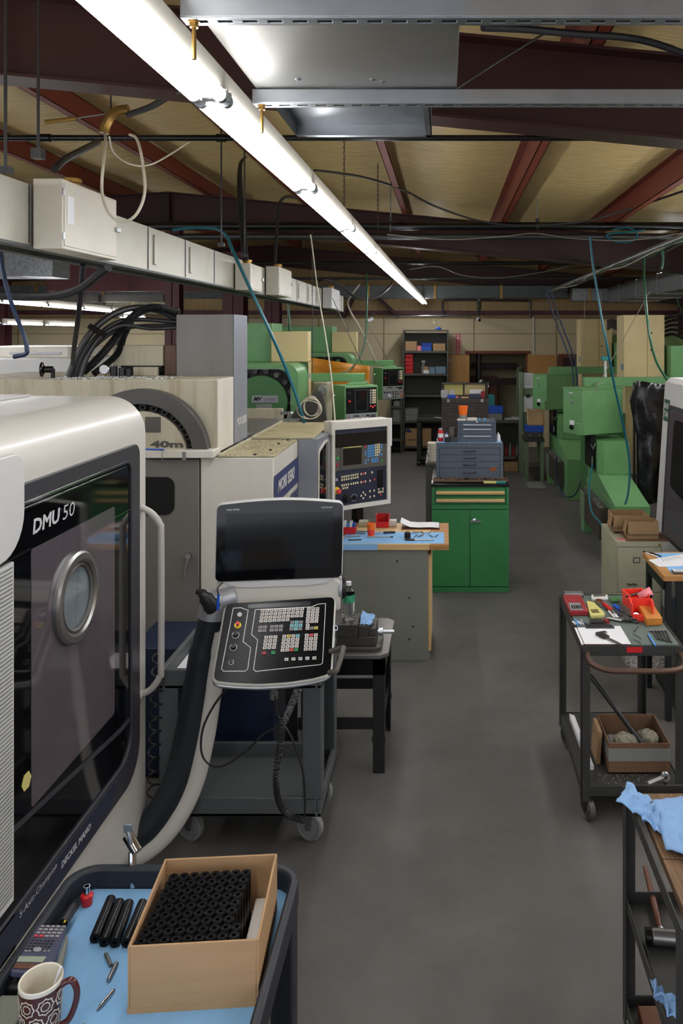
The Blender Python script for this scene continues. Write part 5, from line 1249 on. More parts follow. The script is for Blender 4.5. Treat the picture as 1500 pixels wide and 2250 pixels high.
# ================================================================ TWO GREEN MACHINES BEHIND IT
def green_machine():
    T = thing('green_machine', 'green machining centre with round tool magazine, nearer of the left pair', 'machine', (-1.8, 8.2, 0))
    def b(a, c, name, mat, bev=.006, par=None): return link(MB().box(a, c), name, mat, par or T, bev)
    Y = 7.6; zt_ = fz(800, Y); x1 = fx(655, Y)
    b((-2.7, 8.1, 0), (-1.48, 9.6, 1.55), 'base_casting', 'green_deep')
    mb = MB(); r = .12; pr = [(-2.7, 1.25), (x1, 1.25)] + [(x1 - r + r * math.cos(t), zt_ - r + r * math.sin(t)) for t in [math.pi / 2 * i / 8 for i in range(9)]] + [(-2.7, zt_)]
    mb.prism(pr, (0, Y + .12, 0), (1, 0, 0), (0, 0, 1), (0, .5, 0)); link(mb, 'magazine_housing', 'machine_green', T, .004)
    pr2 = [(p[0] - (.10 if p[0] > -2 else 0), p[1] - (.05 if p[1] > 1.5 else 0)) for p in pr]
    mb = MB(); mb.frame(pr, [(p[0] - (.07 if p[0] > -2.6 else 0), p[1] - (.045 if p[1] > 1.5 else -.0)) for p in pr], (0, Y, 0), (1, 0, 0), (0, 0, 1), (0, .119, 0)); link(mb, 'rounded_guard', 'machine_green', T)
    mb = MB(); mb.frame([(p[0] - (.072 if p[0] > -2.6 else 0), p[1] - (.047 if p[1] > 1.5 else 0)) for p in pr], [(p[0] - (.075 if p[0] > -2.6 else 0), p[1] - (.05 if p[1] > 1.5 else 0)) for p in pr], (0, Y + .002, 0), (1, 0, 0), (0, 0, 1), (0, .116, 0)); link(mb, 'guard_lining', 'zinc', T)
    c = at(572, 885, Y + .02); rd_ = 59 * Y / F
    ring = link(MB().lathe([(0, .04), (rd_ * 1.36, .04), (rd_ * 1.36, .07), (0, .07)], c, (0, 1, 0), 48), 'magazine_ring', 'lamp_black', T)
    disc = link(MB().lathe([(0, -.01), (rd_, -.01), (rd_ + .004, 0), (rd_ + .004, .039), (0, .039)], c, (0, 1, 0), 48), 'magazine_disc', 'green_deep', T)
    for k in range(14):
        t = math.radians(-80 + k * 20); q = c + Vector((math.cos(t), 0, math.sin(t))) * rd_ * 1.19
        o = link(MB().lathe([(0, .005), (.012, .005), (.014, -.004), (.026, -.004), (.028, .005), (.028, .039)], q, (0, 1, 0), 14), 'tool_holder', 'chrome' if k % 3 == 1 else 'steel_dark', T)
    BN = basis((0, c.y - .011, 0), (1, 0, 0), (0, 0, 1)); u0, v0 = uv_at(553, 885, BN); u1, v1 = uv_at(611, 869, BN)
    mb = MB(BN); mb.box((u0, v0, 0), (u1, v1, .003)); PLT = link(mb, 'name_plate', 'zinc', T)
    lettering('MV', BN, u0 + .016, v0 + .018, .085, .040, 'lamp_black', PLT, 'bold_lettering', .04, .3, .004)
    lettering('junior', BN, u0 + .118, v0 + .010, .115, .046, 'pendant_grey', PLT, 'lettering', -.005, .35, .004)
    mb = MB(BN); u, v = uv_at(563, 906, BN); mb.box((u, v, 0), (u + .15, v + .08, .002)); link(mb, 'blank_plate', 'bin_grey', T)
    b((-2.6, 8.2, zt_ + .001), (-1.79, 8.7, 2.353), 'spindle_cabinet', 'machine_green')
    b((fx(600, 8.0) - .05, 8.0 + .13, zt_ + .002), (fx(672, 8.0), 8.30, fz(728, 8.0)), 'electrical_cabinet', 'machine_beige')
    b((x1 + .004, 8.13, .9), (fx(672, 8.0), 8.30, zt_), 'cabinet_leg', 'machine_beige')
    b((fx(672, 8.0) + .0005, 8.16, fz(834, 8.0)), (fx(672, 8.0) + .004, 8.22, fz(822, 8.0)), 'rating_plate', 'box_bluegrey', .001)
    z = fz(822, 8.2)
    b((-1.79, 8.31, z - .085), (fx(797, 8.2), 8.43, z), 'pendant_arm', 'machine_green')
    # pendant
    c0 = Vector((-.9875, 7.75, 0)); a = math.radians(32); wd, dp, z1, z0 = .36, .30, 1.733, 1.26
    B = basis((c0.x, c0.y, z0), (math.cos(a), math.sin(a), 0), (0, 0, 1)); h = z1 - z0
    mb = MB(B); mb.box((0, 0, -dp), (wd, h, 0)); PB = link(mb, 'pendant_box', 'machine_green', T, .005)
    cc = B @ Vector((wd * .55, h, -.16)); mb = MB(); mb.cyl((cc.x, 8.37, z1 + .001), (cc.x, 8.37, z - .0855), .06, seg=20); mb.box((cc.x - .09, cc.y - .03, z1 + .0005), (cc.x + .09, 8.43, z1 + .012)); link(mb, 'swivel', 'machine_green', T)
    def pr_(u0, v0, u1, v1, nm, m, th=.003, zz=.0005, par=PB): 
        mb = MB(B); mb.box((u0, v0, zz), (u1, v1, zz + th)); return link(mb, nm, m, par)
    pr_(.012, h * .43, wd - .012, h - .02, 'screen_panel', 'lamp_black'); pr_(.012, .008, wd - .012, h * .42, 'button_panel', 'silver')
    mb = MB(B); mb.frame([(.10, h * .46), (.25, h * .46), (.25, h - .035), (.10, h - .035)], [(.115, h * .485), (.235, h * .485), (.235, h - .05), (.115, h - .05)], (0, 0, .0036), (1, 0, 0), (0, 1, 0), (0, 0, .006)); link(mb, 'screen_bezel', 'black_plastic', PB)
    pr_(.115, h * .485, .235, h - .05, 'screen', 'display', .002, .0036)
    mb = MB(B)
    for j in range(6):
        for i in range(2): mb.bc((.305 + i * .022, h - .05 - j * .024, .006), (.018, .019, .005))
    mb.mi = 1
    for j in range(6): mb.bc((.278, h - .05 - j * .024, .006), (.018, .019, .005))
    mb.mi = 2
    for (i, j) in ((0, 6.4), (2, 6.4), (1, 7)): mb.bc((.278 + i * .022, h - .05 - j * .024, .006), (.018, .016, .005))
    link(mb, 'keypad', ['key_cream', 'key_grey', 'key_red'], PB)
    for k, v in enumerate((h * .84, h * .68)):
        mb = MB(B); mb.lathe([(0, .02), (.010, .02), (.013, .01), (.014, .0035)], (.048, v, 0), (0, 0, 1), 16); link(mb, 'push_button', 'chrome' if k == 0 else 'red', PB)
    pr_(.02, h * .31, .06, h * .395, 'meter', 'key_cream'); pr_(.085, h * .315, .155, h * .395, 'switch_bank', 'lamp_black'); pr_(.175, h * .315, .265, h * .395, 'switch_bank', 'lamp_black'); pr_(.275, h * .315, .335, h * .395, 'switch_bank', 'black_plastic')
    mb = MB(B)
    for i in range(5):
        mb.bc((.095 + i * .0125, h * .335, .0045), (.009, .012, .003)); mb.bc((.185 + i * .016, h * .335, .0045), (.012, .012, .003)); mb.bc((.185 + (i % 3) * .016, h * .375, .0045), (.012, .012, .003))
    link(mb, 'switch_keys', 'key_white', PB)
    for i in range(7):
        mb = MB(B); mb.lathe([(0, .016), (.009, .016), (.011, .004)], (.035 + i * .047, h * .235, 0), (0, 0, 1), 14); link(mb, 'selector', 'lamp_black' if i < 5 else ('steel' if i == 5 else 'red_dark'), PB)
    mb = MB(B); mb.lathe([(0, .03), (.022, .028), (.026, .004)], (.115, h * .12, 0), (0, 0, 1), 20); link(mb, 'hand_dial', 'paper', PB)
    mb = MB(B); mb.lathe([(0, .022), (.016, .02), (.018, .004)], (.325, h * .12, 0), (0, 0, 1), 18); link(mb, 'emergency_stop', 'orange', PB)
    for (i, j) in ((0, 0), (1, 0), (0, 1), (1, 1), (2, 0)):
        mb = MB(B); mb.lathe([(0, .012), (.008, .012), (.010, .004)], (.18 + i * .04, h * (.165 - j * .09), 0), (0, 0, 1), 14); link(mb, 'small_button', 'lamp_black', PB)
    q = [B @ Vector((-.002, h * .78, -.18)), B @ Vector((-.035, h * .77, -.185)), B @ Vector((-.035, h * .5, -.185)), B @ Vector((-.035, h * .22, -.185)), B @ Vector((-.002, h * .2, -.18))]
    link(MB().tube(q, .007, 8, smooth=4), 'grab_handle', 'chrome', PB)
    return T
g1 = green_machine()
copy_tree(g1, Vector(g1.location) + Vector((0.04, 4.05, 0)), 'green machining centre with pendant, farther of the left pair, by the back wall')
# orange guard sheet and grey splash guard between them
mb = MB(); q = [at(676, 785, 9.75), at(812, 805, 9.75)]
g = []
for i in range(21):
    t = i / 20; x = q[0].x + (q[1].x - q[0].x) * t; ztop = q[0].z + (q[1].z - q[0].z) * t; zbot = .75 + .35 * t
    g.append([mb._v((x + .0, 9.75 + .03 * math.sin(t * 9) * (1 - s_) + .015 * math.sin(s_ * 7), ztop + (zbot - ztop) * s_)) for s_ in [k / 12 for k in range(13)]])
for i in range(20):
    for j in range(12): mb._f([g[i][j], g[i + 1][j], g[i + 1][j + 1], g[i][j + 1]])
o = solo(mb, 'guard_sheet', 'orange_sheet', 'stained orange plastic guard sheet hanging between the two green machines', 'guard sheet')
o.modifiers.new('thick', 'SOLIDIFY').thickness = .006
mb = MB(); mb.box((fx(655, 9.7), 9.66, .0), (fx(730, 9.7), 9.70, fz(838, 9.7))); solo(mb, 'backing_board', 'rust_board', 'rusty brown board below the orange guard sheet', 'board', bevel=.003)
T = thing('splash_guard', 'curved dull grey sheet-metal splash guard left of the near green pendant', 'machine guard', (-1.36, 7.55, 0))
prf = [(fx(632, 7.5), .3), (fx(722, 7.5), .3), (fx(718, 7.5), fz(930, 7.5)), (fx(712, 7.5), fz(880, 7.5)), (fx(704, 7.5), fz(858, 7.5)), (fx(676, 7.5), fz(872, 7.5)), (fx(655, 7.5), fz(888, 7.5)), (fx(640, 7.5), fz(920, 7.5))]
link(MB().prism(prf, (0, 7.5, 0), (1, 0, 0), (0, 0, 1), (0, .012, 0)), 'guard_plate', 'cast_iron', T, .002)
link(MB().box((fx(650, 7.5), 7.512, 0), (fx(720, 7.5), 7.58, 1.1)), 'bracket', 'steel_dark', T, .002)
T = thing('spindle_head', 'grimy white spindle motor head above the grey splash guard', 'machine part', (-1.22, 8.6, 1.2))
c = at(703, 860, 8.6)
link(MB().box((c.x - .09, 8.6, c.z - .75), (c.x + .09, 8.9, c.z + .10)), 'head_body', 'mori_beige', T, .02)
link(MB().cyl((c.x + .03, 8.56, c.z + .02), (c.x + .03, 8.6, c.z + .02), .05, seg=18), 'motor_cap', 'white_grey', T)
# way cover heaped with chips behind the beige machine, far-left machine
T = thing('way_cover', 'grey way cover strewn with chips behind the tall blue-grey column', 'machine part', (-1.5, 6.9, 0))
link(MB().box((-2.3, 6.21, 0), (fx(640, 6.9), 7.3, fz(925, 6.9) - .02)), 'cover', 'chip_bed', T, .004)
link(MB().box((-2.3, 7.31, 0), (fx(620, 7.3), 7.36, fz(898, 7.3))), 'ledge', 'mori_beige', T, .003)
p = at(634, 925, 6.6); link(MB().tube([p + Vector((0, 0, -.05)), p + Vector((0, 0, .03)), p + Vector((.02, 0, .06)), p + Vector((.0, .1, .055)), p + Vector((-.1, .15, .05))], .014, 10, smooth=5), 'coolant_elbow', 'zinc', T)
T = thing('machine_enclosure', 'pale grey machine enclosure at the far left behind the hoses', 'machine', (-3.3, 7.4, 0))
link(MB().box((-4.4, 7.0, 0), (fx(172, 7.0), 8.4, fz(788, 7.0))), 'enclosure', 'white_grey', T, .01)
link(MB().box((-4.4, 7.3, fz(788, 7.0)), (fx(150, 7.3), 8.2, fz(762, 7.3))), 'upper_cover', 'mori_white', T, .008)
link(MB().box((fx(20, 7.28), 7.285, fz(778, 7.28)), (fx(132, 7.28), 7.299, fz(774, 7.28))), 'cover_rail', 'silver', T, .001)
# ================================================================ STEEL CART, MIDDLE RIGHT
T = thing('steel_cart', 'two-shelf dark steel cart with a bent tube handle, middle right', 'cart', (.86, 4.0, 0))
RX0, RX1, RY0, RY1, RZ = .626, 1.085, 3.66, 4.375, .81
def shelf(z, nm, top):
    mb = MB(); mb.box((RX0, RY0, z - .004), (RX1, RY1, z)); link(mb, nm, top, T)
    for (a, b) in (((RX0, RY0 - .003, z - .042), (RX1, RY0 + .002, z + .004)), ((RX0, RY1 - .002, z - .042), (RX1, RY1 + .003, z + .004)), ((RX0 - .003, RY0, z - .042), (RX0 + .002, RY1, z + .004)), ((RX1 - .002, RY0, z - .042), (RX1 + .003, RY1, z + .004))):
        link(MB().box(a, b), 'shelf_lip', 'dark_steel_paint', T, .001)
shelf(RZ, 'upper_shelf', 'dark_steel_paint'); shelf(.165, 'lower_shelf', 'dark_steel_paint')
for (x, y, sx, sy) in ((RX0, RY0, 1, 1), (RX1, RY0, -1, 1), (RX0, RY1, 1, -1), (RX1, RY1, -1, -1)):
    mb = MB(); mb.box((x - sx * .006, y - sy * .006, .10), (x + sx * .034, y - sy * .002, RZ - .002)); mb.box((x - sx * .006, y - sy * .006, .10), (x - sx * .002, y + sy * .034, RZ - .002)); link(mb, 'leg', 'dark_steel_paint', T, .001)
for (x, y) in ((RX0 + .03, RY0 + .03), (RX1 - .03, RY0 + .03), (RX0 + .03, RY1 - .04), (RX1 - .03, RY1 - .04)): wheel(T, (x, y, .052), .052, .032, 'shelf_grey', axis=(1, .35, 0), fork='steel_dark', top=.118)
z = RZ - .03
hp = [(RX0 + .02, RY0 - .003, z), (RX0 + .025, RY0 - .09, z - .012), (RX0 + .09, RY0 - .135, z - .022), (RX0 + .2, RY0 - .14, z - .024), (RX1 - .12, RY0 - .14, z - .024), (RX1 - .04, RY0 - .12, z - .02), (RX1 - .012, RY0 - .07, z - .01), (RX1 - .012, RY0 - .003, z)]
link(MB().tube(hp, .0125, 14, smooth=5), 'push_handle', 'rusty', T)
mb = MB(); mb.box((fx(1376, RY0), RY0 - .0045, fz(1433, RY0)), (fx(1410, RY0), RY0 - .003, fz(1421, RY0))); BB = link(mb, 'maker_badge', 'red', T)
mb = MB(); mb.prism(rrect(RX0 + .012, RY0 + .012, RX1 - .012, RY1 - .012, .01), (0, 0, RZ + .0005), (1, 0, 0), (0, 1, 0), (0, 0, .0025)); solo(mb, 'rubber_mat', 'cart_mat', 'grey-green mat covering the top of the steel cart', 'mat')
ZR = RZ + .0035
def rz_(px, py, h=0): return atz(px, py, ZR + h)
# clipboard with paper and caliper
T = thing('clipboard', 'clipboard with white paper at the front of the steel cart', 'clipboard', rz_(1320, 1400))
q = [rz_(*p) for p in ((1266, 1381), (1362, 1377), (1386, 1417), (1282, 1417))]
P2 = lambda v: (v.x, v.y)
link(MB().prism([P2(v) for v in [rz_(1262, 1381), q[0], q[3], rz_(1277, 1417)][::1]] , (0, 0, ZR), (1, 0, 0), (0, 1, 0), (0, 0, .004)), 'board_edge', 'paper', T)
link(MB().prism([P2(q[0]), P2(q[1]), P2(q[2]), P2(q[3])], (0, 0, ZR), (1, 0, 0), (0, 1, 0), (0, 0, .003)), 'board', 'wood_dark', T)
link(MB().prism([(v.x, v.y) for v in (q[0] + Vector((.004, 0, 0)), q[1], q[2], q[3] + Vector((.004, 0, 0)))], (0, 0, ZR + .0031), (1, 0, 0), (0, 1, 0), (0, 0, .0012)), 'paper_sheet', 'paper', T)
a, b = rz_(1286, 1383), rz_(1350, 1383); m = (a.x + b.x) / 2
mb = MB(); mb.prism([(a.x, a.y), (b.x, a.y), (b.x - .01, a.y + .035), (m + .035, a.y + .05), (m + .03, a.y + .11), (m - .03, a.y + .11), (m - .035, a.y + .05), (a.x + .01, a.y + .035)], (0, 0, ZR + .0045), (1, 0, 0), (0, 1, 0), (0, 0, .006)); mb.cyl((m - .03, a.y + .06, ZR + .014), (m + .03, a.y + .06, ZR + .014), .006, seg=10); link(mb, 'clip', 'steel_dark', T, .001)
a, b = rz_(1312, 1393, .006), rz_(1362, 1417, .006)
caliper(a, math.atan2(b.y - a.y, b.x - a.x), 'caliper with dark head lying across the white clipboard paper', (b - a).length)
def slab(pts, h, name, mats, label, cat, bev=.004, extra=None, z0=0):
    q = [rz_(*p) for p in pts]; c = sum(q, Vector()) / len(q)
    T = thing(name, label, cat, c)
    link(MB().prism([P2(v) for v in q], (0, 0, ZR + z0), (1, 0, 0), (0, 1, 0), (0, 0, h)), 'case', mats, T, bev)
    if extra:
        for (ps, m, nm, hh) in extra:
            qq = [atz(p[0], p[1], ZR + h + z0) for p in ps]
            link(MB().prism([P2(v) for v in qq], (0, 0, ZR + h + z0 + .0004), (1, 0, 0), (0, 1, 0), (0, 0, hh)), nm, m, T, .0006)
    return T
bars = [([(1254 + k * 4.6, 1331), (1257 + k * 4.6, 1331), (1260 + k * 4.8, 1338.5), (1257 + k * 4.8, 1338.5)], 'lamp_black', 'drill_slot', .001) for k in range(5)]
slab([(1236, 1318), (1276, 1318), (1292, 1353), (1252, 1354)], .028, 'drill_index', 'red_dark', 'dark red drill index case at the left of the steel cart', 'tool case', .005, [([(1248, 1325), (1274, 1325), (1281, 1340.5), (1254, 1341)], 'silver', 'window_frame', .002)] + [(b_[0], b_[1], b_[2], .0032) for b_ in bars])
slab([(1288, 1327), (1303, 1329), (1328, 1353), (1326, 1358), (1298, 1360), (1294, 1352)], .018, 'hex_key_case', 'hex_yellow', 'yellow folding hex key case beside the red drill index', 'hand tool', .003, [([(1297 + k * 3.4, 1339), (1299 + k * 3.4, 1339), (1303 + k * 3.4, 1347), (1301 + k * 3.4, 1347)], 'lamp_black', 'hex_slot', .001) for k in range(5)])
slab([(1402, 1346), (1438, 1347), (1455, 1374), (1420, 1376)], .038, 'insert_block', 'wood_orange', 'orange-brown wooden tool box by the red bins', 'box', .004, [])
p = rz_(1437, 1381, .004)
T = thing('small_case', 'small white case lying at the back of the steel cart top', 'case', rz_(1318, 1318))
q = [rz_(1299, 1321), rz_(1336, 1320), rz_(1334, 1311), rz_(1298, 1311)]; link(MB().prism([P2(v) for v in q], (0, 0, ZR), (1, 0, 0), (0, 1, 0), (0, 0, .012)), 'case', 'white_grey', T, .003)
q = [rz_(1304, 1316), rz_(1330, 1315), rz_(1329, 1311), rz_(1303, 1311)]; link(MB().prism([P2(v) for v in q], (0, 0, ZR + .0125), (1, 0, 0), (0, 1, 0), (0, 0, .001)), 'label', 'pendant_grey', T)
slab([(1342, 1326), (1362, 1325), (1360, 1314), (1339, 1315)], .012, 'circuit_card', 'green_deep', 'small green circuit card between the white case and red bins', 'card', .001)
for (px, py, r, h, lab) in ((1259, 1316, .026, .03, 'clear lidded jar at the far left corner of the steel cart'), (1316, 1330, .02, .026, 'small round steel tin in the middle of the steel cart')):
    p = rz_(px, py)
    T = thing('small_tin', lab, 'tin', p)
    if h == .03: link(MB().cyl(p + Vector((-.045, .02, .018)), p + Vector((.045, .02, .018)), .018, seg=18), 'body', 'zinc', T); link(MB().cyl(p + Vector((.0455, .02, .018)), p + Vector((.056, .02, .018)), .0185, seg=18), 'cap', 'steel', T)
    else: link(MB().lathe([(0, 0), (r, 0), (r, h), (0, h)], p, (0, 0, 1), 20), 'body', 'steel', T); link(MB().lathe([(r * .3, h + .0003), (r * .9, h + .0003), (r * .9, h + .003), (0, h + .003)], p, (0, 0, 1), 20), 'lid', 'copper', T)
def cbin(px, py, wd, dp, ht, ang, label):
    p = rz_(px, py); return open_bin((p.x, p.y, ZR), wd, dp, ht, 'red_bin', 'parts_bin', label, ang)
p1 = rz_(1392, 1330); open_bin((p1.x + .01, p1.y - .03, ZR), .105, .15, .075, 'red_bin', 'parts_bin', 'rear red hopper bin full of tools on the steel cart', .15)
p2 = rz_(1410, 1356); open_bin((p2.x, p2.y + .0, ZR), .105, .135, .075, 'red_bin', 'parts_bin', 'front red hopper bin half covering the rear one on the steel cart', -.12)
a = Vector((p1.x - .03, p1.y - .03, ZR + .06)); 
T = thing('marker_pen', 'black marker resting across the rear red bin', 'pen', a); link(MB().cyl(a, a + Vector((.085, .03, .014)), .006, seg=10), 'barrel', 'lamp_black', T); link(MB().cyl(a + Vector((-.02, -.007, -.0035)), a - Vector((.001, 0, 0)), .0045, seg=10), 'cap', 'steel_dark', T)
mb = MB(); c = Vector((p1.x + .02, p1.y - .045, ZR + .05)); mb.quad(c, c + Vector((.07, -.01, .025)), c + Vector((.06, .035, .05)), c + Vector((-.01, .02, .02))); o = solo(mb, 'leaflet', 'pink', 'folded pink and white leaflet stuck in the rear red bin', 'paper'); o.modifiers.new('thick', 'SOLIDIFY').thickness = .002
def stick(a, b, r, mat, name, label, cat, h=None, tip=None, tipmat=None, group=None, rb=None):
    A = rz_(*a, r) ; B = rz_(*b, r); T = thing(name, label, cat, A, group)
    link(MB().cyl(A, B, r, rb or r, seg=10), 'shaft', mat, T)
    if tip: link(MB().cyl(B + (B - A).normalized() * .0004, B + (B - A) * tip, r * .7, r * .35, seg=8), 'tip', tipmat or 'steel', T)
    return T
stick((1326, 1327), (1343, 1341), .010, 'red', 'screwdriver', 'red handled screwdriver in the middle of the steel cart', 'screwdriver', tip=.6)
stick((1349, 1330), (1362, 1339), .010, 'blue', 'screwdriver', 'blue handled tool right of the red screwdriver', 'screwdriver', tip=.5)
stick((1337, 1343), (1350, 1357), .005, 'paper', 'paint_marker', 'white marker pen in front of the red screwdriver', 'pen')
stick((1346, 1343), (1357, 1358), .006, 'paper', 'paint_marker', 'thick white marker pen, second from the red screwdriver', 'pen', tip=.15, tipmat='lamp_black')
stick((1352, 1340), (1363, 1352), .005, 'calc_navy', 'paint_marker', 'navy capped marker pen below the blue handled tool', 'pen')
stick((1320, 1331), (1334, 1341), .003, 'chrome', 'scriber', 'thin chrome scriber left of the red screwdriver', 'hand tool')
stick((1360, 1324), (1378, 1352), .004, 'steel', 'scriber', 'steel rod along the side of the rear red bin', 'hand tool')
stick((1334, 1358), (1366, 1364), .008, 'steel', 'micrometer', 'steel micrometer with black tail in the middle of the cart top', 'gauge', tip=.55, tipmat='lamp_black')
stick((1328, 1362), (1336, 1367), .009, 'red_dark', 'plug_gauge', 'short dark red plug gauge above the clipboard clip', 'gauge')
stick((1402, 1376), (1392, 1388), .0025, 'steel_dark', 'dental_pick', 'thin dark pick leaning from the orange-brown box', 'hand tool')
stick((1424, 1393), (1439, 1418), .005, 'key_blue', 'ballpoint_pen', 'light blue ballpoint pen at the front right of the steel cart', 'pen', tip=.1, tipmat='blue')
for k in range(5):
    T = thing('hex_key', 'black steel hex key in the fan at the right front of the steel cart', 'hex key', rz_(1440 + k * 7, 1386), 'hex keys on the steel cart')
    a = rz_(1426 + k * 7, 1387, .005); b = rz_(1434 + k * 7.2, 1385, .005); c = rz_(1446 + k * 7.2, 1405 + k * 1.6, .005)
    link(MB().tube([a, b, b.lerp(c, .1), c], .0035, 6), 'rod', 'steel_dark', T)
for k in range(4):
    a = rz_(1392 + (k % 2) * 10, 1393 + k * 5, .002); b = rz_(1400 + (k % 2) * 8, 1399 + k * 5, .002); solo(MB().cyl(a, b, .002, seg=6), 'steel_pin', 'chrome', 'thin bright steel pin lying right of the clipboard paper', 'pin', 'loose steel pins on the cart mat')
for k in range(5):
    a = rz_(1258 + k * 6, 1366 - (k % 2) * 4, .005); b = rz_(1264 + k * 6, 1371 + (k % 2) * 2, .005); solo(MB().cyl(a, b, .005, seg=8), 'end_mill_tube', ['paper', 'key_blue', 'paper', 'bag', 'calc_navy'][k], 'short clear end mill tube in the heap below the red drill index', 'tool tube', 'end mill tubes on the steel cart')
mb = MB()
for k in range(6):
    c = rz_(1376 + R.uniform(-4, 22), 1360 + R.uniform(-5, 6), .008); mb.tube([c, c + Vector((R.uniform(-.03, .03), R.uniform(-.02, .03), R.uniform(0, .008))), c + Vector((R.uniform(-.04, .04), R.uniform(-.02, .03), 0))], R.uniform(.004, .008), 8)
solo(mb, 'clamp_chain', 'steel_dark', 'tangled black dial indicator clamp in front of the front red bin', 'indicator clamp')
p = rz_(1397, 1360, .006); solo(MB().lathe([(0, -.004), (.018, -.004), (.019, 0), (.018, .006), (0, .006)], p + Vector((0, 0, .012)), (.2, -.8, .5), 20), 'dial_gauge', 'chrome', 'small round dial gauge beside the orange-brown box', 'gauge')
# lower shelf
ZL = .166
def carton(x0, y0, x1, y1, z0, z1, t, mat, name, label, cat='cardboard box', flaps=None):
    T = thing(name, label, cat, ((x0 + x1) / 2, (y0 + y1) / 2, z0))
    link(MB().tray((x0, y0, z0), (x1, y1, z1), t), 'box_body', mat, T)
    return T
bxa, bxb = fx(1336, 3.78), fx(1470, 3.78)
T = carton(bxa, 3.77, bxb, 4.06, ZL, ZL + .142, .005, 'cardboard_dark', 'cardboard_box', 'dark cardboard box of steel wool on the lower cart shelf')
mb = MB(); mb.box((bxa - .0012, 3.7685, ZL + .058), (bxb + .0012, 3.7698, ZL + .118)); mb.box((bxa - .0012, 3.77, ZL + .058), (bxa - .0002, 4.0, ZL + .118)); link(mb, 'tape_band', 'bin_grey', T)
for (x, y, r, lab) in ((bxa + .10, 3.86, .062, 'ball of steel wool at the left inside the dark cardboard box'), (bxa + .215, 3.90, .056, 'ball of steel wool at the right inside the dark cardboard box')):
    mb = MB(); mb.ball((x, y, ZL + .098), r, 1, 1, .75, 20)
    for v in mb.bm.verts: v.co += (v.co - Vector((x, y, ZL + .098))).normalized() * noise.noise(v.co * 60) * .008
    solo(mb, 'steel_wool', 'wool', lab, 'steel wool')
solo(MB().box((bxa + .02, 3.79, ZL + .006), (bxb - .02, 4.04, ZL + .05)), 'scrap_filling', 'chip_bed', 'metal scrap filling the bottom of the dark cardboard box', 'metal scrap', kind='stuff')
a, b = at(1296, 1484, 4.1), at(1408, 1632, 3.84); T = thing('pry_bar', 'long black bar leaning out of the dark cardboard box', 'bar', b)
link(MB().cyl(b, a, .012, .012, seg=12), 'shaft', 'black_plastic', T); link(MB().cyl(b, b + (b - a).normalized() * .08, .010, .004, seg=10), 'point', 'steel_dark', T)
a = at(1325, 1568, 4.1)
T = thing('dust_brush', 'black handle with a hanging hole standing behind the cardboard box', 'brush', (a.x, 4.1, ZL))
mb = MB(); mb.frame(rrect(-.015, -.10, .015, .04, .012, 4), [(p_[0] * .45, .005 + p_[1] * .2) for p_ in rrect(-.015, -.10, .015, .04, .012, 4)], (a.x, 4.08, a.z - .04), (1, 0, 0), (-.15, 0, 1), (0, .012, 0)); link(mb, 'handle', 'black_plastic', T)
link(MB().box((a.x - .02, 4.078, ZL), (a.x + .05, 4.10, a.z - .13)), 'brush_block', 'black_plastic', T)
a, b = fx(1300, 3.95), fx(1312, 3.95)
T = thing('paper_pad', 'long white paper pad leaning along the left edge of the lower shelf', 'paper', (fx(1280, 4), 4.0, ZL))
link(MB().prism([(0, 0), (.028, 0), (.028, .02), (0, .03)], (RX0 + .05, 3.80, ZL), (1, 0, 0), (0, 0, 1), (-.012, .5, 0)), 'pad', 'paper', T)
mb = MB(); mb.prism([(0, 0), (.02, 0), (.03, .155), (.012, .155)], (bxa - .045, 3.85, ZL), (1, 0, 0), (0, 0, 1), (0, .14, 0)); solo(mb, 'cardboard_flap', 'cardboard_old', 'pale cardboard sheet standing at the left of the dark box', 'cardboard')
mb = MB()
for k in range(120):
    x, y, s_ = R.uniform(RX0 + .08, RX1 - .1), R.uniform(3.68, 3.76), R.uniform(.001, .004); mb.bc((x, y, ZL + s_ * .3), (s_ * 2, s_, s_ * .6))
solo(mb, 'metal_chips', 'chips', 'metal chips scattered on the lower shelf of the steel cart', 'metal chips', kind='stuff')

# ================================================================ ANGLE-IRON CART, LOWER RIGHT CORNER
T = thing('angle_cart', 'angle-iron shelf cart with wooden top boards in the lower right corner', 'cart', (.83, 2.23, 0))
CX0, CX1, CY0, CY1 = .567, 1.15, 1.92, 2.54
def rim(z, nm='rail'):
    for (a, b) in (((CX0, CY0, z - .04), (CX0 + .004, CY1, z)), ((CX1 - .004, CY0, z - .04), (CX1, CY1, z)), ((CX0 + .0045, CY0, z - .04), (CX1 - .0045, CY0 + .004, z)), ((CX0 + .0045, CY1 - .004, z - .04), (CX1 - .0045, CY1, z))): link(MB().box(a, b), nm, 'dark_steel_paint', T, .001)
for z in (.81, .47, .14): rim(z)
for z in (.435, .105): link(MB().box((CX0 + .0045, CY0 + .0045, z - .004), (CX1 - .0045, CY1 - .0045, z)), 'shelf_plate', 'dark_steel_paint', T)
for (x, y, sx, sy) in ((CX0, CY0, 1, 1), (CX1, CY0, -1, 1), (CX0, CY1, 1, -1), (CX1, CY1, -1, -1)):
    mb = MB(); mb.box((x - sx * .004, y - sy * .004, .06), (x + sx * .036, y, .805)); mb.box((x - sx * .004, y, .06), (x, y + sy * .036, .805)); link(mb, 'leg', 'dark_steel_paint', T, .001)
for (x, y) in ((CX0 + .04, CY0 + .04), (CX1 - .04, CY0 + .04), (CX0 + .04, CY1 - .04), (CX1 - .04, CY1 - .04)): wheel(T, (x, y, .04), .04, .025, 'shelf_grey', fork='steel_dark', top=.1)
for (y0, y1) in ((CY0 + .006, 2.195), (2.20, CY1 - .03)):
    link(MB().box((CX0 + .03, y0, .775), (CX1 - .006, y1, .80)), 'top_board', 'wood_grey', T, .002)
ZA = .801
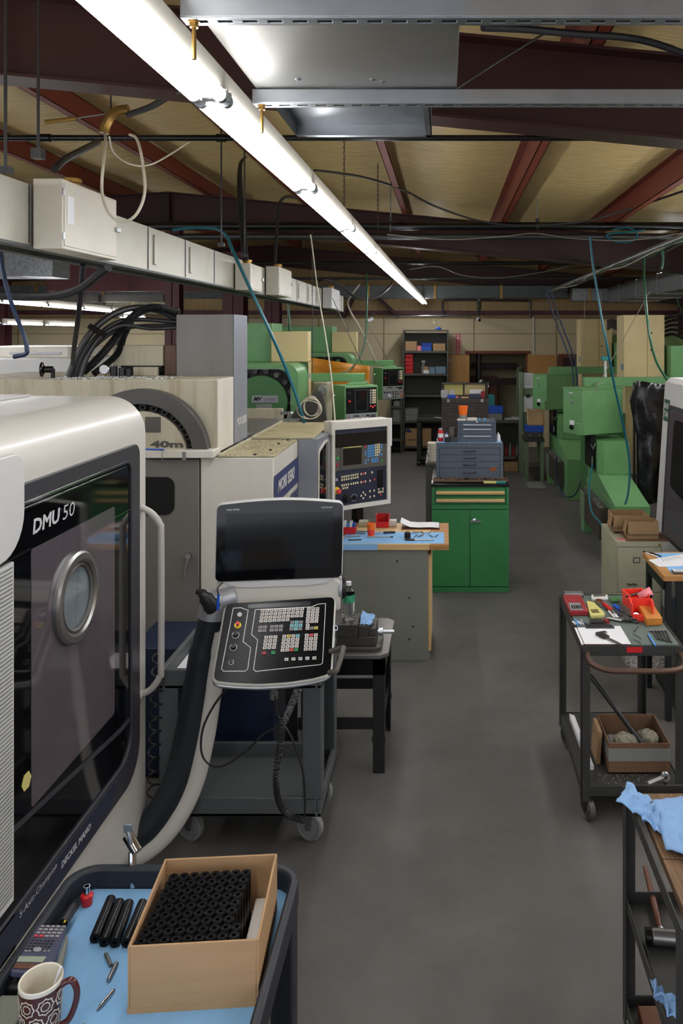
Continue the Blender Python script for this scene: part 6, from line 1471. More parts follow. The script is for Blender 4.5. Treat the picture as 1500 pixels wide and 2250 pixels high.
rag([atz(1376, 1732, ZA), atz(1352, 1768, ZA + .03), atz(1410, 1800, ZA), atz(1432, 1762, ZA)], 'shop_towel', 'light blue shop towel drooping over the back left corner of the corner cart', res=14, nz=.016, seed=1)
rag([atz(1402, 1770, ZA + .004), atz(1412, 1815, ZA), atz(1452, 1838, ZA), atz(1448, 1772, ZA + .01)], 'shop_towel', 'small crumpled blue towel tucked behind the large one', res=12, nz=.022, seed=2)
rag([atz(1432, 1762, ZA + .012), atz(1462, 1868, ZA + .006), atz(1560, 1910, ZA + .012), atz(1600, 1740, ZA + .012)], 'shop_towel', 'large light blue shop towel spread on the wooden boards', res=16, nz=.008, seed=3)
T = thing('wrench', 'old grey wrench lying at the back rim of the corner cart', 'wrench', atz(1455, 1720, ZA)); a, b = atz(1420, 1738, .83), atz(1462, 1709, .83)
a, b = at(1425, 1722, 2.55), at(1458, 1708, 2.55)
link(MB().tube([a, b], .008, 10), 'shank', 'steel', T); link(MB().lathe([(.006, -.006), (.014, -.006), (.014, .006), (.006, .006)], b + Vector((.005, 0, .002)), (0, 1, 0), 16), 'ring_end', 'zinc', T)
link(MB().tube([b + Vector((.002, 0, -.01)), b + Vector((.012, 0, -.035)), b + Vector((.006, 0, -.055))], .006, 8), 'hook', 'steel_dark', T)
a, b = atz(1416, 1905, .452), atz(1451, 2042, .452); T = thing('mallet', 'mallet with a turned wooden handle on the middle shelf of the corner cart', 'mallet', b)
link(MB().tube([a, a.lerp(b, .12), a.lerp(b, .3), a.lerp(b, .55), a.lerp(b, .8), b], [.007, .0085, .0085, .0095, .011, .010, .0085], 14, smooth=4), 'handle', 'wood_dark', T)
link(MB().cyl(b, b + (b - a) * .10, .011, seg=14), 'ferrule', 'zinc', T)
c = b + (b - a) * .14; c.z = .458; d = Vector((1, -.12, 0)).normalized()
link(MB().cyl(c - d * .032, c + d * .042, .022, seg=24), 'head', 'steel', T, .002); link(MB().cyl(c - d * .052, c - d * .0325, .022, seg=24), 'black_face', 'lamp_black', T, .002); link(MB().cyl(c + d * .0425, c + d * .05, .022, seg=24), 'green_face', 'green_deep', T, .001)
rag([at(1424, 2166, 2.1), at(1438, 2215, 2.0), at(1490, 2262, 1.95), at(1486, 2208, 2.05)], 'shop_towel', 'twisted light blue towel on the lowest shelf of the corner cart', res=12, nz=.03, seed=5)
for (x0, mat, lab) in ((.60, 'wood_dark', 'dark reddish board on the lowest shelf of the corner cart'), (.70, 'wood', 'pale timber offcut on the lowest shelf of the corner cart')):
    solo(MB().box((x0, 2.0, .1055), (x0 + .075, 2.5, .14)), 'board', mat, lab, 'board', bevel=.003)

# ================================================================ BENCH, FILE CABINET, RIGHT MACHINE
T = thing('side_bench', 'black bench with a wood-edged top at the right edge', 'workbench', (1.8, 4.85, 0))
HX0, HY0, HY1, HZ = 1.255, 4.60, 5.10, .85
link(MB().box((HX0, HY0, HZ - .035), (2.4, HY1, HZ)), 'wood_top', 'wood', T, .004)
link(MB().box((HX0 + .02, HY0 + .012, 0), (HX0 + .05, HY0 + .052, HZ - .036)), 'leg', 'black_paint', T); link(MB().box((HX0 + .02, HY1 - .05, 0), (HX0 + .05, HY1 - .01, HZ - .036)), 'leg', 'black_paint', T)
link(MB().box((HX0 + .08, HY0 + .02, .05), (2.38, HY0 + .04, HZ - .036)), 'front_panel', 'black_paint', T)
link(MB().box((HX0 + .012, HY0 + .053, HZ - .10), (HX0 + .03, HY1 - .051, HZ - .036)), 'apron', 'black_paint', T)
link(MB().box((HX0 + .08, HY0 + .041, .05), (2.38, HY1 - .02, .08)), 'bottom_shelf', 'black_paint', T)
mb = MB(); mb.box((HX0 + .06, HY0 + .04, HZ), (2.38, HY1 - .03, HZ + .0012)); solo(mb, 'bench_paper', 'paper_blue', 'blue paper laid on the wood-edged black bench', 'paper')
HZ2 = HZ + .0014
def hz_(px, py): return atz(px, py, HZ2)
q = [hz_(1424, 1231), hz_(1500, 1218), hz_(1560, 1240), hz_(1448, 1246)]
mb = MB(); mb.prism([P2(v) for v in (q[0], q[1], q[2], q[3])], (0, 0, HZ2), (1, 0, 0), (0, 1, 0), (0, 0, .002)); mb.mi = 1
for k in range(7):
    a = hz_(1452 + k * 6, 1228 - k); b = hz_(1458 + k * 6.2, 1234 - k); mb.prism([(a.x, a.y), (a.x + .003, a.y), (b.x + .003, b.y), (b.x, b.y)], (0, 0, HZ2 + .0021), (1, 0, 0), (0, 1, 0), (0, 0, .0003))
solo(mb, 'printed_sheet', ['paper', 'mark'], 'printed white sheet lying on the black bench', 'paper')
for k in range(4):
    a = hz_(1413 + k * 5, 1213 + (k % 2) * 3); b = hz_(1440 + k * 4, 1222 + (k % 2) * 2); a.z += .004; b.z += .004
    solo(MB().cyl(a, b, .004, seg=8), 'pen', ['lamp_black', 'paper', 'steel', 'lamp_black'][k], 'pen in the small heap at the back corner of the black bench', 'pen', 'pens on the black bench')
a = hz_(1480, 1262)
slab_ = MB(); slab_.box((a.x, a.y, HZ2), (a.x + .09, a.y + .06, HZ2 + .012)); 
o = thing('calculator', 'small calculator at the front corner of the black bench', 'calculator', a); link(slab_, 'case', 'pendant_grey', o, .002)
mb = MB(); [mb.bc((a.x + .01 + i * .014, a.y + .012 + j * .012, HZ2 + .0135), (.010, .008, .002)) for i in range(5) for j in range(4)]; link(mb, 'keypad', 'paper', o)
T = thing('file_cabinet', 'beige two-drawer filing cabinet behind the steel cart', 'filing cabinet', (1.39, 6.0, 0))
fx0, fx1, fy0, fy1, fzt = 1.222, 1.555, 5.72, 6.28, .75
link(MB().box((fx0, fy0 + .014, 0), (fx1, fy1, fzt)), 'carcass', 'file_beige', T, .003)
link(MB().box((fx0 + .002, fy0 + .002, fzt - .035), (fx1 - .002, fy0 + .0135, fzt - .001)), 'top_rail', 'file_beige', T, .001)
for (z0, z1) in ((.39, fzt - .04), (.06, .385)):
    D = link(MB().box((fx0 + .012, fy0, z0), (fx1 - .012, fy0 + .0135, z1)), 'drawer', 'file_beige', T, .002)
    zz = z0 + .06
    for x in (fx(1381, fy0), fx(1393, fy0)):
        mb = MB(); mb.tube([(x - .01, fy0 - .001, zz), (x, fy0 - .018, zz), (x + .016, fy0 - .02, zz - .002)], .005, 8); link(mb, 'pull', 'steel_dark', D)
    mb = MB(); mb.frame([(-.025, -.02), (.025, -.02), (.025, .02), (-.025, .02)], [(-.02, -.015), (.02, -.015), (.02, .015), (-.02, .015)], (fx(1398, fy0), fy0 - .0005, z1 - .09), (1, 0, 0), (0, 0, 1), (0, -.003, 0)); link(mb, 'label_holder', 'steel', D)
link(MB().box((fx1 - .03, fy0 - .0005, fzt - .03), (fx1 - .018, fy0 + .0018, fzt - .016)), 'lock', 'brass', T)
ZF = fzt
T = thing('flat_card', 'flattened brown cardboard under the two boxes on the filing cabinet', 'cardboard', (1.44, 5.85, ZF)); link(MB().box((1.30, 5.735, ZF), (1.60, 6.10, ZF + .010)), 'sheet', 'cardboard_dark', T)
solo(MB().box((fx(1355, 5.8), 5.765, ZF), (1.298, 5.80, ZF + .004)), 'label_strip', 'pink', 'red and white label strip on the filing cabinet edge', 'label')
def small_box(x0, y0, x1, y1, z0, h, label, ang):
    c = Vector(((x0 + x1) / 2, (y0 + y1) / 2, z0)); Mx = rotz(ang, c); wd, dp = (x1 - x0) / 2, (y1 - y0) / 2
    T = thing('cardboard_box', label, 'cardboard box', c)
    link(MB(Mx).tray((-wd, -dp, 0), (wd, dp, h), .004), 'box_body', 'cardboard_old', T)
    mb = MB(Mx); mb.prism([(-dp - .004, h), (-dp - .001, h), (-dp - .014, h * .32), (-dp - .018, h * .32)], (-wd, 0, 0), (0, 1, 0), (0, 0, 1), (2 * wd, 0, 0)); link(mb, 'front_flap', 'cardboard_old', T)
    mb = MB(Mx); mb.prism([(-wd - .004, h), (-wd - .001, h), (-wd - .018, h * .35), (-wd - .022, h * .35)], (0, -dp, 0), (1, 0, 0), (0, 0, 1), (0, dp * 1.2, 0)); link(mb, 'side_flap', 'cardboard_old', T)
    return T
small_box(1.315, 5.76, 1.535, 5.90, ZF + .010, .125, 'front open cardboard box with folded flap on the filing cabinet', -.02)
small_box(1.25, 5.96, 1.52, 6.16, ZF + .010, .125, 'rear open cardboard box behind the front one on the filing cabinet', .0)
# white machine with the big window
T = thing('white_machine', 'white machining centre with a tall dark window at the right edge', 'machine', (2.4, 6.2, 0))
mx0, mx1 = 1.75, 1.83
mb = MB(); mb.prism([(1.78, 0), (mx0, .12), (mx0, .62), (mx1, 1.84), (mx1 + .05, 1.88), (3.4, 1.88), (3.4, 0)], (0, 5.2, 0), (1, 0, 0), (0, 0, 1), (0, 1.47, 0)); link(mb, 'housing', 'white_grey', T, .008)
BM = basis((mx0 - .002, 6.67, .62), (0, -1, 0), (mx1 - mx0, 0, 1.22))
def mq(*pts): return [uv_at(*p, BM) for p in pts]
wn = [(.25, .03), (1.45, .03), (1.45, 1.02), (.22, 1.02)]
mb = MB(BM); mb.prism(roundpoly(wn, .03), (0, 0, 0), (1, 0, 0), (0, 1, 0), (0, 0, .004)); WG = link(mb, 'window_glass', 'tinted_glass', T)
mb = MB(BM); mb.frame(roundpoly([(.22, .0), (1.48, .0), (1.48, 1.05), (.19, 1.05)], .04), roundpoly(wn, .03), (0, 0, 0), (1, 0, 0), (0, 1, 0), (0, 0, .008)); link(mb, 'window_seal', 'slate_frame', T, .001)
mb = MB(BM); mb.prism(roundpoly([(.36, .42), (1.4, .30), (1.4, .95), (.36, .95)], .06), (0, 0, .0041), (1, 0, 0), (0, 1, 0), (0, 0, .002)); link(mb, 'inner_pane', 'display', WG)
a = uv_at(1462, 925, BM); b = uv_at(1483, 883, BM)
mb = MB(BM); mb.box((.045, a[1], 0), (.185, b[1], .003)); PLT = link(mb, 'name_plate', 'green_dark_plate', T)
hh = (b[1] - a[1]); lettering('MORI SEIKI', BM, .055, a[1] + hh * .58, .12, hh * .25, 'line_white', PLT, 'lettering', .03, .2, .0035); lettering('TV-40', BM, .06, a[1] + hh * .17, .11, hh * .28, 'line_white', PLT, 'lettering', .03, .0, .0035)
link(MB().box((1.93, 5.9, 1.8805), (2.4, 6.4, 1.92)), 'roof_box', 'bin_grey', T, .005)
T = thing('coolant_tank', 'navy blue tank panel with a heap of chips under the right machine', 'machine part', (1.5, 5.3, 0))
link(MB().box((1.56, 4.9 + .25, .02), (1.70, 5.7, .36)), 'tank', 'blue_door', T, .004)
mb = MB(); mb.ball((1.42, 5.45, .0), .22, 1, 1.1, .42, 18)
for v in mb.bm.verts: v.co.z = max(v.co.z, .002)
solo(mb, 'chip_heap', 'chip_bed', 'heap of grey metal chips on the floor right of the steel cart', 'metal chips', kind='stuff')

# ================================================================ TWO GREEN MACHINES ON THE RIGHT
def right_machine():
    T = thing('green_machine', 'green and beige machining centre with hanging control box, nearer of the right pair', 'machine', (2.3, 9.2, 0))
    def b(a, c, name, mat, bev=.005, par=None): return link(MB().box(a, c), name, mat, par or T, bev)
    # control box seen on its corner
    c0 = Vector((1.49, 8.7, 1.13)); u = Vector((-.17, .3, 0)).normalized(); v = Vector((.3, .17, 0)).normalized()
    mb = MB(); mb.prism([(0, 0), (.345, 0), (.345, .577), (0, .577)], c0, u, v, (0, 0, .5)); CB = link(mb, 'control_box', 'machine_green', T, .005)
    BL = basis(c0, -u, (0, 0, 1)); 
    mb = MB(); mb.prism([(-.006, -.006), (.351, -.006), (.351, .583), (-.006, .583)], c0 + Vector((0, 0, .5005)), u, v, (0, 0, .012)); link(mb, 'box_lid', 'machine_green', CB, .003)
    n_ = (-v)
    F_ = Matrix((-u, Vector((0, 0, 1)), n_)).transposed().to_4x4(); F_.translation = c0 + u * .345
    for (x, z, r, m, nm) in ((.15, .42, .012, 'silver', 'toggle'), (.15, .355, .017, 'silver', 'knob'), (.16, .075, .03, 'lamp_black', 'feed_knob')):
        mb = MB(F_); mb.lathe([(0, .022), (r * .8, .02), (r, .0005)], (x, z, 0), (0, 0, 1), 16); link(mb, nm, m, CB)
    mb = MB(F_); mb.box((.12, .10, .0005), (.20, .15, .003)); link(mb, 'warning_label', 'paper', CB)
    mb = MB(F_); mb.box((.11, .45, .0005), (.17, .462, .002)); link(mb, 'legend', 'paper', CB)
    mb = MB(F_); mb.box((.25, .005, .0005), (.34, .13, .03)); link(mb, 'cover_box', 'machine_green', CB, .003)
    # arm and the tall cabinets
    z1, z0 = fz(829, 9.3), fz(849, 9.3)
    b((fx(1283, 9.3), 9.28, z0), (3.3, 9.42, z1), 'pendant_arm', 'machine_green')
    mb = MB(); mb.cyl((1.78, 9.15, 1.644), (1.78, 9.33, z0 - .0), .05, seg=18); mb.box((1.70, 9.0, 1.6435), (1.86, 9.27, 1.66)); link(mb, 'swivel', 'machine_green', T)
    b((2.14, 9.6, fz(838, 9.6)), (2.63, 10.0, fz(692, 9.6)), 'electrical_cabinet', 'machine_beige')
    b((2.42, 9.596, fz(834, 9.6)), (2.426, 9.5995, fz(694, 9.6)), 'panel_seam', 'wall_batten', 0)
    for zc in (2.05, 2.25): link(MB().lathe([(0, .003), (.012, .003), (.012, 0)], (2.47, 9.6, zc), (0, -1, 0), 10), 'screw', 'lamp_black', T)
    b((2.136, 9.62, 1.80), (2.1398, 9.74, 1.88), 'rating_plate', 'box_bluegrey', 0)
    b((2.66, 9.43, 1.68), (3.3, 9.95, 2.10), 'drive_box', 'machine_green'); b((2.66, 10.0, 1.7), (3.3, 10.3, 2.22), 'rear_box', 'olive')
    b((2.16, 9.62, .55), (2.62, 9.98, fz(839, 9.6)), 'column_neck', 'machine_beige')
    b((1.72, 9.45, .30), (2.12, 10.2, 1.30), 'saddle', 'green_deep')
    # slanted column cover in front, base, chip tray
    mb = MB(); mb.prism([(1.655, 8.75), (1.72, 8.70), (2.0, 8.70), (2.0, 9.3), (1.655, 9.3)], (0, 0, .705), (1, 0, 0), (0, 1, 0), (0, 0, .36)); link(mb, 'coolant_cover', 'machine_green', T, .004)
    b((1.655, 7.81, 0), (2.0, 9.4, .55), 'base_cover', 'machine_green', .004)
    mb = MB(); mb.prism([(7.81, .5505), (9.3, .5505), (9.3, .704), (8.70, .704)], (1.655, 0, 0), (0, 1, 0), (0, 0, 1), (.345, 0, 0)); link(mb, 'base_slope', 'machine_green', T, .003)
    b((1.556, 8.1, .14), (1.652, 9.2, .47), 'chip_tray', 'toolbox_brown', .004)
    b((1.556, 9.0, 0), (1.652, 9.2, .1395), 'tray_foot', 'machine_green', .003); b((1.545, 8.93, .145), (1.555, 9.205, .45), 'tray_end', 'sage', .002)
    mb = MB()
    for k in range(90):
        x, y, s_ = R.uniform(1.56, 1.648), R.uniform(8.12, 9.18), R.uniform(.003, .010); mb.bc((x, y, .471 + s_ * .3), (s_ * 2, s_, s_ * .7))
    o = link(mb, 'chips', 'chips', T); o['kind'] = 'stuff'
    # black way gap with chrome fittings
    b((1.60, 8.82, .75), (1.652, 9.2, 1.12), 'way_gap', 'lamp_black', .002)
    link(MB().tube([(1.60, 8.80, 1.02), (1.62, 8.79, .97), (1.645, 8.78, 1.04)], .009, 8), 'clamp_lever', 'chrome', T)
    link(MB().lathe([(0, 0), (.012, 0), (.014, .03), (.010, .06), (.012, .09), (0, .1)], (1.61, 8.80, .80), (0, 0, 1), 12), 'air_fitting', 'chrome', T)
    return T
rm = right_machine()
copy_tree(rm, Vector(rm.location) + Vector((-.03, 2.9, 0)), 'green and beige machining centre with hanging control box, farther of the right pair')
# black plastic sheet
mb = MB(); g = []
xa, xb, ys = 2.06, 2.95, 8.62
for i in range(31):
    t = i / 30; col = []
    for j in range(25):
        s_ = j / 24; z1 = 1.74 - .06 * t - .03 * math.sin(t * 3.1); z0 = .42
        x = xa - .12 * min(1, s_ * 6) * max(0, 1 - s_ * 2.2) * (1 - t) + (xb - xa) * t; y = ys + .04 * math.sin(t * 17 + s_ * 3) * (.3 + s_) + .03 * noise.noise(Vector((t * 9, s_ * 5, 0))) - .05 * s_
        col.append(mb._v((x, y, z1 + (z0 - z1) * s_)))
    g.append(col)
for i in range(30):
    for j in range(24): mb._f([g[i][j], g[i + 1][j], g[i + 1][j + 1], g[i][j + 1]])
o = solo(mb, 'plastic_sheet', 'plastic_black_sheet', 'black plastic sheet draped beside the right-hand green machine', 'plastic sheet'); o.modifiers.new('thick', 'SOLIDIFY').thickness = .004
T = thing('sheet_stand', 'frame holding up the black plastic sheet', 'stand', (2.3, 8.7, 0))
link(MB().cyl((2.04, 8.70, 1.70), (2.9, 8.70, 1.66), .015, seg=10), 'crossbar', 'steel_dark', T)
for x in (2.06, 2.85): link(MB().cyl((x, 8.73, 0), (x, 8.73, 1.70), .015, seg=10), 'upright', 'steel_dark', T)
T = thing('wood_plank', 'orange-stained plank on a dark block behind the filing cabinet boxes', 'plank', (1.85, 7.0, .5))
link(MB().box((1.70, 6.75, .0), (1.98, 7.25, .47)), 'block', 'lamp_black', T); link(MB().box((1.66, 6.74, .4705), (2.0, 7.3, .50)), 'plank', 'wood_orange', T, .003)
solo(MB().box((1.72, 6.85, .5), (1.80, 6.97, .66)), 'junction_box', 'black_plastic', 'black square motor box standing on the orange-stained plank', 'box', bevel=.006)
# ================================================================ TUB CART, LOWER LEFT
T = thing('tub_cart', 'dark navy plastic tub cart lined with blue paper in the lower left corner', 'cart', (-.65, 1.65, 0))
UX0, UX1, UY0, UY1, UZ, UR = -.945, -.364, 1.22, 2.03, .85, .90
mb = MB(); o_ = rrect(UX0, UY0, UX1, UY1, .07, 6); i_ = rrect(UX0 + .022, UY0 + .022, UX1 - .022, UY1 - .022, .055, 6)
mb.frame(o_, i_, (0, 0, UZ - .02), (1, 0, 0), (0, 1, 0), (0, 0, UR - UZ + .02)); link(mb, 'tub_rim', 'cart_navy', T, .007)
mb = MB(); mb.prism(rrect(UX0 + .012, UY0 + .012, UX1 - .012, UY1 - .012, .06, 6), (0, 0, UZ - .02), (1, 0, 0), (0, 1, 0), (0, 0, .0185)); link(mb, 'tub_floor', 'cart_navy', T)
for (x, y, sx, sy) in ((UX0, UY0, 1, 1), (UX1, UY0, -1, 1), (UX0, UY1, 1, -1), (UX1, UY1, -1, -1)):
    mb = MB(); mb.prism([(0, 0), (sx * .07, 0), (sx * .06, sy * .03), (sx * .03, sy * .06), (0, sy * .07)], (x + sx * .012, y + sy * .012, .10), (1, 0, 0), (0, 1, 0), (0, 0, UZ - .121)); link(mb, 'corner_post', 'cart_navy', T, .005)
    wheel(T, (x + sx * .06, y + sy * .06, .05), .05, .03, 'bin_grey', top=.10)
link(MB().tray((UX0 + .02, UY0 + .02, .12), (UX1 - .02, UY1 - .02, .2), .02), 'lower_tub', 'cart_navy', T, .004)
ZT_ = UZ - .0014
mb = MB(); mb.box((UX0 + .05, UY0 + .035, ZT_), (UX1 - .03, UY1 - .024, ZT_ + .0016)); solo(mb, 'liner_paper', 'paper_blue', 'blue paper liner in the bottom of the navy tub cart', 'paper')
ZP = ZT_ + .0018
def tz_(px, py, h=0): return atz(px, py, ZP + h)
# cardboard box of tubes
ang = math.radians(4.2); bw, bd, bh, th = .266, .276, .138, .005
oc = Vector((-.655, 1.637, ZP)); MXB = rotz(ang, oc)
T = thing('cardboard_box', 'brown cardboard box packed with upright black tubes in the tub cart', 'cardboard box', oc)
link(MB(MXB).tray((0, 0, 0), (bw, bd, bh), th), 'box_body', 'cardboard', T, .0012)
mb = MB(MXB); mb.box((-.0008, -.0008, .0), (bw + .0008, -.0001, .012)); link(mb, 'bottom_tape', 'kraft', T)
for (x, y, r1, r2) in ((.135, .10, .006, .010), (.165, .085, .006, .014), (.225, .105, .010, .010)):
    pass
solo(MB(MXB).box((bw - .05, .06, th + .0005), (bw - .012, bd - .01, th + .035)), 'foam_block', 'foam_white', 'pale foam block at the right inside the box of tubes', 'foam block', bevel=.004)
first = None
def black_tube(c, d, L, label, group):
    T = thing('black_tube', label, 'tube', c, group)
    r = .0116
    mb = MB(); mb.lathe([(.0052, L - .0005), (.0052, L - .03)], c, d, 16); mb.lathe([(.0052, L), (.0078, L), (.0082, L - .002), (.0098, L - .002), (.0102, L), (.0110, L), (r, L - .0012), (r, .001), (r - .001, 0), (.0052, 0), (.0052, .02)], c, d, 24)
    link(mb, 'tube_body', 'tube_black', T)
    mb = MB(); mb.lathe([(0, L - .012), (.0052, L - .012)], c, d, 14); link(mb, 'bore_plug', 'lamp_black', T)
    return T
gx_, gy_ = Vector((.0237, .0021, 0)), Vector((.0, .0247, 0)); g0 = Vector((-.637, 1.663, ZP + th + .0005))
tproto = None
for r in range(9):
    for c in range(9 if r < 2 else 8):
        p = g0 + gx_ * c + gy_ * r
        if tproto is None: tproto = black_tube(p, (0, 0, 1), .125, 'black steel tube standing upright in the cardboard box of tubes', 'tubes packed in the cardboard box')
        else: copy_tree(tproto, p)
pr = [(208, 2062, 243, 1978), (228, 2070, 262, 1985), (252, 2072, 283, 1985), (277, 2072, 313, 1985)]
for k, (xa_, ya_, xb_, yb2) in enumerate(pr):
    a, b = tz_(xa_, ya_, .0125), tz_(xb_, yb2, .0125); a.z = b.z = ZP + .0125
    L_ = .128; d = (b - a).normalized()
    T = thing('black_tube', '%s from the left of the four black tubes lying on the blue paper' % ORD[k], 'tube', a)
    mb = MB(); r = .0118; mb.lathe([(.0052, .03), (.0052, 0), (.0078, 0), (.0082, .002), (.0098, .002), (.0102, 0), (.011, 0), (r, .0012), (r, L_ - .001), (r - .001, L_), (0, L_)], a, d, 24); link(mb, 'tube_body', 'tube_black', T)
    mb = MB(); mb.lathe([(0, .029), (.0052, .029)], a, d, 14); link(mb, 'bore_plug', 'lamp_black', T)
# red socket tool
p = tz_(191, 1988); T = thing('socket_adapter', 'red knurled collar with a chrome socket standing on the blue paper', 'tool', p)
link(MB().lathe([(0, 0), (.011, 0), (.0125, .003), (.0125, .016), (.0145, .018), (.0145, .024), (.012, .027), (.008, .028)], p, (0, 0, 1), 24), 'collar', 'red', T)
link(MB().lathe([(.006, .046), (.006, .036)], p, (0, 0, 1), 16), 'socket_bore', 'lamp_black', T); link(MB().lathe([(.0075, .028), (.0078, .046), (.006, .046)], p, (0, 0, 1), 20), 'socket', 'chrome', T)
# folding knife with yellow stripe
T = thing('pocket_knife', 'black pocket knife with a clip leaning on the rim behind the calculator', 'knife', tz_(150, 2010))
a, b = at(138, 2030, 1.84), at(160, 1994, 1.90)
link(MB().tube([a, a.lerp(b, .5), b], [.011, .012, .010], 10, smooth=3), 'handle', 'black_plastic', T); link(MB().tube([b, b + (b - a) * .08], .008, 10), 'end_ring', 'steel_dark', T); link(MB().tube([a + Vector((.006, -.006, .008)), b + Vector((.004, -.006, .004))], .002, 6), 'clip', 'yellow', T)
# calculator propped on its case
ca, cb, cc = at(22, 2136, 1.66), at(112, 2142, 1.67), at(82, 2034, 1.80)
BQ = basis(ca, cb - ca, cc - ca)
def Q(px, py): return uv_at(px, py, BQ)
q = [Q(*p) for p in ((22, 2134), (110, 2142), (148, 2034), (84, 2033))]
wq, hq = (Vector(q[1]) - Vector(q[0])).length, (Vector(q[3]) - Vector(q[0])).length
cal = thing('calculator', 'navy scientific calculator with grey keys resting on the tub rim', 'calculator', ca)
mb = MB(BQ); mb.prism(roundpoly(q, .008), (0, 0, -.012), (1, 0, 0), (0, 1, 0), (0, 0, .012)); link(mb, 'case', 'calc_navy', cal, .002)
def qpix(x, y): return (x / 2.206, 1880 + y / 2.206)
mb = MB(BQ); l = [Q(*qpix(*p)) for p in ((92, 490), (225, 492), (205, 520), (80, 516))]; mb.prism(l, (0, 0, .0004), (1, 0, 0), (0, 1, 0), (0, 0, .001)); link(mb, 'display', 'lcd', cal)
mb = MB(BQ); l = [Q(*qpix(*p)) for p in ((80, 522), (200, 528), (190, 552), (62, 548))]; mb.prism(l, (0, 0, .0004), (1, 0, 0), (0, 1, 0), (0, 0, .001)); link(mb, 'solar_cell', 'wood_dark', cal)
kp = {}
def ckey(x, y, m, s_=(.0085, .0055)):
    u, v = Q(*qpix(x, y))
    if (m, s_) not in kp:
        mb = MB(BQ); mb.bc((u, v, .0012), (s_[0], s_[1], .0024)); kp[(m, s_)] = (link(mb, 'key', m, cal, .0006), u, v); return
    o, u0, v0 = kp[(m, s_)]; copy_part(o, cal, BQ.to_3x3() @ Vector((u - u0, v - v0, 0)))
for j in range(4):
    for i in range(5): ckey(206 + i * 25.5 - j * 10.5, 345 + j * 15.5 + i * .5, 'key_red' if j == 3 and i < 2 else 'key_grey')
for j in range(4):
    for i in range(6): ckey(160 + i * 19.5 - j * 9, 409 + j * 14 + i * 1.0, 'mark', (.0058, .0036))
for x in (125, 142, 215, 235): ckey(x, 465, 'key_grey', (.0058, .0036))
u, v = Q(*qpix(180, 459)); mb = MB(BQ); mb.prism(circ(0, 0, .0085, 20), (u, v, .0003), (1, 0, 0), (0, .8, 0), (0, 0, .0022)); link(mb, 'cursor_pad', 'silver', cal)
mb = MB(BQ); mb.prism([(q[1][0] + .001, q[1][1] + .0), (q[1][0] + .02, q[1][1] + .01), (q[2][0] + .012, q[2][1] - .02), (q[2][0] + .001, q[2][1])], (0, 0, -.03), (1, 0, 0), (0, 1, 0), (0, 0, .018)); link(mb, 'slide_cover', 'bin_grey', cal, .004)
# support boxes below it
T = thing('metal_case', 'flat grey steel case beside the mug below the calculator', 'case', tz_(20, 2200))
link(MB().box((-.92, 1.40, ZP), (-.848, 1.645, ZP + .025)), 'case_body', 'bench_grey', T, .003); link(MB().box((-.918, 1.402, ZP + .0255), (-.85, 1.643, ZP + .035)), 'lid', 'bench_grey', T, .003)
T = thing('tool_pouch', 'dark pouch propping up the calculator', 'pouch', (-.86, 1.72, ZP)); link(MB().box((-.92, 1.66, ZP), (-.87, 1.76, ZP + .04)), 'pouch', 'black_plastic', T, .01)
# mug
mp = Vector((fx(90, 1.60), 1.60, ZP + .0)); mp = Vector((-.79, 1.575, ZP))
mr = .0405; mg = at(90, 2148, 1.58); mh = mg.z - ZP - .0005
mp = Vector((mg.x, mg.y, ZP + .0005))
T = thing('coffee_mug', 'brown and white patterned coffee mug with a plastic stirrer inside', 'mug', mp)
MUG = link(MB().lathe([(0, 0), (mr * .80, 0), (mr * .84, .004), (mr * .97, mh * .75), (mr, mh - .010)], mp, (0, 0, 1), 40), 'mug_body', 'mug_brown', T)
link(MB().lathe([(mr + .0001, mh - .0095), (mr + .0004, mh - .002), (mr - .001, mh), (mr - .0035, mh - .002), (mr * .88, mh * .6), (mr * .78, .012), (0, .010)], mp, (0, 0, 1), 40), 'mug_lining', 'ceramic', T)
def ribbon(cz_, a_c, pts, hw):
    mb = MB()
    def S_(u, v):
        rr = mr * (.84 + .16 * min(1, v / (mh * .95))) + .0006; t = u / mr
        return mp + Vector((math.cos(t) * rr, math.sin(t) * rr, v))
    n = len(pts)
    for i in range(n):
        a = Vector(pts[i]); b = Vector(pts[(i + 1) % n]); d = (b - a)
        if d.length < 1e-6: continue
        nn = Vector((-d.y, d.x)).normalized() * hw; e = d.normalized() * hw * .5
        mb._f([mb._v(S_(*(p + Vector((a_c, cz_))))) for p in (a - nn - e, b - nn + e, b + nn + e, a + nn - e)])
    return mb
octs = lambda r: [(r * math.cos(math.pi / 8 + k * math.pi / 4), r * math.sin(math.pi / 8 + k * math.pi / 4)) for k in range(8)]
scal = []
for k in range(24):
    t = k / 24 * 2 * math.pi; scal.append(((.0148 + .0016 * math.cos(8 * t)) * math.cos(t), (.0148 + .0016 * math.cos(8 * t)) * math.sin(t)))
nM = 7
for row in range(3):
    for k in range(nM):
        a_c = (k + .5 * (row % 2)) * 2 * math.pi * mr / nM; cz_ = .020 + row * .034
        if cz_ > mh - .024: continue
        mb = ribbon(cz_, a_c, octs(.0085), .0009)
        for m2 in (ribbon(cz_, a_c, scal, .0011),):
            me_ = bpy.data.meshes.new('tmp'); m2.bm.to_mesh(me_); mb.bm.from_mesh(me_); bpy.data.meshes.remove(me_); m2.bm.free()
        o = link(mb, 'white_motif', 'ceramic', T); o.modifiers.new('thick', 'SOLIDIFY').thickness = .0004
hnd = [mp + Vector((mr * .97, 0, mh * .88)), mp + Vector((mr + .018, .004, mh * .93)), mp + Vector((mr + .028, .006, mh * .75)), mp + Vector((mr + .024, .006, mh * .5)), mp + Vector((mr + .012, .003, mh * .28)), mp + Vector((mr * .88, 0, mh * .2))]
link(MB().tube(hnd, .0062, 12, smooth=6), 'handle', 'mug_brown', T)
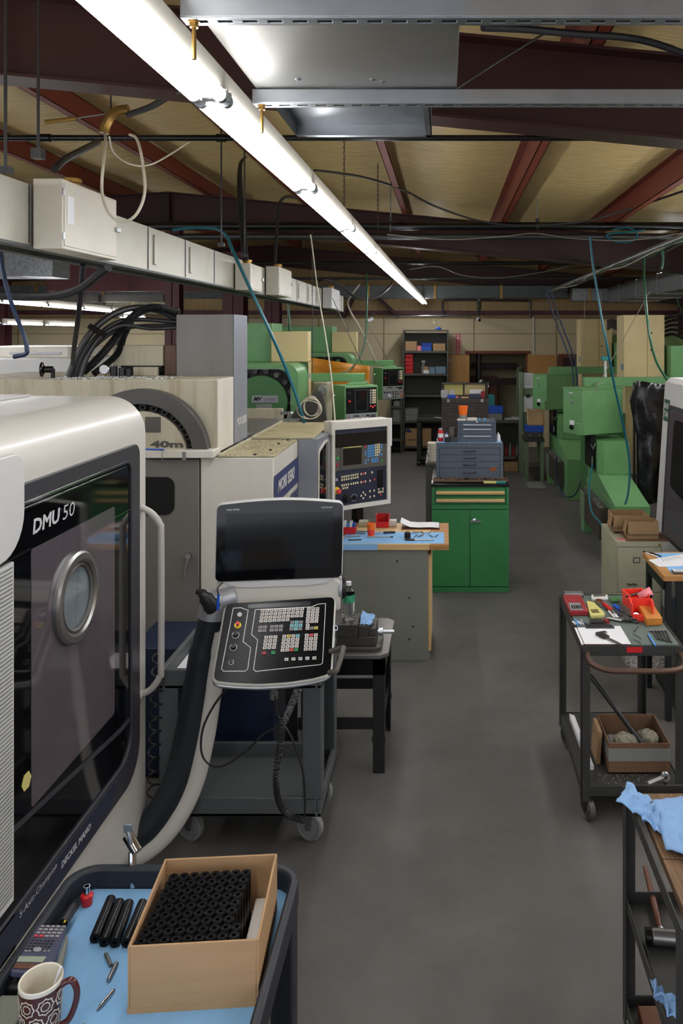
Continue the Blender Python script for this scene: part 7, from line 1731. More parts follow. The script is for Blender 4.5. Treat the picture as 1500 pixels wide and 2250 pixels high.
T = thing('plastic_stirrer', 'white plastic stirrer leaning inside the coffee mug', 'stirrer', mp)
link(MB().cyl(mp + Vector((-.005, .0, .02)), mp + Vector((.034, .012, mh + .012)), .0026, seg=8), 'stick', 'paper', T)
for (a, b, r, lab, nm) in (((232, 2096), (244, 2122), .0045, 'short grey steel pin behind the longer pin on the blue paper', 'steel_pin'), ((256, 2116), (238, 2154), .005, 'bright steel pin standing out beside the short grey pin', 'steel_pin')):
    A, B_ = tz_(*a, r), tz_(*b, r); solo(MB().cyl(A, B_, r, seg=14), nm, 'steel', lab, 'pin', bevel=.0006)
A, B_ = tz_(253, 2172, .004), tz_(212, 2220, .004); T = thing('scribe', 'slim pointed steel scribe in front of the two steel pins', 'hand tool', A); d = (B_ - A)
link(MB().cyl(A + d * .15, A + d * .80, .0042, seg=14), 'barrel', 'chrome', T); link(MB().cyl(A + d * .1495, A, .0036, .0006, seg=12), 'point', 'steel', T); link(MB().cyl(A + d * .8005, B_, .003, .001, seg=12), 'tail_point', 'steel', T)
A, B_ = tz_(184, 2252, .004), tz_(176, 2275, .004); solo(MB().cyl(A, B_, .004, seg=12), 'steel_pin', 'steel', 'steel pin just reaching into the bottom edge of the picture', 'pin')
# ================================================================ BACK OF THE SHOP
SY = 15.12
def sx(px, y=SY): return fx(px, y)
def steel_shelf(px0, px1, lips, ztop, y0, y1, label, bottom=0.0):
    x0, x1 = fx(px0, y0), fx(px1, y0)
    T = thing('steel_shelving', label, 'shelf', ((x0 + x1) / 2, (y0 + y1) / 2, 0))
    for x in (x0, x1 - .03): link(MB().box((x, y0 + .001, 0), (x + .03, y1, ztop)), 'side_panel', 'shelf_grey', T, .002)
    link(MB().box((x0 + .0305, y1 - .012, .02), (x1 - .0305, y1, ztop - .03)), 'back_panel', 'shelf_grey', T)
    for z in lips: link(MB().box((x0 + .0305, y0, z - .04), (x1 - .0305, y1 - .0125, z)), 'shelf_board', 'shelf_grey', T, .002)
    link(MB().box((x0, y0, ztop + .0005), (x1, y1, ztop + .03)), 'top_board', 'shelf_grey', T, .002)
    return T
lips = [fz(p, SY) for p in (771, 821, 868, 925)] + [.10]
steel_shelf(885, 985, lips, 2.285, SY, 15.6, 'tall dark grey steel shelving against the back wall')
steel_shelf(857, 883, [fz(p, 14.9) for p in (893, 928, 965)], fz(868, 14.9), 14.9, 15.4, 'low dark shelving at the left of the tall shelving')
def shelf_box(px0, px1, py0, z, mat, name, label, cat, d=.22, group=None, open_=False, y=SY + .03, bev=.003):
    x0, x1 = fx(px0, y), fx(px1, y); zt = fz(py0, y)
    mb = MB()
    if open_: mb.tray((x0, y, z), (x1, y + d, zt), .008)
    else: mb.box((x0, y, z), (x1, y + d, zt))
    return solo(mb, name, mat, label, cat, group, bevel=bev)
L1, L2, L3, L4, L5 = lips
shelf_box(890, 915, 750, L1, 'cardboard', 'cardboard_box', 'open torn cardboard box at the left end of the top shelf', 'cardboard box', open_=True)
shelf_box(916, 925, 760, L1, 'pink', 'small_carton', 'small pink and white carton beside the blue bin on the top shelf', 'box', .1)
p = (fx(937, SY + .12), SY + .12, L1); open_bin(p, .19, .2, .15, 'blue', 'parts_bin', 'blue hopper bin of bits on the top shelf of the tall shelving')
shelf_box(951, 978, 755, L1, 'cardboard', 'cardboard_box', 'closed cardboard box at the right end of the top shelf', 'cardboard box')
for k in range(5):
    z0 = L2 + .075 * k; x0, x1 = fx(890, SY + .05), fx(907, SY + .05)
    lab = 'red storage bin, %s from the bottom of the stack of five' % ORD[k]
    mb = MB(); mb.tray((x0, SY + .05, z0), (x1, SY + .35, z0 + .070), .006); solo(mb, 'parts_bin', 'red', lab, 'storage bin', 'red bins stacked on the tall shelving', bevel=.002)
p = Vector((fx(929, SY + .15), SY + .15, L2))
T = thing('spray_bottle', 'pale spray bottle on the second shelf of the tall shelving', 'spray bottle', p)
link(MB().lathe([(0, 0), (.036, 0), (.038, .01), (.038, .13), (.014, .185), (.013, .2), (0, .2)], p, (0, 0, 1), 18), 'bottle_body', 'bin_grey', T)
mb = MB(); mb.box((p.x - .03, p.y - .012, p.z + .215), (p.x + .045, p.y + .012, p.z + .245)); mb.box((p.x - .012, p.y - .01, p.z + .2005), (p.x + .012, p.y + .01, p.z + .2145)); mb.box((p.x + .02, p.y - .006, p.z + .17), (p.x + .03, p.y + .006, p.z + .2145)); link(mb, 'trigger_head', 'white_grey', T, .003)
shelf_box(930, 942, 813, L2, 'paper', 'small_carton', 'small white carton right of the spray bottle', 'box', .1)
shelf_box(931, 941, 806, fz(813, SY + .03) , 'kraft', 'small_carton', 'tiny tan carton on top of the white carton', 'box', .09)
shelf_box(943, 956, 807, L2, 'box_bluegrey', 'storage_box', 'narrow blue-grey box on the second shelf', 'box')
shelf_box(957, 979, 806, L2, 'box_bluegrey', 'storage_box', 'wide blue-grey box at the right end of the second shelf', 'box')
shelf_box(890, 917, 912, L4, 'bin_grey', 'tote_bin', 'lower grey tote of the two stacked on the fourth shelf', 'storage bin', open_=True)
shelf_box(889.8, 918, 898, fz(912, SY + .03) + .001, 'bin_grey', 'tote_bin', 'upper grey tote of the two stacked on the fourth shelf', 'storage bin', open_=True)
shelf_box(862, 879, 899, fz(928, 14.9), 'bin_grey', 'tote_bin', 'grey tote on the low dark shelving', 'storage bin', y=14.93, open_=True)
shelf_box(864, 878, 881, fz(893, 14.9), 'bin_grey', 'tote_bin', 'small grey tote on the upper board of the low dark shelving', 'storage bin', y=14.93, open_=True)
o = shelf_box(890, 947, 942, L5, 'kraft', 'cardboard_box', 'large kraft carton with a blue triangle on the bottom shelf', 'cardboard box', .3)
B = basis((fx(889, SY + .03), SY + .0295, L5), (1, 0, 0), (0, 0, 1))
lettering('SERIES 2', B, .05, .10, .20, .04, 'wood_dark', o, 'lettering', .03, 0, .001)
mb = MB(B); mb.prism([(.02, .26), (.14, .26), (.09, .33), (.02, .33)], (0, 0, 0), (1, 0, 0), (0, 1, 0), (0, 0, .002)); link(mb, 'blue_mark', 'navy_stripe', o)
mb = MB(); mb.lathe([(0, 0), (.05, .0), (.06, .02), (.03, .05), (0, .055)], (fx(963, SY + .1), SY + .1, 2.3155), (0, 0, 1), 8); solo(mb, 'blue_cap', 'blue', 'small blue object lying on top of the tall shelving', 'cap')
# signs and fixtures on the wall
T = thing('fire_extinguisher_sign', 'tall red and white fire extinguisher sign on the back wall', 'sign', (fx(1006, WY), WY - .02, 1.9))
B = basis((fx(1000, WY), WY - .012, fz(779, WY)), (1, 0, 0), (0, 0, 1)); sw, sh = fx(1012, WY) - fx(1000, WY), fz(734, WY) - fz(779, WY)
mb = MB(B); mb.box((0, 0, -.006), (sw, sh, 0)); link(mb, 'sign_plate', 'red', T)
mb = MB(B); mb.frame([(.008, .012), (sw - .008, .012), (sw - .008, sh - .012), (.008, sh - .012)], [(.014, .02), (sw - .014, .02), (sw - .014, sh - .02), (.014, sh - .02)], (0, 0, .0005), (1, 0, 0), (0, 1, 0), (0, 0, .001)); link(mb, 'sign_border', 'paper', T)
lettering('FIRE', B, .02, sh * .76, sw - .04, .035, 'paper', T, 'lettering', .02, 0, .002)
for k, ch_ in enumerate('EXTINGUISHER'): lettering(ch_, B, sw * .36 if ch_ != 'I' else sw * .46, sh * .72 - .021 * k, sw * .28 if ch_ != 'I' else sw * .07, .016, 'paper', T, 'lettering', .02, 0, .002)
mb = MB(B); mb.prism([(sw * .5, .028), (sw * .7, .055), (sw * .3, .055)], (0, 0, .0012), (1, 0, 0), (0, 1, 0), (0, 0, .001)); mb.prism([(sw * .3, sh - .03), (sw * .7, sh - .03), (sw * .5, sh - .07)], (0, 0, .0012), (1, 0, 0), (0, 1, 0), (0, 0, .001)); link(mb, 'arrow_down', 'paper', T)
T = thing('thermostat', 'small cream thermostat above the tall shelving', 'thermostat', (fx(953, WY), WY - .03, 2.4)); link(MB().box((fx(950, WY), WY - .03, fz(713, WY)), (fx(957, WY), WY - .006, fz(700, WY))), 'case', 'key_cream', T, .004); link(MB().box((fx(951.5, WY), WY - .033, fz(705, WY)), (fx(955.5, WY), WY - .0305, fz(702, WY))), 'display', 'lcd', T)
for (px, py, yy, lab, dv) in ((812, 703, 15.0, 'white bullet security camera hanging left of the tall shelving', Vector((-.7, -.6, -.35))), (1052, 702, 15.4, 'white bullet security camera under the vent pipe above the doorway', Vector((.1, -1, -.2)))):
    p = at(px, py, yy); d = dv.normalized(); T = thing('security_camera', lab, 'security camera', p)
    link(MB().cyl(p - d * .07, p + d * .06, .034, seg=18), 'camera_body', 'paper', T, .004); link(MB().cyl(p + d * .0605, p + d * .07, .028, seg=18), 'lens', 'lamp_black', T); link(MB().tube([p - d * .05 + Vector((0, 0, .03)), p - d * .06 + Vector((0, .05, .10)), Vector((p.x, WY + .1, p.z + .14))], .012, 8), 'bracket', 'zinc', T)
T = thing('vent_pipe', 'shiny ribbed flue pipe hanging above the doorway camera', 'pipe', at(1052, 690, 15.45)); mb = MB()
c = at(1052, 692, 15.45); prof = [(0, 0)]
for k in range(14): prof += [(.045 + .008 * (k % 2), .02 * k)]
prof += [(0, .28)]; link(mb.lathe(prof, c, (0, 0, 1), 20), 'flue', 'chrome', T); link(MB().cyl((c.x, c.y, c.z + .2805), (c.x, c.y, 2.9), .03, seg=14), 'upper_pipe', 'zinc', T)
T = thing('pipe_bracket', 'dark iron pipe loop above the doorway with two drops', 'pipe', at(1060, 660, 15.2)); pa = [at(p_[0], p_[1], 15.8) for p_ in ((972, 699), (972, 664), (976, 659), (1160, 661), (1165, 664), (1165, 699))]
link(MB().tube(pa, .022, 10), 'pipe_run', 'steel_dark', T)
hose('conduit', [(1174, 1000, 15.742), (1172, 697, 15.742)], .018, 'white_grey', 'white vertical conduit right of the doorway lintel', 'conduit', 1)
hose('conduit', [(855, 696, 15.5), (930, 694, 15.5), (1020, 694, 15.5), (1032, 699, 15.6)], .016, 'zinc', 'horizontal grey conduit along the ledge of the back wall', 'conduit', 4)
for (px0, py0, px1, py1, lab) in ((826, 650, 876, 697, 'rusty diagonal brace left of the tall shelving'), (775, 650, 752, 698, 'rusty diagonal brace at the far end of the busway')):
    a, b = at(px0, py0, 15.7), at(px1, py1, 15.7); d = (b - a).normalized(); n = Vector((-d.z, 0, d.x)) * .03
    mb = MB(); mb.prism([(0, 0), (1, 0), (1, 1), (0, 1)], a - n, b - a, n * 2, (0, .30, 0)); solo(mb, 'diagonal_brace', 'oxide_dark', lab, 'brace', bevel=.002)
# doorway cupboard panels, board, planks, pipe
T = thing('cupboard_door', 'light wooden cupboard door left of the dark doorway', 'cupboard door', (.2, 15.5, 1.3)); link(MB().box((fx(985, 15.5), 15.48, fz(840, 15.5)), (fx(1031, 15.5), WY - .012, fz(780, 15.5))), 'door_panel', 'wood_door', T, .004); link(MB().box((fx(986.5, 15.48), 15.476, fz(795, 15.5)), (fx(988, 15.48), 15.4795, fz(788, 15.5))), 'hinge', 'zinc', T)
mb = MB(); mb.box((fx(1159, 15.7), 15.66, .9), (fx(1222, 15.7), WY - .006, fz(780, 15.7))); solo(mb, 'wainscot_panel', 'wood_door', 'light wooden panel right of the dark doorway', 'panel', bevel=.003)
mb = MB(); mb.box((OX0 + .06, 16.5, 0), (fx(1092, 16.5), 16.53, fz(826, 16.5))); solo(mb, 'brown_board', 'wood_trim', 'brown board leaning inside the dark doorway', 'board', bevel=.003)
for k, (px, top) in enumerate(((1132, 806), (1138, 804), (1144, 810))):
    x = fx(px, 16.1); mb = MB(); mb.prism([(x, 0), (x + .045, 0), (x + .07, fz(top, 16.1)), (x + .02, fz(top, 16.1))], (0, 16.0 + .06 * k, 0), (1, 0, 0), (0, 0, 1), (0, .05, 0)); solo(mb, 'timber_plank', 'sage' if k < 2 else 'wood_grey', 'leaning timber plank, %s from the left inside the doorway' % ORD[k], 'plank', bevel=.003)
solo(MB().tube([(fx(1051, 16.0), 16.0, 0), (fx(1051, 16.0), 16.0, 1.7), (fx(1056, 16.0), 16.0, 2.3)], .055, 14), 'flue_pipe', 'steel_dark', 'dark upright flue pipe inside the doorway', 'pipe')
# back bench, chests, bins
T = thing('back_bench', 'dark green-grey bench with lower shelf in front of the doorway', 'workbench', (1.0, 13.2, 0))
KX0, KX1, KY0, KY1, KZ = fx(985, 12.9), fx(1146, 12.9), 12.9, 13.5, .84
link(MB().box((KX0, KY0, KZ - .05), (KX1, KY1, KZ)), 'bench_top', 'shelf_grey', T, .003); link(MB().box((KX0 + .06, KY0 + .05, .22), (KX1 - .06, KY1, .25)), 'lower_shelf', 'shelf_grey', T)
for (x, y) in ((KX0, KY0 + .01), (KX1 - .06, KY0 + .01), (KX0, KY1 - .06), (KX1 - .06, KY1 - .06)): link(MB().box((x, y, 0), (x + .06, y + .05, KZ - .051)), 'leg', 'shelf_grey', T)
link(MB().box((KX0 + .065, KY1 - .02, .26), (KX1 - .065, KY1, KZ - .052)), 'back_panel', 'shelf_grey', T)
for k, (px, w_, h_, mat) in enumerate(((1080, .05, .16, 'bin_grey'), (1088, .05, .18, 'bin_grey'), (1096, .05, .14, 'shelf_grey'), (1104, .06, .20, 'bin_grey'), (1113, .05, .15, 'red_dark'), (1121, .05, .19, 'bin_grey'), (1129, .05, .14, 'red_dark'), (1136, .04, .17, 'bin_grey'))):
    x = fx(px, 13); mb = MB(); mb.lathe([(0, 0), (w_ * .55, 0), (w_ * .6, .02), (w_ * .5, h_ * .6), (w_ * .3, h_ * .8), (w_ * .3, h_), (0, h_)], (x, 13.05, .2505), (0, 0, 1), 12); solo(mb, 'spray_can', mat, 'can or bottle, %s from the left on the lower shelf of the back bench' % ORD[k], 'can', 'cans under the back bench')
solo(MB().box((fx(1108, 12.9), 12.97, 0), (fx(1140, 12.9), 13.3, .15)), 'cardboard_box', 'kraft', 'kraft carton on the floor under the back bench', 'cardboard box', bevel=.003)
for (px0, px1, py0, z, mat, nm, lab) in ((1072, 1103, 909, KZ, 'bin_grey', 'tote_bin', 'grey tote on the back bench under the bright blue one'), (1071, 1105, 894, None, 'blue', 'tote_bin', 'bright blue tote stacked on the grey one on the back bench')):
    z0 = z if z is not None else fz(909, 12.95) + .001
    mb = MB(); mb.tray((fx(px0, 12.95), 12.95, z0), (fx(px1, 12.95), 13.2, fz(py0, 12.95)), .006); solo(mb, nm, mat, lab, 'storage bin', bevel=.003)
mb = MB(); mb.tray((fx(1073, 13.3), 13.25, KZ), (fx(1086, 13.3), 13.48, fz(868, 13.3)), .006); solo(mb, 'tall_bin', 'teal', 'teal bin standing behind the bright blue tote', 'storage bin', bevel=.003)
solo(MB().box((fx(1108, 12.95), 12.93, KZ), (fx(1140, 12.95), 13.2, KZ + .025)), 'plastic_wrap', 'bag', 'flat clear-wrapped packet at the right end of the back bench', 'packet', bevel=.008)
# machinist chests
CYc = 11.0
T = thing('chest_stand', 'dark stand under the brown machinist chests', 'stand', (.25, 11.3, 0)); zb1 = fz(985, CYc)
link(MB().box((fx(969, CYc), CYc + .02, 0), (fx(1076, CYc), CYc + .5, zb1)), 'stand_body', 'shelf_grey', T, .003)
zc1 = fz(921, CYc)
drawer_chest(969, 1077, 921, CYc, zb1, .36, [.1, .25, .25, .4], 'toolbox_brown', 'machinist_chest', 'brown base chest under the open machinist chest', h_knobs, zt=zc1)
TC, c0_, c1_, czt = drawer_chest(970, 1073, 877, CYc, zc1 + .0005, .32, [.22, .16, .16, .16, .3], 'toolbox_brown', 'machinist_chest', 'brown machinist chest with open lid full of clutter', h_knobs, zt=fz(876, CYc))
for k in (.14, .86):
    x = c0_ + (c1_ - c0_) * k; mb = MB(); mb.box((x - .02, CYc - .006, czt - .05), (x + .02, CYc - .0005, czt - .005)); link(mb, 'latch', 'zinc', TC, .002)
zl = fz(841, CYc + .3)
mb = MB(); mb.frame([(c0_, czt + .001), (c1_, czt + .001), (c1_, zl), (c0_, zl)], [(c0_ + .02, czt + .02), (c1_ - .02, czt + .02), (c1_ - .02, zl - .015), (c0_ + .02, zl - .015)], (0, CYc + .25, 0), (1, 0, 0), (0, 0, 1), (0, .06, 0)); mb.box((c0_, CYc + .3105, czt + .001), (c1_, CYc + .32, zl)); link(mb, 'lid', 'toolbox_brown', TC, .002)
for (a, b, mat, lab) in ((.05, .46, 'hex_yellow', 'pale yellow chart tucked in the open chest lid'), (.50, .95, 'machine_beige', 'pinkish paper chart tucked in the open chest lid')):
    mb = MB(); mb.box((c0_ + (c1_ - c0_) * a, CYc + .295, czt + .03), (c0_ + (c1_ - c0_) * b, CYc + .31, zl - .02)); solo(mb, 'chart', mat, lab, 'chart')
ct = [('bag', -.02, .13, .11, 'clear plastic bag hanging at the left of the open chest'), ('blue', .12, .30, .05, 'blue folded packet on the open chest'), ('bag', .16, .28, .11, 'clear plastic packet standing behind the blue one'), ('pink', .25, .36, .03, 'pink strip of paper on the open chest'), ('wood_light', .42, .58, .02, 'thin wooden strip on the open chest'), ('calc_navy', .58, .84, .06, 'navy roll lying in the right half of the open chest'), ('paper', .60, .88, .11, 'white folded papers behind the navy roll'), ('red_dark', .84, .93, .10, 'dark red pouch at the right end of the open chest')]
for k, (mat, a, b, h_, lab) in enumerate(ct):
    y = CYc + .03 + (.08 if h_ > .1 else 0) + .004 * k; mb = MB(); W_ = c1_ - c0_
    mb.prism(rrect(c0_ + W_ * a, czt + .0015, c0_ + W_ * b, czt + .0015 + h_, min(.02, h_ * .4), 3), (0, y, 0), (1, 0, 0), (0, 0, 1), (0, .05, 0)); solo(mb, 'chest_clutter', mat, lab, 'packet', bevel=.004)
T = thing('desk_lamp_arm', 'dull clamp lamp head on the right corner of the open chest lid', 'lamp', (c1_ - .05, CYc + .3, zl)); link(MB().lathe([(0, .05), (.03, .045), (.06, .01), (.055, .008), (0, .02)], (c1_ - .07, CYc + .28, zl + .0005), (0, 0, 1), 16), 'lamp_head', 'steel_dark', T); link(MB().tube([(c1_ - .04, CYc + .28, zl + .02), (c1_ + .01, CYc + .26, zl + .01), (c1_ + .012, CYc + .26, zl - .06)], .006, 8), 'arm', 'chrome', T)
# dark grey cart by the shelving
T = thing('utility_cart', 'dark grey two-shelf cart in front of the tall shelving', 'cart', (-.2, 13.7, 0)); ux0, ux1, uy0, uy1 = fx(915, 13.5), fx(987, 13.5), 13.5, 14.1
for z in (.80, .16): link(MB().tray((ux0, uy0, z - .07), (ux1, uy1, z), .02), 'shelf_tray', 'dark_steel_paint', T, .004)
for (x, y) in ((ux0, uy0), (ux1 - .08, uy0), (ux0, uy1 - .08), (ux1 - .08, uy1 - .08)): link(MB().box((x, y, .161), (x + .08, y + .08, .729)), 'corner_post', 'dark_steel_paint', T, .006); wheel(T, (x + .04, y + .04, .04), .04, .025, 'lamp_black', top=.09)
mb = MB(); mb.tube([(ux0 + .15, 13.7, .765), (ux0 + .3, 13.75, .775), (ux0 + .42, 13.7, .765)], .03, 8, smooth=4); solo(mb, 'tool_bag', 'lamp_black', 'black tool lying in the dark grey cart top tray', 'tool')
# sage post with papers, machinist table, vise, paper bag
T = thing('rack_post', 'sage green steel post with papers clipped to it', 'post', (fx(1146, 12.7), 12.7, 0)); link(MB().box((fx(1141, 12.7), 12.7, 0), (fx(1149, 12.7), 12.8, fz(818, 12.7))), 'post', 'sage', T, .003); link(MB().box((fx(1149.2, 12.7), 12.74, .7), (fx(1172, 12.7), 12.76, fz(819, 12.7))), 'panel', 'sage', T)
for (px0, py0, px1, py1, lab, nm) in ((1149.5, 820, 1171, 853, 'wall calendar sheet hanging on the sage post', 'calendar'), (1149.5, 871, 1170, 905, 'clipboard with white sheets hanging on the sage post', 'clipboard')):
    T = thing(nm, lab, nm, at((px0 + px1) / 2, py1, 12.73)); mb = MB(); mb.box((fx(px0, 12.73), 12.732, fz(py1, 12.73)), (fx(px1, 12.73), 12.738, fz(py0, 12.73))); link(mb, 'sheet', 'paper', T)
    if nm == 'calendar':
        mb = MB(); [mb.box((fx(px0 + 2 + i * 3.6, 12.73), 12.730, fz(825 + j * 5, 12.73)), (fx(px0 + 4.2 + i * 3.6, 12.73), 12.7315, fz(823 + j * 5, 12.73))) for i in range(5) for j in range(5)]; link(mb, 'date_grid', 'key_grey', T)
    else: link(MB().box((fx(px0 + 6, 12.73), 12.722, fz(py0 + 3, 12.73)), (fx(px1 - 6, 12.73), 12.7315, fz(py0 - 5, 12.73))), 'clip', 'steel_dark', T, .002)
T = thing('vise_table', 'small dark steel table beside the sage post', 'table', (1.42, 12.3, 0)); vx0_, vx1_, vy0_, vy1_, vz = fx(1151, 12.2), fx(1194, 12.2), 12.1, 12.6, fz(962, 12.2)
link(MB().box((vx0_, vy0_, vz - .05), (vx1_, vy1_, vz)), 'table_top', 'dark_steel_paint', T, .003); link(MB().box((vx0_ + .03, vy0_ + .03, .18), (vx1_ - .03, vy1_ - .03, .21)), 'lower_shelf', 'dark_steel_paint', T)
for (x, y) in ((vx0_ + .01, vy0_ + .01), (vx1_ - .06, vy0_ + .01), (vx0_ + .01, vy1_ - .06), (vx1_ - .06, vy1_ - .06)): link(MB().box((x, y, 0), (x + .05, y + .05, vz - .051)), 'leg', 'sage', T)
T = thing('machine_vise', 'grey vise on the small dark table beside the sage post', 'vise', (1.35, 12.2, vz)); link(MB().box((fx(1156, 12.2), 12.14, vz), (fx(1192, 12.2), 12.3, vz + .09)), 'vise_body', 'cast_iron', T, .006)
for px in (1164, 1184): link(MB().lathe([(0, .03), (.012, .03), (.014, 0)], (fx(px, 12.14), 12.139, vz + .05), (0, -1, 0), 12), 'vise_bolt', 'steel', T)
mb = MB(); mb.tray((fx(1155, 12.2), 12.15, vz + .0905), (fx(1193, 12.2), 12.42, vz + .19), .006); solo(mb, 'tray_bin', 'blue', 'blue tray on the vise under the brown paper', 'tray', bevel=.004)
mb = MB(); x0_, x1_ = fx(1158, 12.2), fx(1195, 12.2); zc_ = vz + .19; g = []
for i in range(13):
    t = i / 12; g.append([mb._v((x0_ + (x1_ - x0_) * t, 12.17 + .12 * math.sin(s_ * 1.5), zc_ + .0005 + .27 * s_ - .04 * s_ * math.sin(t * 4))) for s_ in [k / 10 for k in range(11)]])
for i in range(12):
    for j in range(10): mb._f([g[i][j], g[i + 1][j], g[i + 1][j + 1], g[i][j + 1]])
o = solo(mb, 'brown_paper', 'kraft', 'curled sheet of brown paper standing in the blue tray', 'paper'); o.modifiers.new('thick', 'SOLIDIFY').thickness = .004
mb = MB(); mb.box((fx(1160, 11.6), 11.5, 0), (fx(1198, 11.6), 12.0, .012)); solo(mb, 'floor_grate', 'bin_grey', 'grey metal grate lying on the floor beside the far green machine', 'grate')

# ================================================================ HOSES, CABLES AND HANGING THINGS
hose('air_hose', [(380, 505, 6.1), (440, 500, 6.0), (490, 510, 5.9), (515, 560, 5.8), (545, 625, 5.8), (580, 700, 5.8), (620, 790, 5.8), (650, 868, 5.8), (661, 905, 5.8), (668, 928, 5.85)], .012, 'hose_teal', 'thick teal air hose sweeping down past the round tool magazine', 'hose')
mb = MB()
for k in range(5):
    c = at(680 + k * .8, 900, 5.82); mb.tube([c + Vector((math.cos(a) * (.088 - .009 * k) + .008 * (k % 2), .01 * k - .02, math.sin(a) * (.066 + .007 * (k % 3)) + .006 * k)) for a in [i / 24 * 2 * math.pi for i in range(25)]], .0034, 6, cap=False)
solo(mb, 'cable_coil', 'wire_pale', 'coil of pale thin tubing hanging on the teal hose', 'cable coil')
hose('air_hose', [(1296, 520, 7.4), (1302, 580, 7.4), (1318, 680, 7.4), (1335, 770, 7.4), (1350, 850, 7.6), (1372, 950, 7.85), (1383, 1020, 7.88), (1380, 1080, 7.87), (1372, 1111, 7.86)], .011, 'hose_teal', 'long teal hose hanging before the near right green machine', 'hose')
hose('air_hose', [(1200, 640, 9.5), (1215, 690, 9.5), (1245, 770, 9.5), (1256, 800, 9.5), (1260, 850, 9.5)], .009, 'hose_navy', 'left one of the twin navy hoses hanging over the right machines', 'hose')
hose('air_hose', [(1208, 635, 9.6), (1225, 690, 9.6), (1252, 760, 9.6), (1264, 800, 9.6), (1268, 850, 9.6)], .009, 'hose_navy', 'right one of the twin navy hoses hanging over the right machines', 'hose')
hose('air_hose', [(1415, 555, 7.45), (1415, 620, 7.2), (1424, 720, 7.0), (1440, 790, 7.0), (1466, 836, 7.05)], .011, 'hose_green', 'dark green hose falling in front of the beige cabinet at right', 'hose')
hose('air_hose', [(1482, 630, 10.3), (1488, 660, 10.3), (1500, 695, 10.3)], .009, 'hose_green', 'short green hose at the right edge under the air duct', 'hose')
hose('air_hose', [(1301, 1020, 8.79), (1295, 1060, 8.4), (1294, 1095, 7.9), (1302, 1130, 7.5), (1320, 1152, 7.2), (1330, 1190, 6.9), (1336, 1298, 6.88)], .010, 'hose_teal', 'teal hose hanging from the fitting of the near right machine', 'hose')
hose('air_hose', [(1222, 1005, 10.6), (1224, 1050, 10.6), (1232, 1080, 10.5), (1250, 1092, 10.4), (1266, 1082, 10.5), (1278, 1050, 10.6)], .010, 'hose_navy', 'navy hose looping to the floor at the far right machine', 'hose')
hose('air_hose', [(-30, -170, 3.6), (-4, 400, 3.6), (0, 545, 3.6), (12, 620, 3.6), (30, 680, 3.6), (52, 735, 3.6), (59, 765, 3.6), (56, 778, 3.6), (30, 784, 3.6)], .010, 'hose_navy', 'dark blue hose hanging at the far left edge', 'hose')
hose('power_cable', [(-40, 648, 3.7), (60, 652, 3.7), (130, 648, 3.65), (180, 632, 3.55), (215, 605, 3.45), (238, 588, 3.4)], .019, 'black_rubber', 'thick black power cable entering the underside of the near switch box', 'cable')
hose('power_cable', [(182, 582, 3.5), (178, 640, 3.6), (170, 710, 3.8), (162, 770, 4.2), (160, 800, 4.5)], .012, 'black_rubber', 'straight black cable dropping from the busway to the machine roof', 'cable')
hose('power_cable', [(120, 372, 3.3), (140, 352, 3.4), (180, 330, 3.6), (215, 312, 3.9)], .016, 'steel_dark', 'meshed flexible cable rising from the near switch box', 'cable')
hose('power_cable', [(282, 252, 4.2), (330, 235, 4.0), (370, 212, 3.8), (398, 196, 3.6)], .016, 'black_rubber', 'thick black cable running from the brass saddle to the strip lights', 'cable')
T = thing('cable_saddle', 'brass cable saddle hanging under the first rafter', 'cable saddle', at(250, 265, 4.2)); 
q = [at(282, 240, 4.2), at(262, 243, 4.2), at(244, 255, 4.2), at(232, 275, 4.2), at(228, 293, 4.2)]
link(MB().tube(q, .026, 10, smooth=5), 'saddle_body', 'brass', T); link(MB().tube([at(100, 268, 4.2), at(168, 260, 4.2)], .012, 10), 'spring', 'brass', T); link(MB().tube([at(168, 260, 4.2), at(236, 250, 4.2)], .004, 6), 'chain', 'zinc', T); link(MB().cyl(at(244, 250, 4.2), at(240, 60, 4.2), .004, seg=6), 'hanger', 'steel_dark', T)
hose('wire_loop', [(229, 291, 4.19), (232, 305, 3.7), (228, 350, 3.3), (224, 420, 3.25), (240, 470, 3.2), (270, 487, 3.2), (300, 470, 3.2), (318, 420, 3.22), (312, 350, 3.3), (300, 305, 3.4), (285, 296, 3.5)], .006, 'wire_pale', 'pale wire hanging in a big loop by the near switch box', 'wire', 8)
hose('wire_loop', [(240, 300, 3.6), (250, 335, 3.6), (290, 362, 3.6), (340, 358, 3.7), (415, 312, 4.0)], .004, 'wire_pale', 'thin pale wire sagging toward the strip lights', 'wire', 8)
T = thing('cable_drop', 'bundle of three black cables dropping into the lever switch box', 'cable', at(535, 560, 5.95))
for k in range(3): link(MB().tube([at(*p_) for p_ in ((540 , 345, 6.6), (526 + 2 * k, 362, 6.4), (523 + 4 * k, 420, 6.2), (528 + 5 * k, 500, 6.05), (535 + 4 * k, 572, 6.0))], .009, 8, smooth=8), 'cable', 'hose_black', T)
hose('power_cable', [(650, 434, 7.6), (625, 434, 7.4), (612, 455, 7.2), (608, 510, 7.1), (604, 578, 7.0)], .015, 'hose_black', 'black cable bending down into the plain switch box', 'cable')
hose('power_cable', [(700, 618, 10), (715, 614, 10), (745, 625, 10.2), (780, 652, 10.5), (820, 655, 11), (850, 635, 11.5), (862, 620, 12)], .018, 'hose_black', 'black cable sagging at the far end of the busway', 'cable')
hose('roof_cable', [(690, 374, 7.0), (740, 380, 7.2), (800, 390, 7.4), (880, 415, 7.8), (960, 455, 8.2), (1060, 487, 8.4), (1160, 495, 8.4), (1280, 487, 8.2), (1380, 460, 7.8), (1500, 420, 7.2)], .011, 'hose_black', 'long black cable sagging across the roof bay', 'cable')
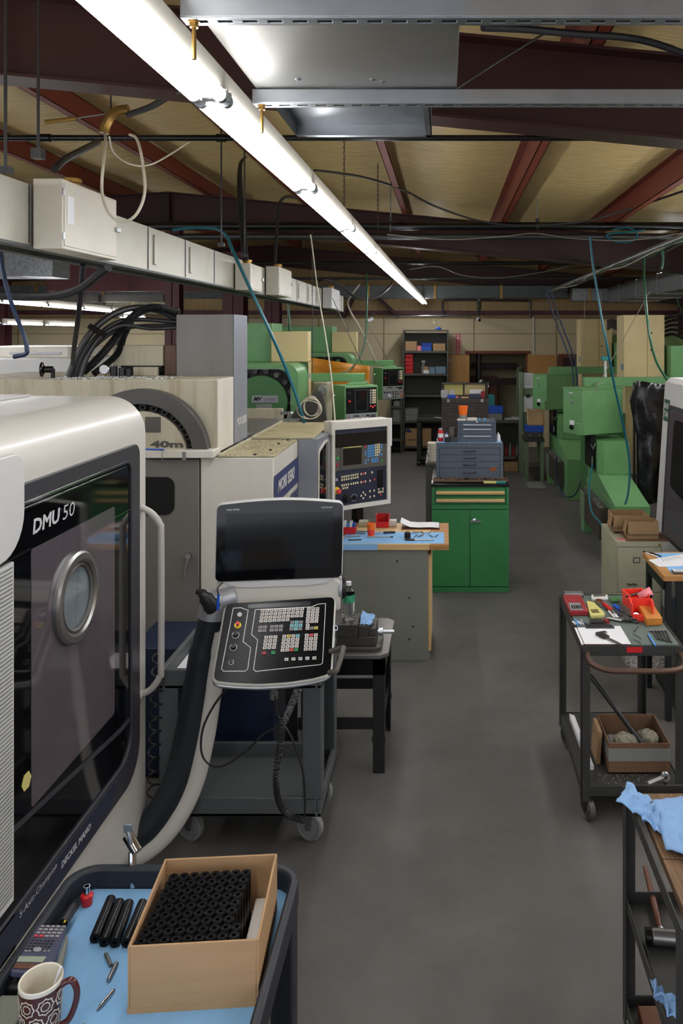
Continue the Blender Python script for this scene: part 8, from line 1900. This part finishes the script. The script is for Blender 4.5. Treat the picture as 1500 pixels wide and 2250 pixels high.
hose('roof_cable', [(1060, 60, 3.0), (1150, 64, 3.1), (1260, 74, 3.2), (1370, 82, 3.3), (1440, 96, 3.3), (1520, 125, 3.3)], .016, 'black_rubber', 'thick black cable strapped above the second strut at right', 'cable')
hose('roof_cable', [(1000, 196, 3.2), (1100, 132, 3.3), (1215, 62, 3.4)], .005, 'steel_dark', 'thin tie rod slanting across the dark rafter', 'rod')
hose('roof_cable', [(850, 515, 8.3), (980, 526, 8.3), (1100, 520, 8.3), (1175, 513, 8.3), (1260, 524, 8.3), (1380, 528, 8.2), (1500, 512, 8.0)], .006, 'wire_grey', 'thin grey wire festooned below the thick black pipe', 'wire')
hose('roof_cable', [(900, 592, 11.5), (960, 586, 11.5), (1020, 606, 11.5), (1100, 610, 11.5), (1180, 600, 11.5), (1250, 585, 11.5)], .006, 'wire_grey', 'thin grey wire festooned near the third rafter', 'wire')
hose('hose_coil', [(1345, 505, 8.5), (1380, 500, 8.45), (1400, 515, 8.45), (1385, 530, 8.45), (1350, 530, 8.5), (1335, 515, 8.5), (1400, 508, 8.4), (1415, 505, 8.4)], .010, 'hose_teal', 'teal hose coiled up by the right-hand conduit', 'hose')
hose('air_hose', [(1454, 540, 6.8), (1456, 570, 6.8), (1452, 592, 6.8)], .012, 'hose_green', 'short dark green hose stub below the right-hand conduit', 'hose')
hose('hose_line', [(805, 600, 10.5), (806, 660, 10.4), (803, 740, 10.2), (790, 785, 9.9), (768, 812, 9.4), (752, 820, 8.45)], .011, 'hose_green', 'dark green hose curving down to the near green pendant arm', 'hose')
hose('hose_line', [(790, 625, 11.5), (765, 660, 11.6), (770, 685, 11.7), (790, 720, 11.9), (815, 770, 12.2), (825, 795, 12.35)], .013, 'wire_pale', 'white hose slanting down to the far green pendant arm', 'hose')
hose('hose_line', [(682, 515, 7.4), (688, 560, 7.4), (698, 640, 7.4), (715, 740, 7.2), (728, 830, 6.9), (736, 928, 6.1)], .006, 'wire_pale', 'thin pale cable hanging straight down to the swing-out pendant', 'cable')
hose('hose_line', [(632, 650, 8.6), (634, 690, 8.6), (636, 727, 8.55)], .012, 'hose_green', 'short green hose entering the beige cabinet top', 'hose')
for (px, py0, py1, y, lab) in ((756, 320, 480, 6.3, 'dark chain hanging left of the roof purlin'), (830, 360, 505, 7.6, 'dark chain hanging beside the grey hanger rod'), (686, 640, 850, 8.9, 'dark chain hanging before the orange guard sheet')):
    mb = MB(); b = at(px, py1, y); a = Vector((b.x, y, zb(b.x) + RD + .19)); n = int((a - b).length / .022)
    for k in range(n):
        c = a.lerp(b, (k + .5) / n); u_ = Vector((1, 0, 0)) if k % 2 else Vector((0, 1, 0))
        mb.tube([c + u_ * (.007 * math.cos(t)) + Vector((0, 0, .014 * math.sin(t))) for t in [i / 8 * 2 * math.pi for i in range(9)]], .0025, 4, cap=False)
    o = solo(mb, 'hanging_chain', 'steel_dark', lab, 'chain')
for k, (x0, y0, x1, y1, y, lab) in enumerate(((1000 + 427, 640, 1300, 870, 8.6, 'thin grey cord slanting past the near beige cabinet at right'), (1285, 640, 1281, 800, 10, 'thin cord hanging straight before the far beige cabinet'), (1320, 640, 1324, 800, 10, 'thin cord hanging beside the far beige cabinet edge'), (800, 690, 870, 830, 12.5, 'thin dark cord slanting to the far green pendant'), (730, 655, 795, 800, 9.2, 'thin dark line slanting before the orange sheet'), (762, 700, 776, 805, 12.5, 'thin cord hanging at the far beige cabinet'))):
    hose('hanging_rope', [(x0, y0, y), (x1, y1, y)], .004, 'wire_grey' if k < 3 else 'steel_dark', lab, 'cord', 1)
for k in range(4):
    hose('cable_loop', [(1335, 705 + 6 * k, 10.6), (1345, 704 + 5 * k, 10.2), (1362, 708 + 7 * k, 10.0)], .018, 'hose_black', 'thick black cable, %s from the top between the two beige cabinets' % ORD[k], 'cable', 6, group='cables between the beige cabinets')
for k in range(5):
    hose('cable_loop', [(1458, 702 + 9 * k, 9.9), (1478, 694 + 10 * k, 9.8), (1505, 690 + 14 * k, 9.6)], .018, 'hose_black', 'thick black cable, %s from the top right of the near beige cabinet' % ORD[k], 'cable', 6, group='cables right of the near beige cabinet')
T = thing('air_regulator', 'blue and white air regulator above the near pendant arm', 'regulator', at(1335, 800, 9.3)); p = at(1335, 812, 9.2)
z_ = fz(829, 9.3); link(MB().cyl((p.x, 9.34, z_ + .0005), (p.x, 9.34, p.z + .10), .016, seg=12), 'filter_bowl', 'white_grey', T); link(MB().box((p.x - .05, 9.31, p.z + .1005), (p.x + .05, 9.37, p.z + .15)), 'regulator_body', 'teal', T, .005)
# left background: panels and door pieces on the back wall
T = thing('electrical_panel', 'grey electrical panel on the far left of the back wall', 'electrical panel', (-5.9, 15.6, 2.6)); link(MB().box((fx(145, 15.5), 15.5, fz(672, 15.5)), (fx(226, 15.5), WY + .1, fz(645, 15.5))), 'panel_box', 'bin_grey', T, .005); link(MB().box((fx(148, 15.5), 15.492, fz(670, 15.5)), (fx(223, 15.5), 15.4995, fz(647, 15.5))), 'panel_door', 'bin_grey', T, .002)
T = thing('wall_box', 'row of beige wall boxes above the ledge left of the columns', 'wall panel', (-5.0, 15.5, 2.6)); link(MB().box((fx(228, 15.5), 15.55, fz(690, 15.5)), (fx(360, 15.5), WY + .1, fz(652, 15.5))), 'backing', 'file_beige', T, .004)
for px in (285, 332): link(MB().box((fx(px, 15.5), 15.535, fz(672, 15.5)), (fx(px + 10, 15.5), 15.5495, fz(656, 15.5))), 'cover', 'machine_beige', T, .002)
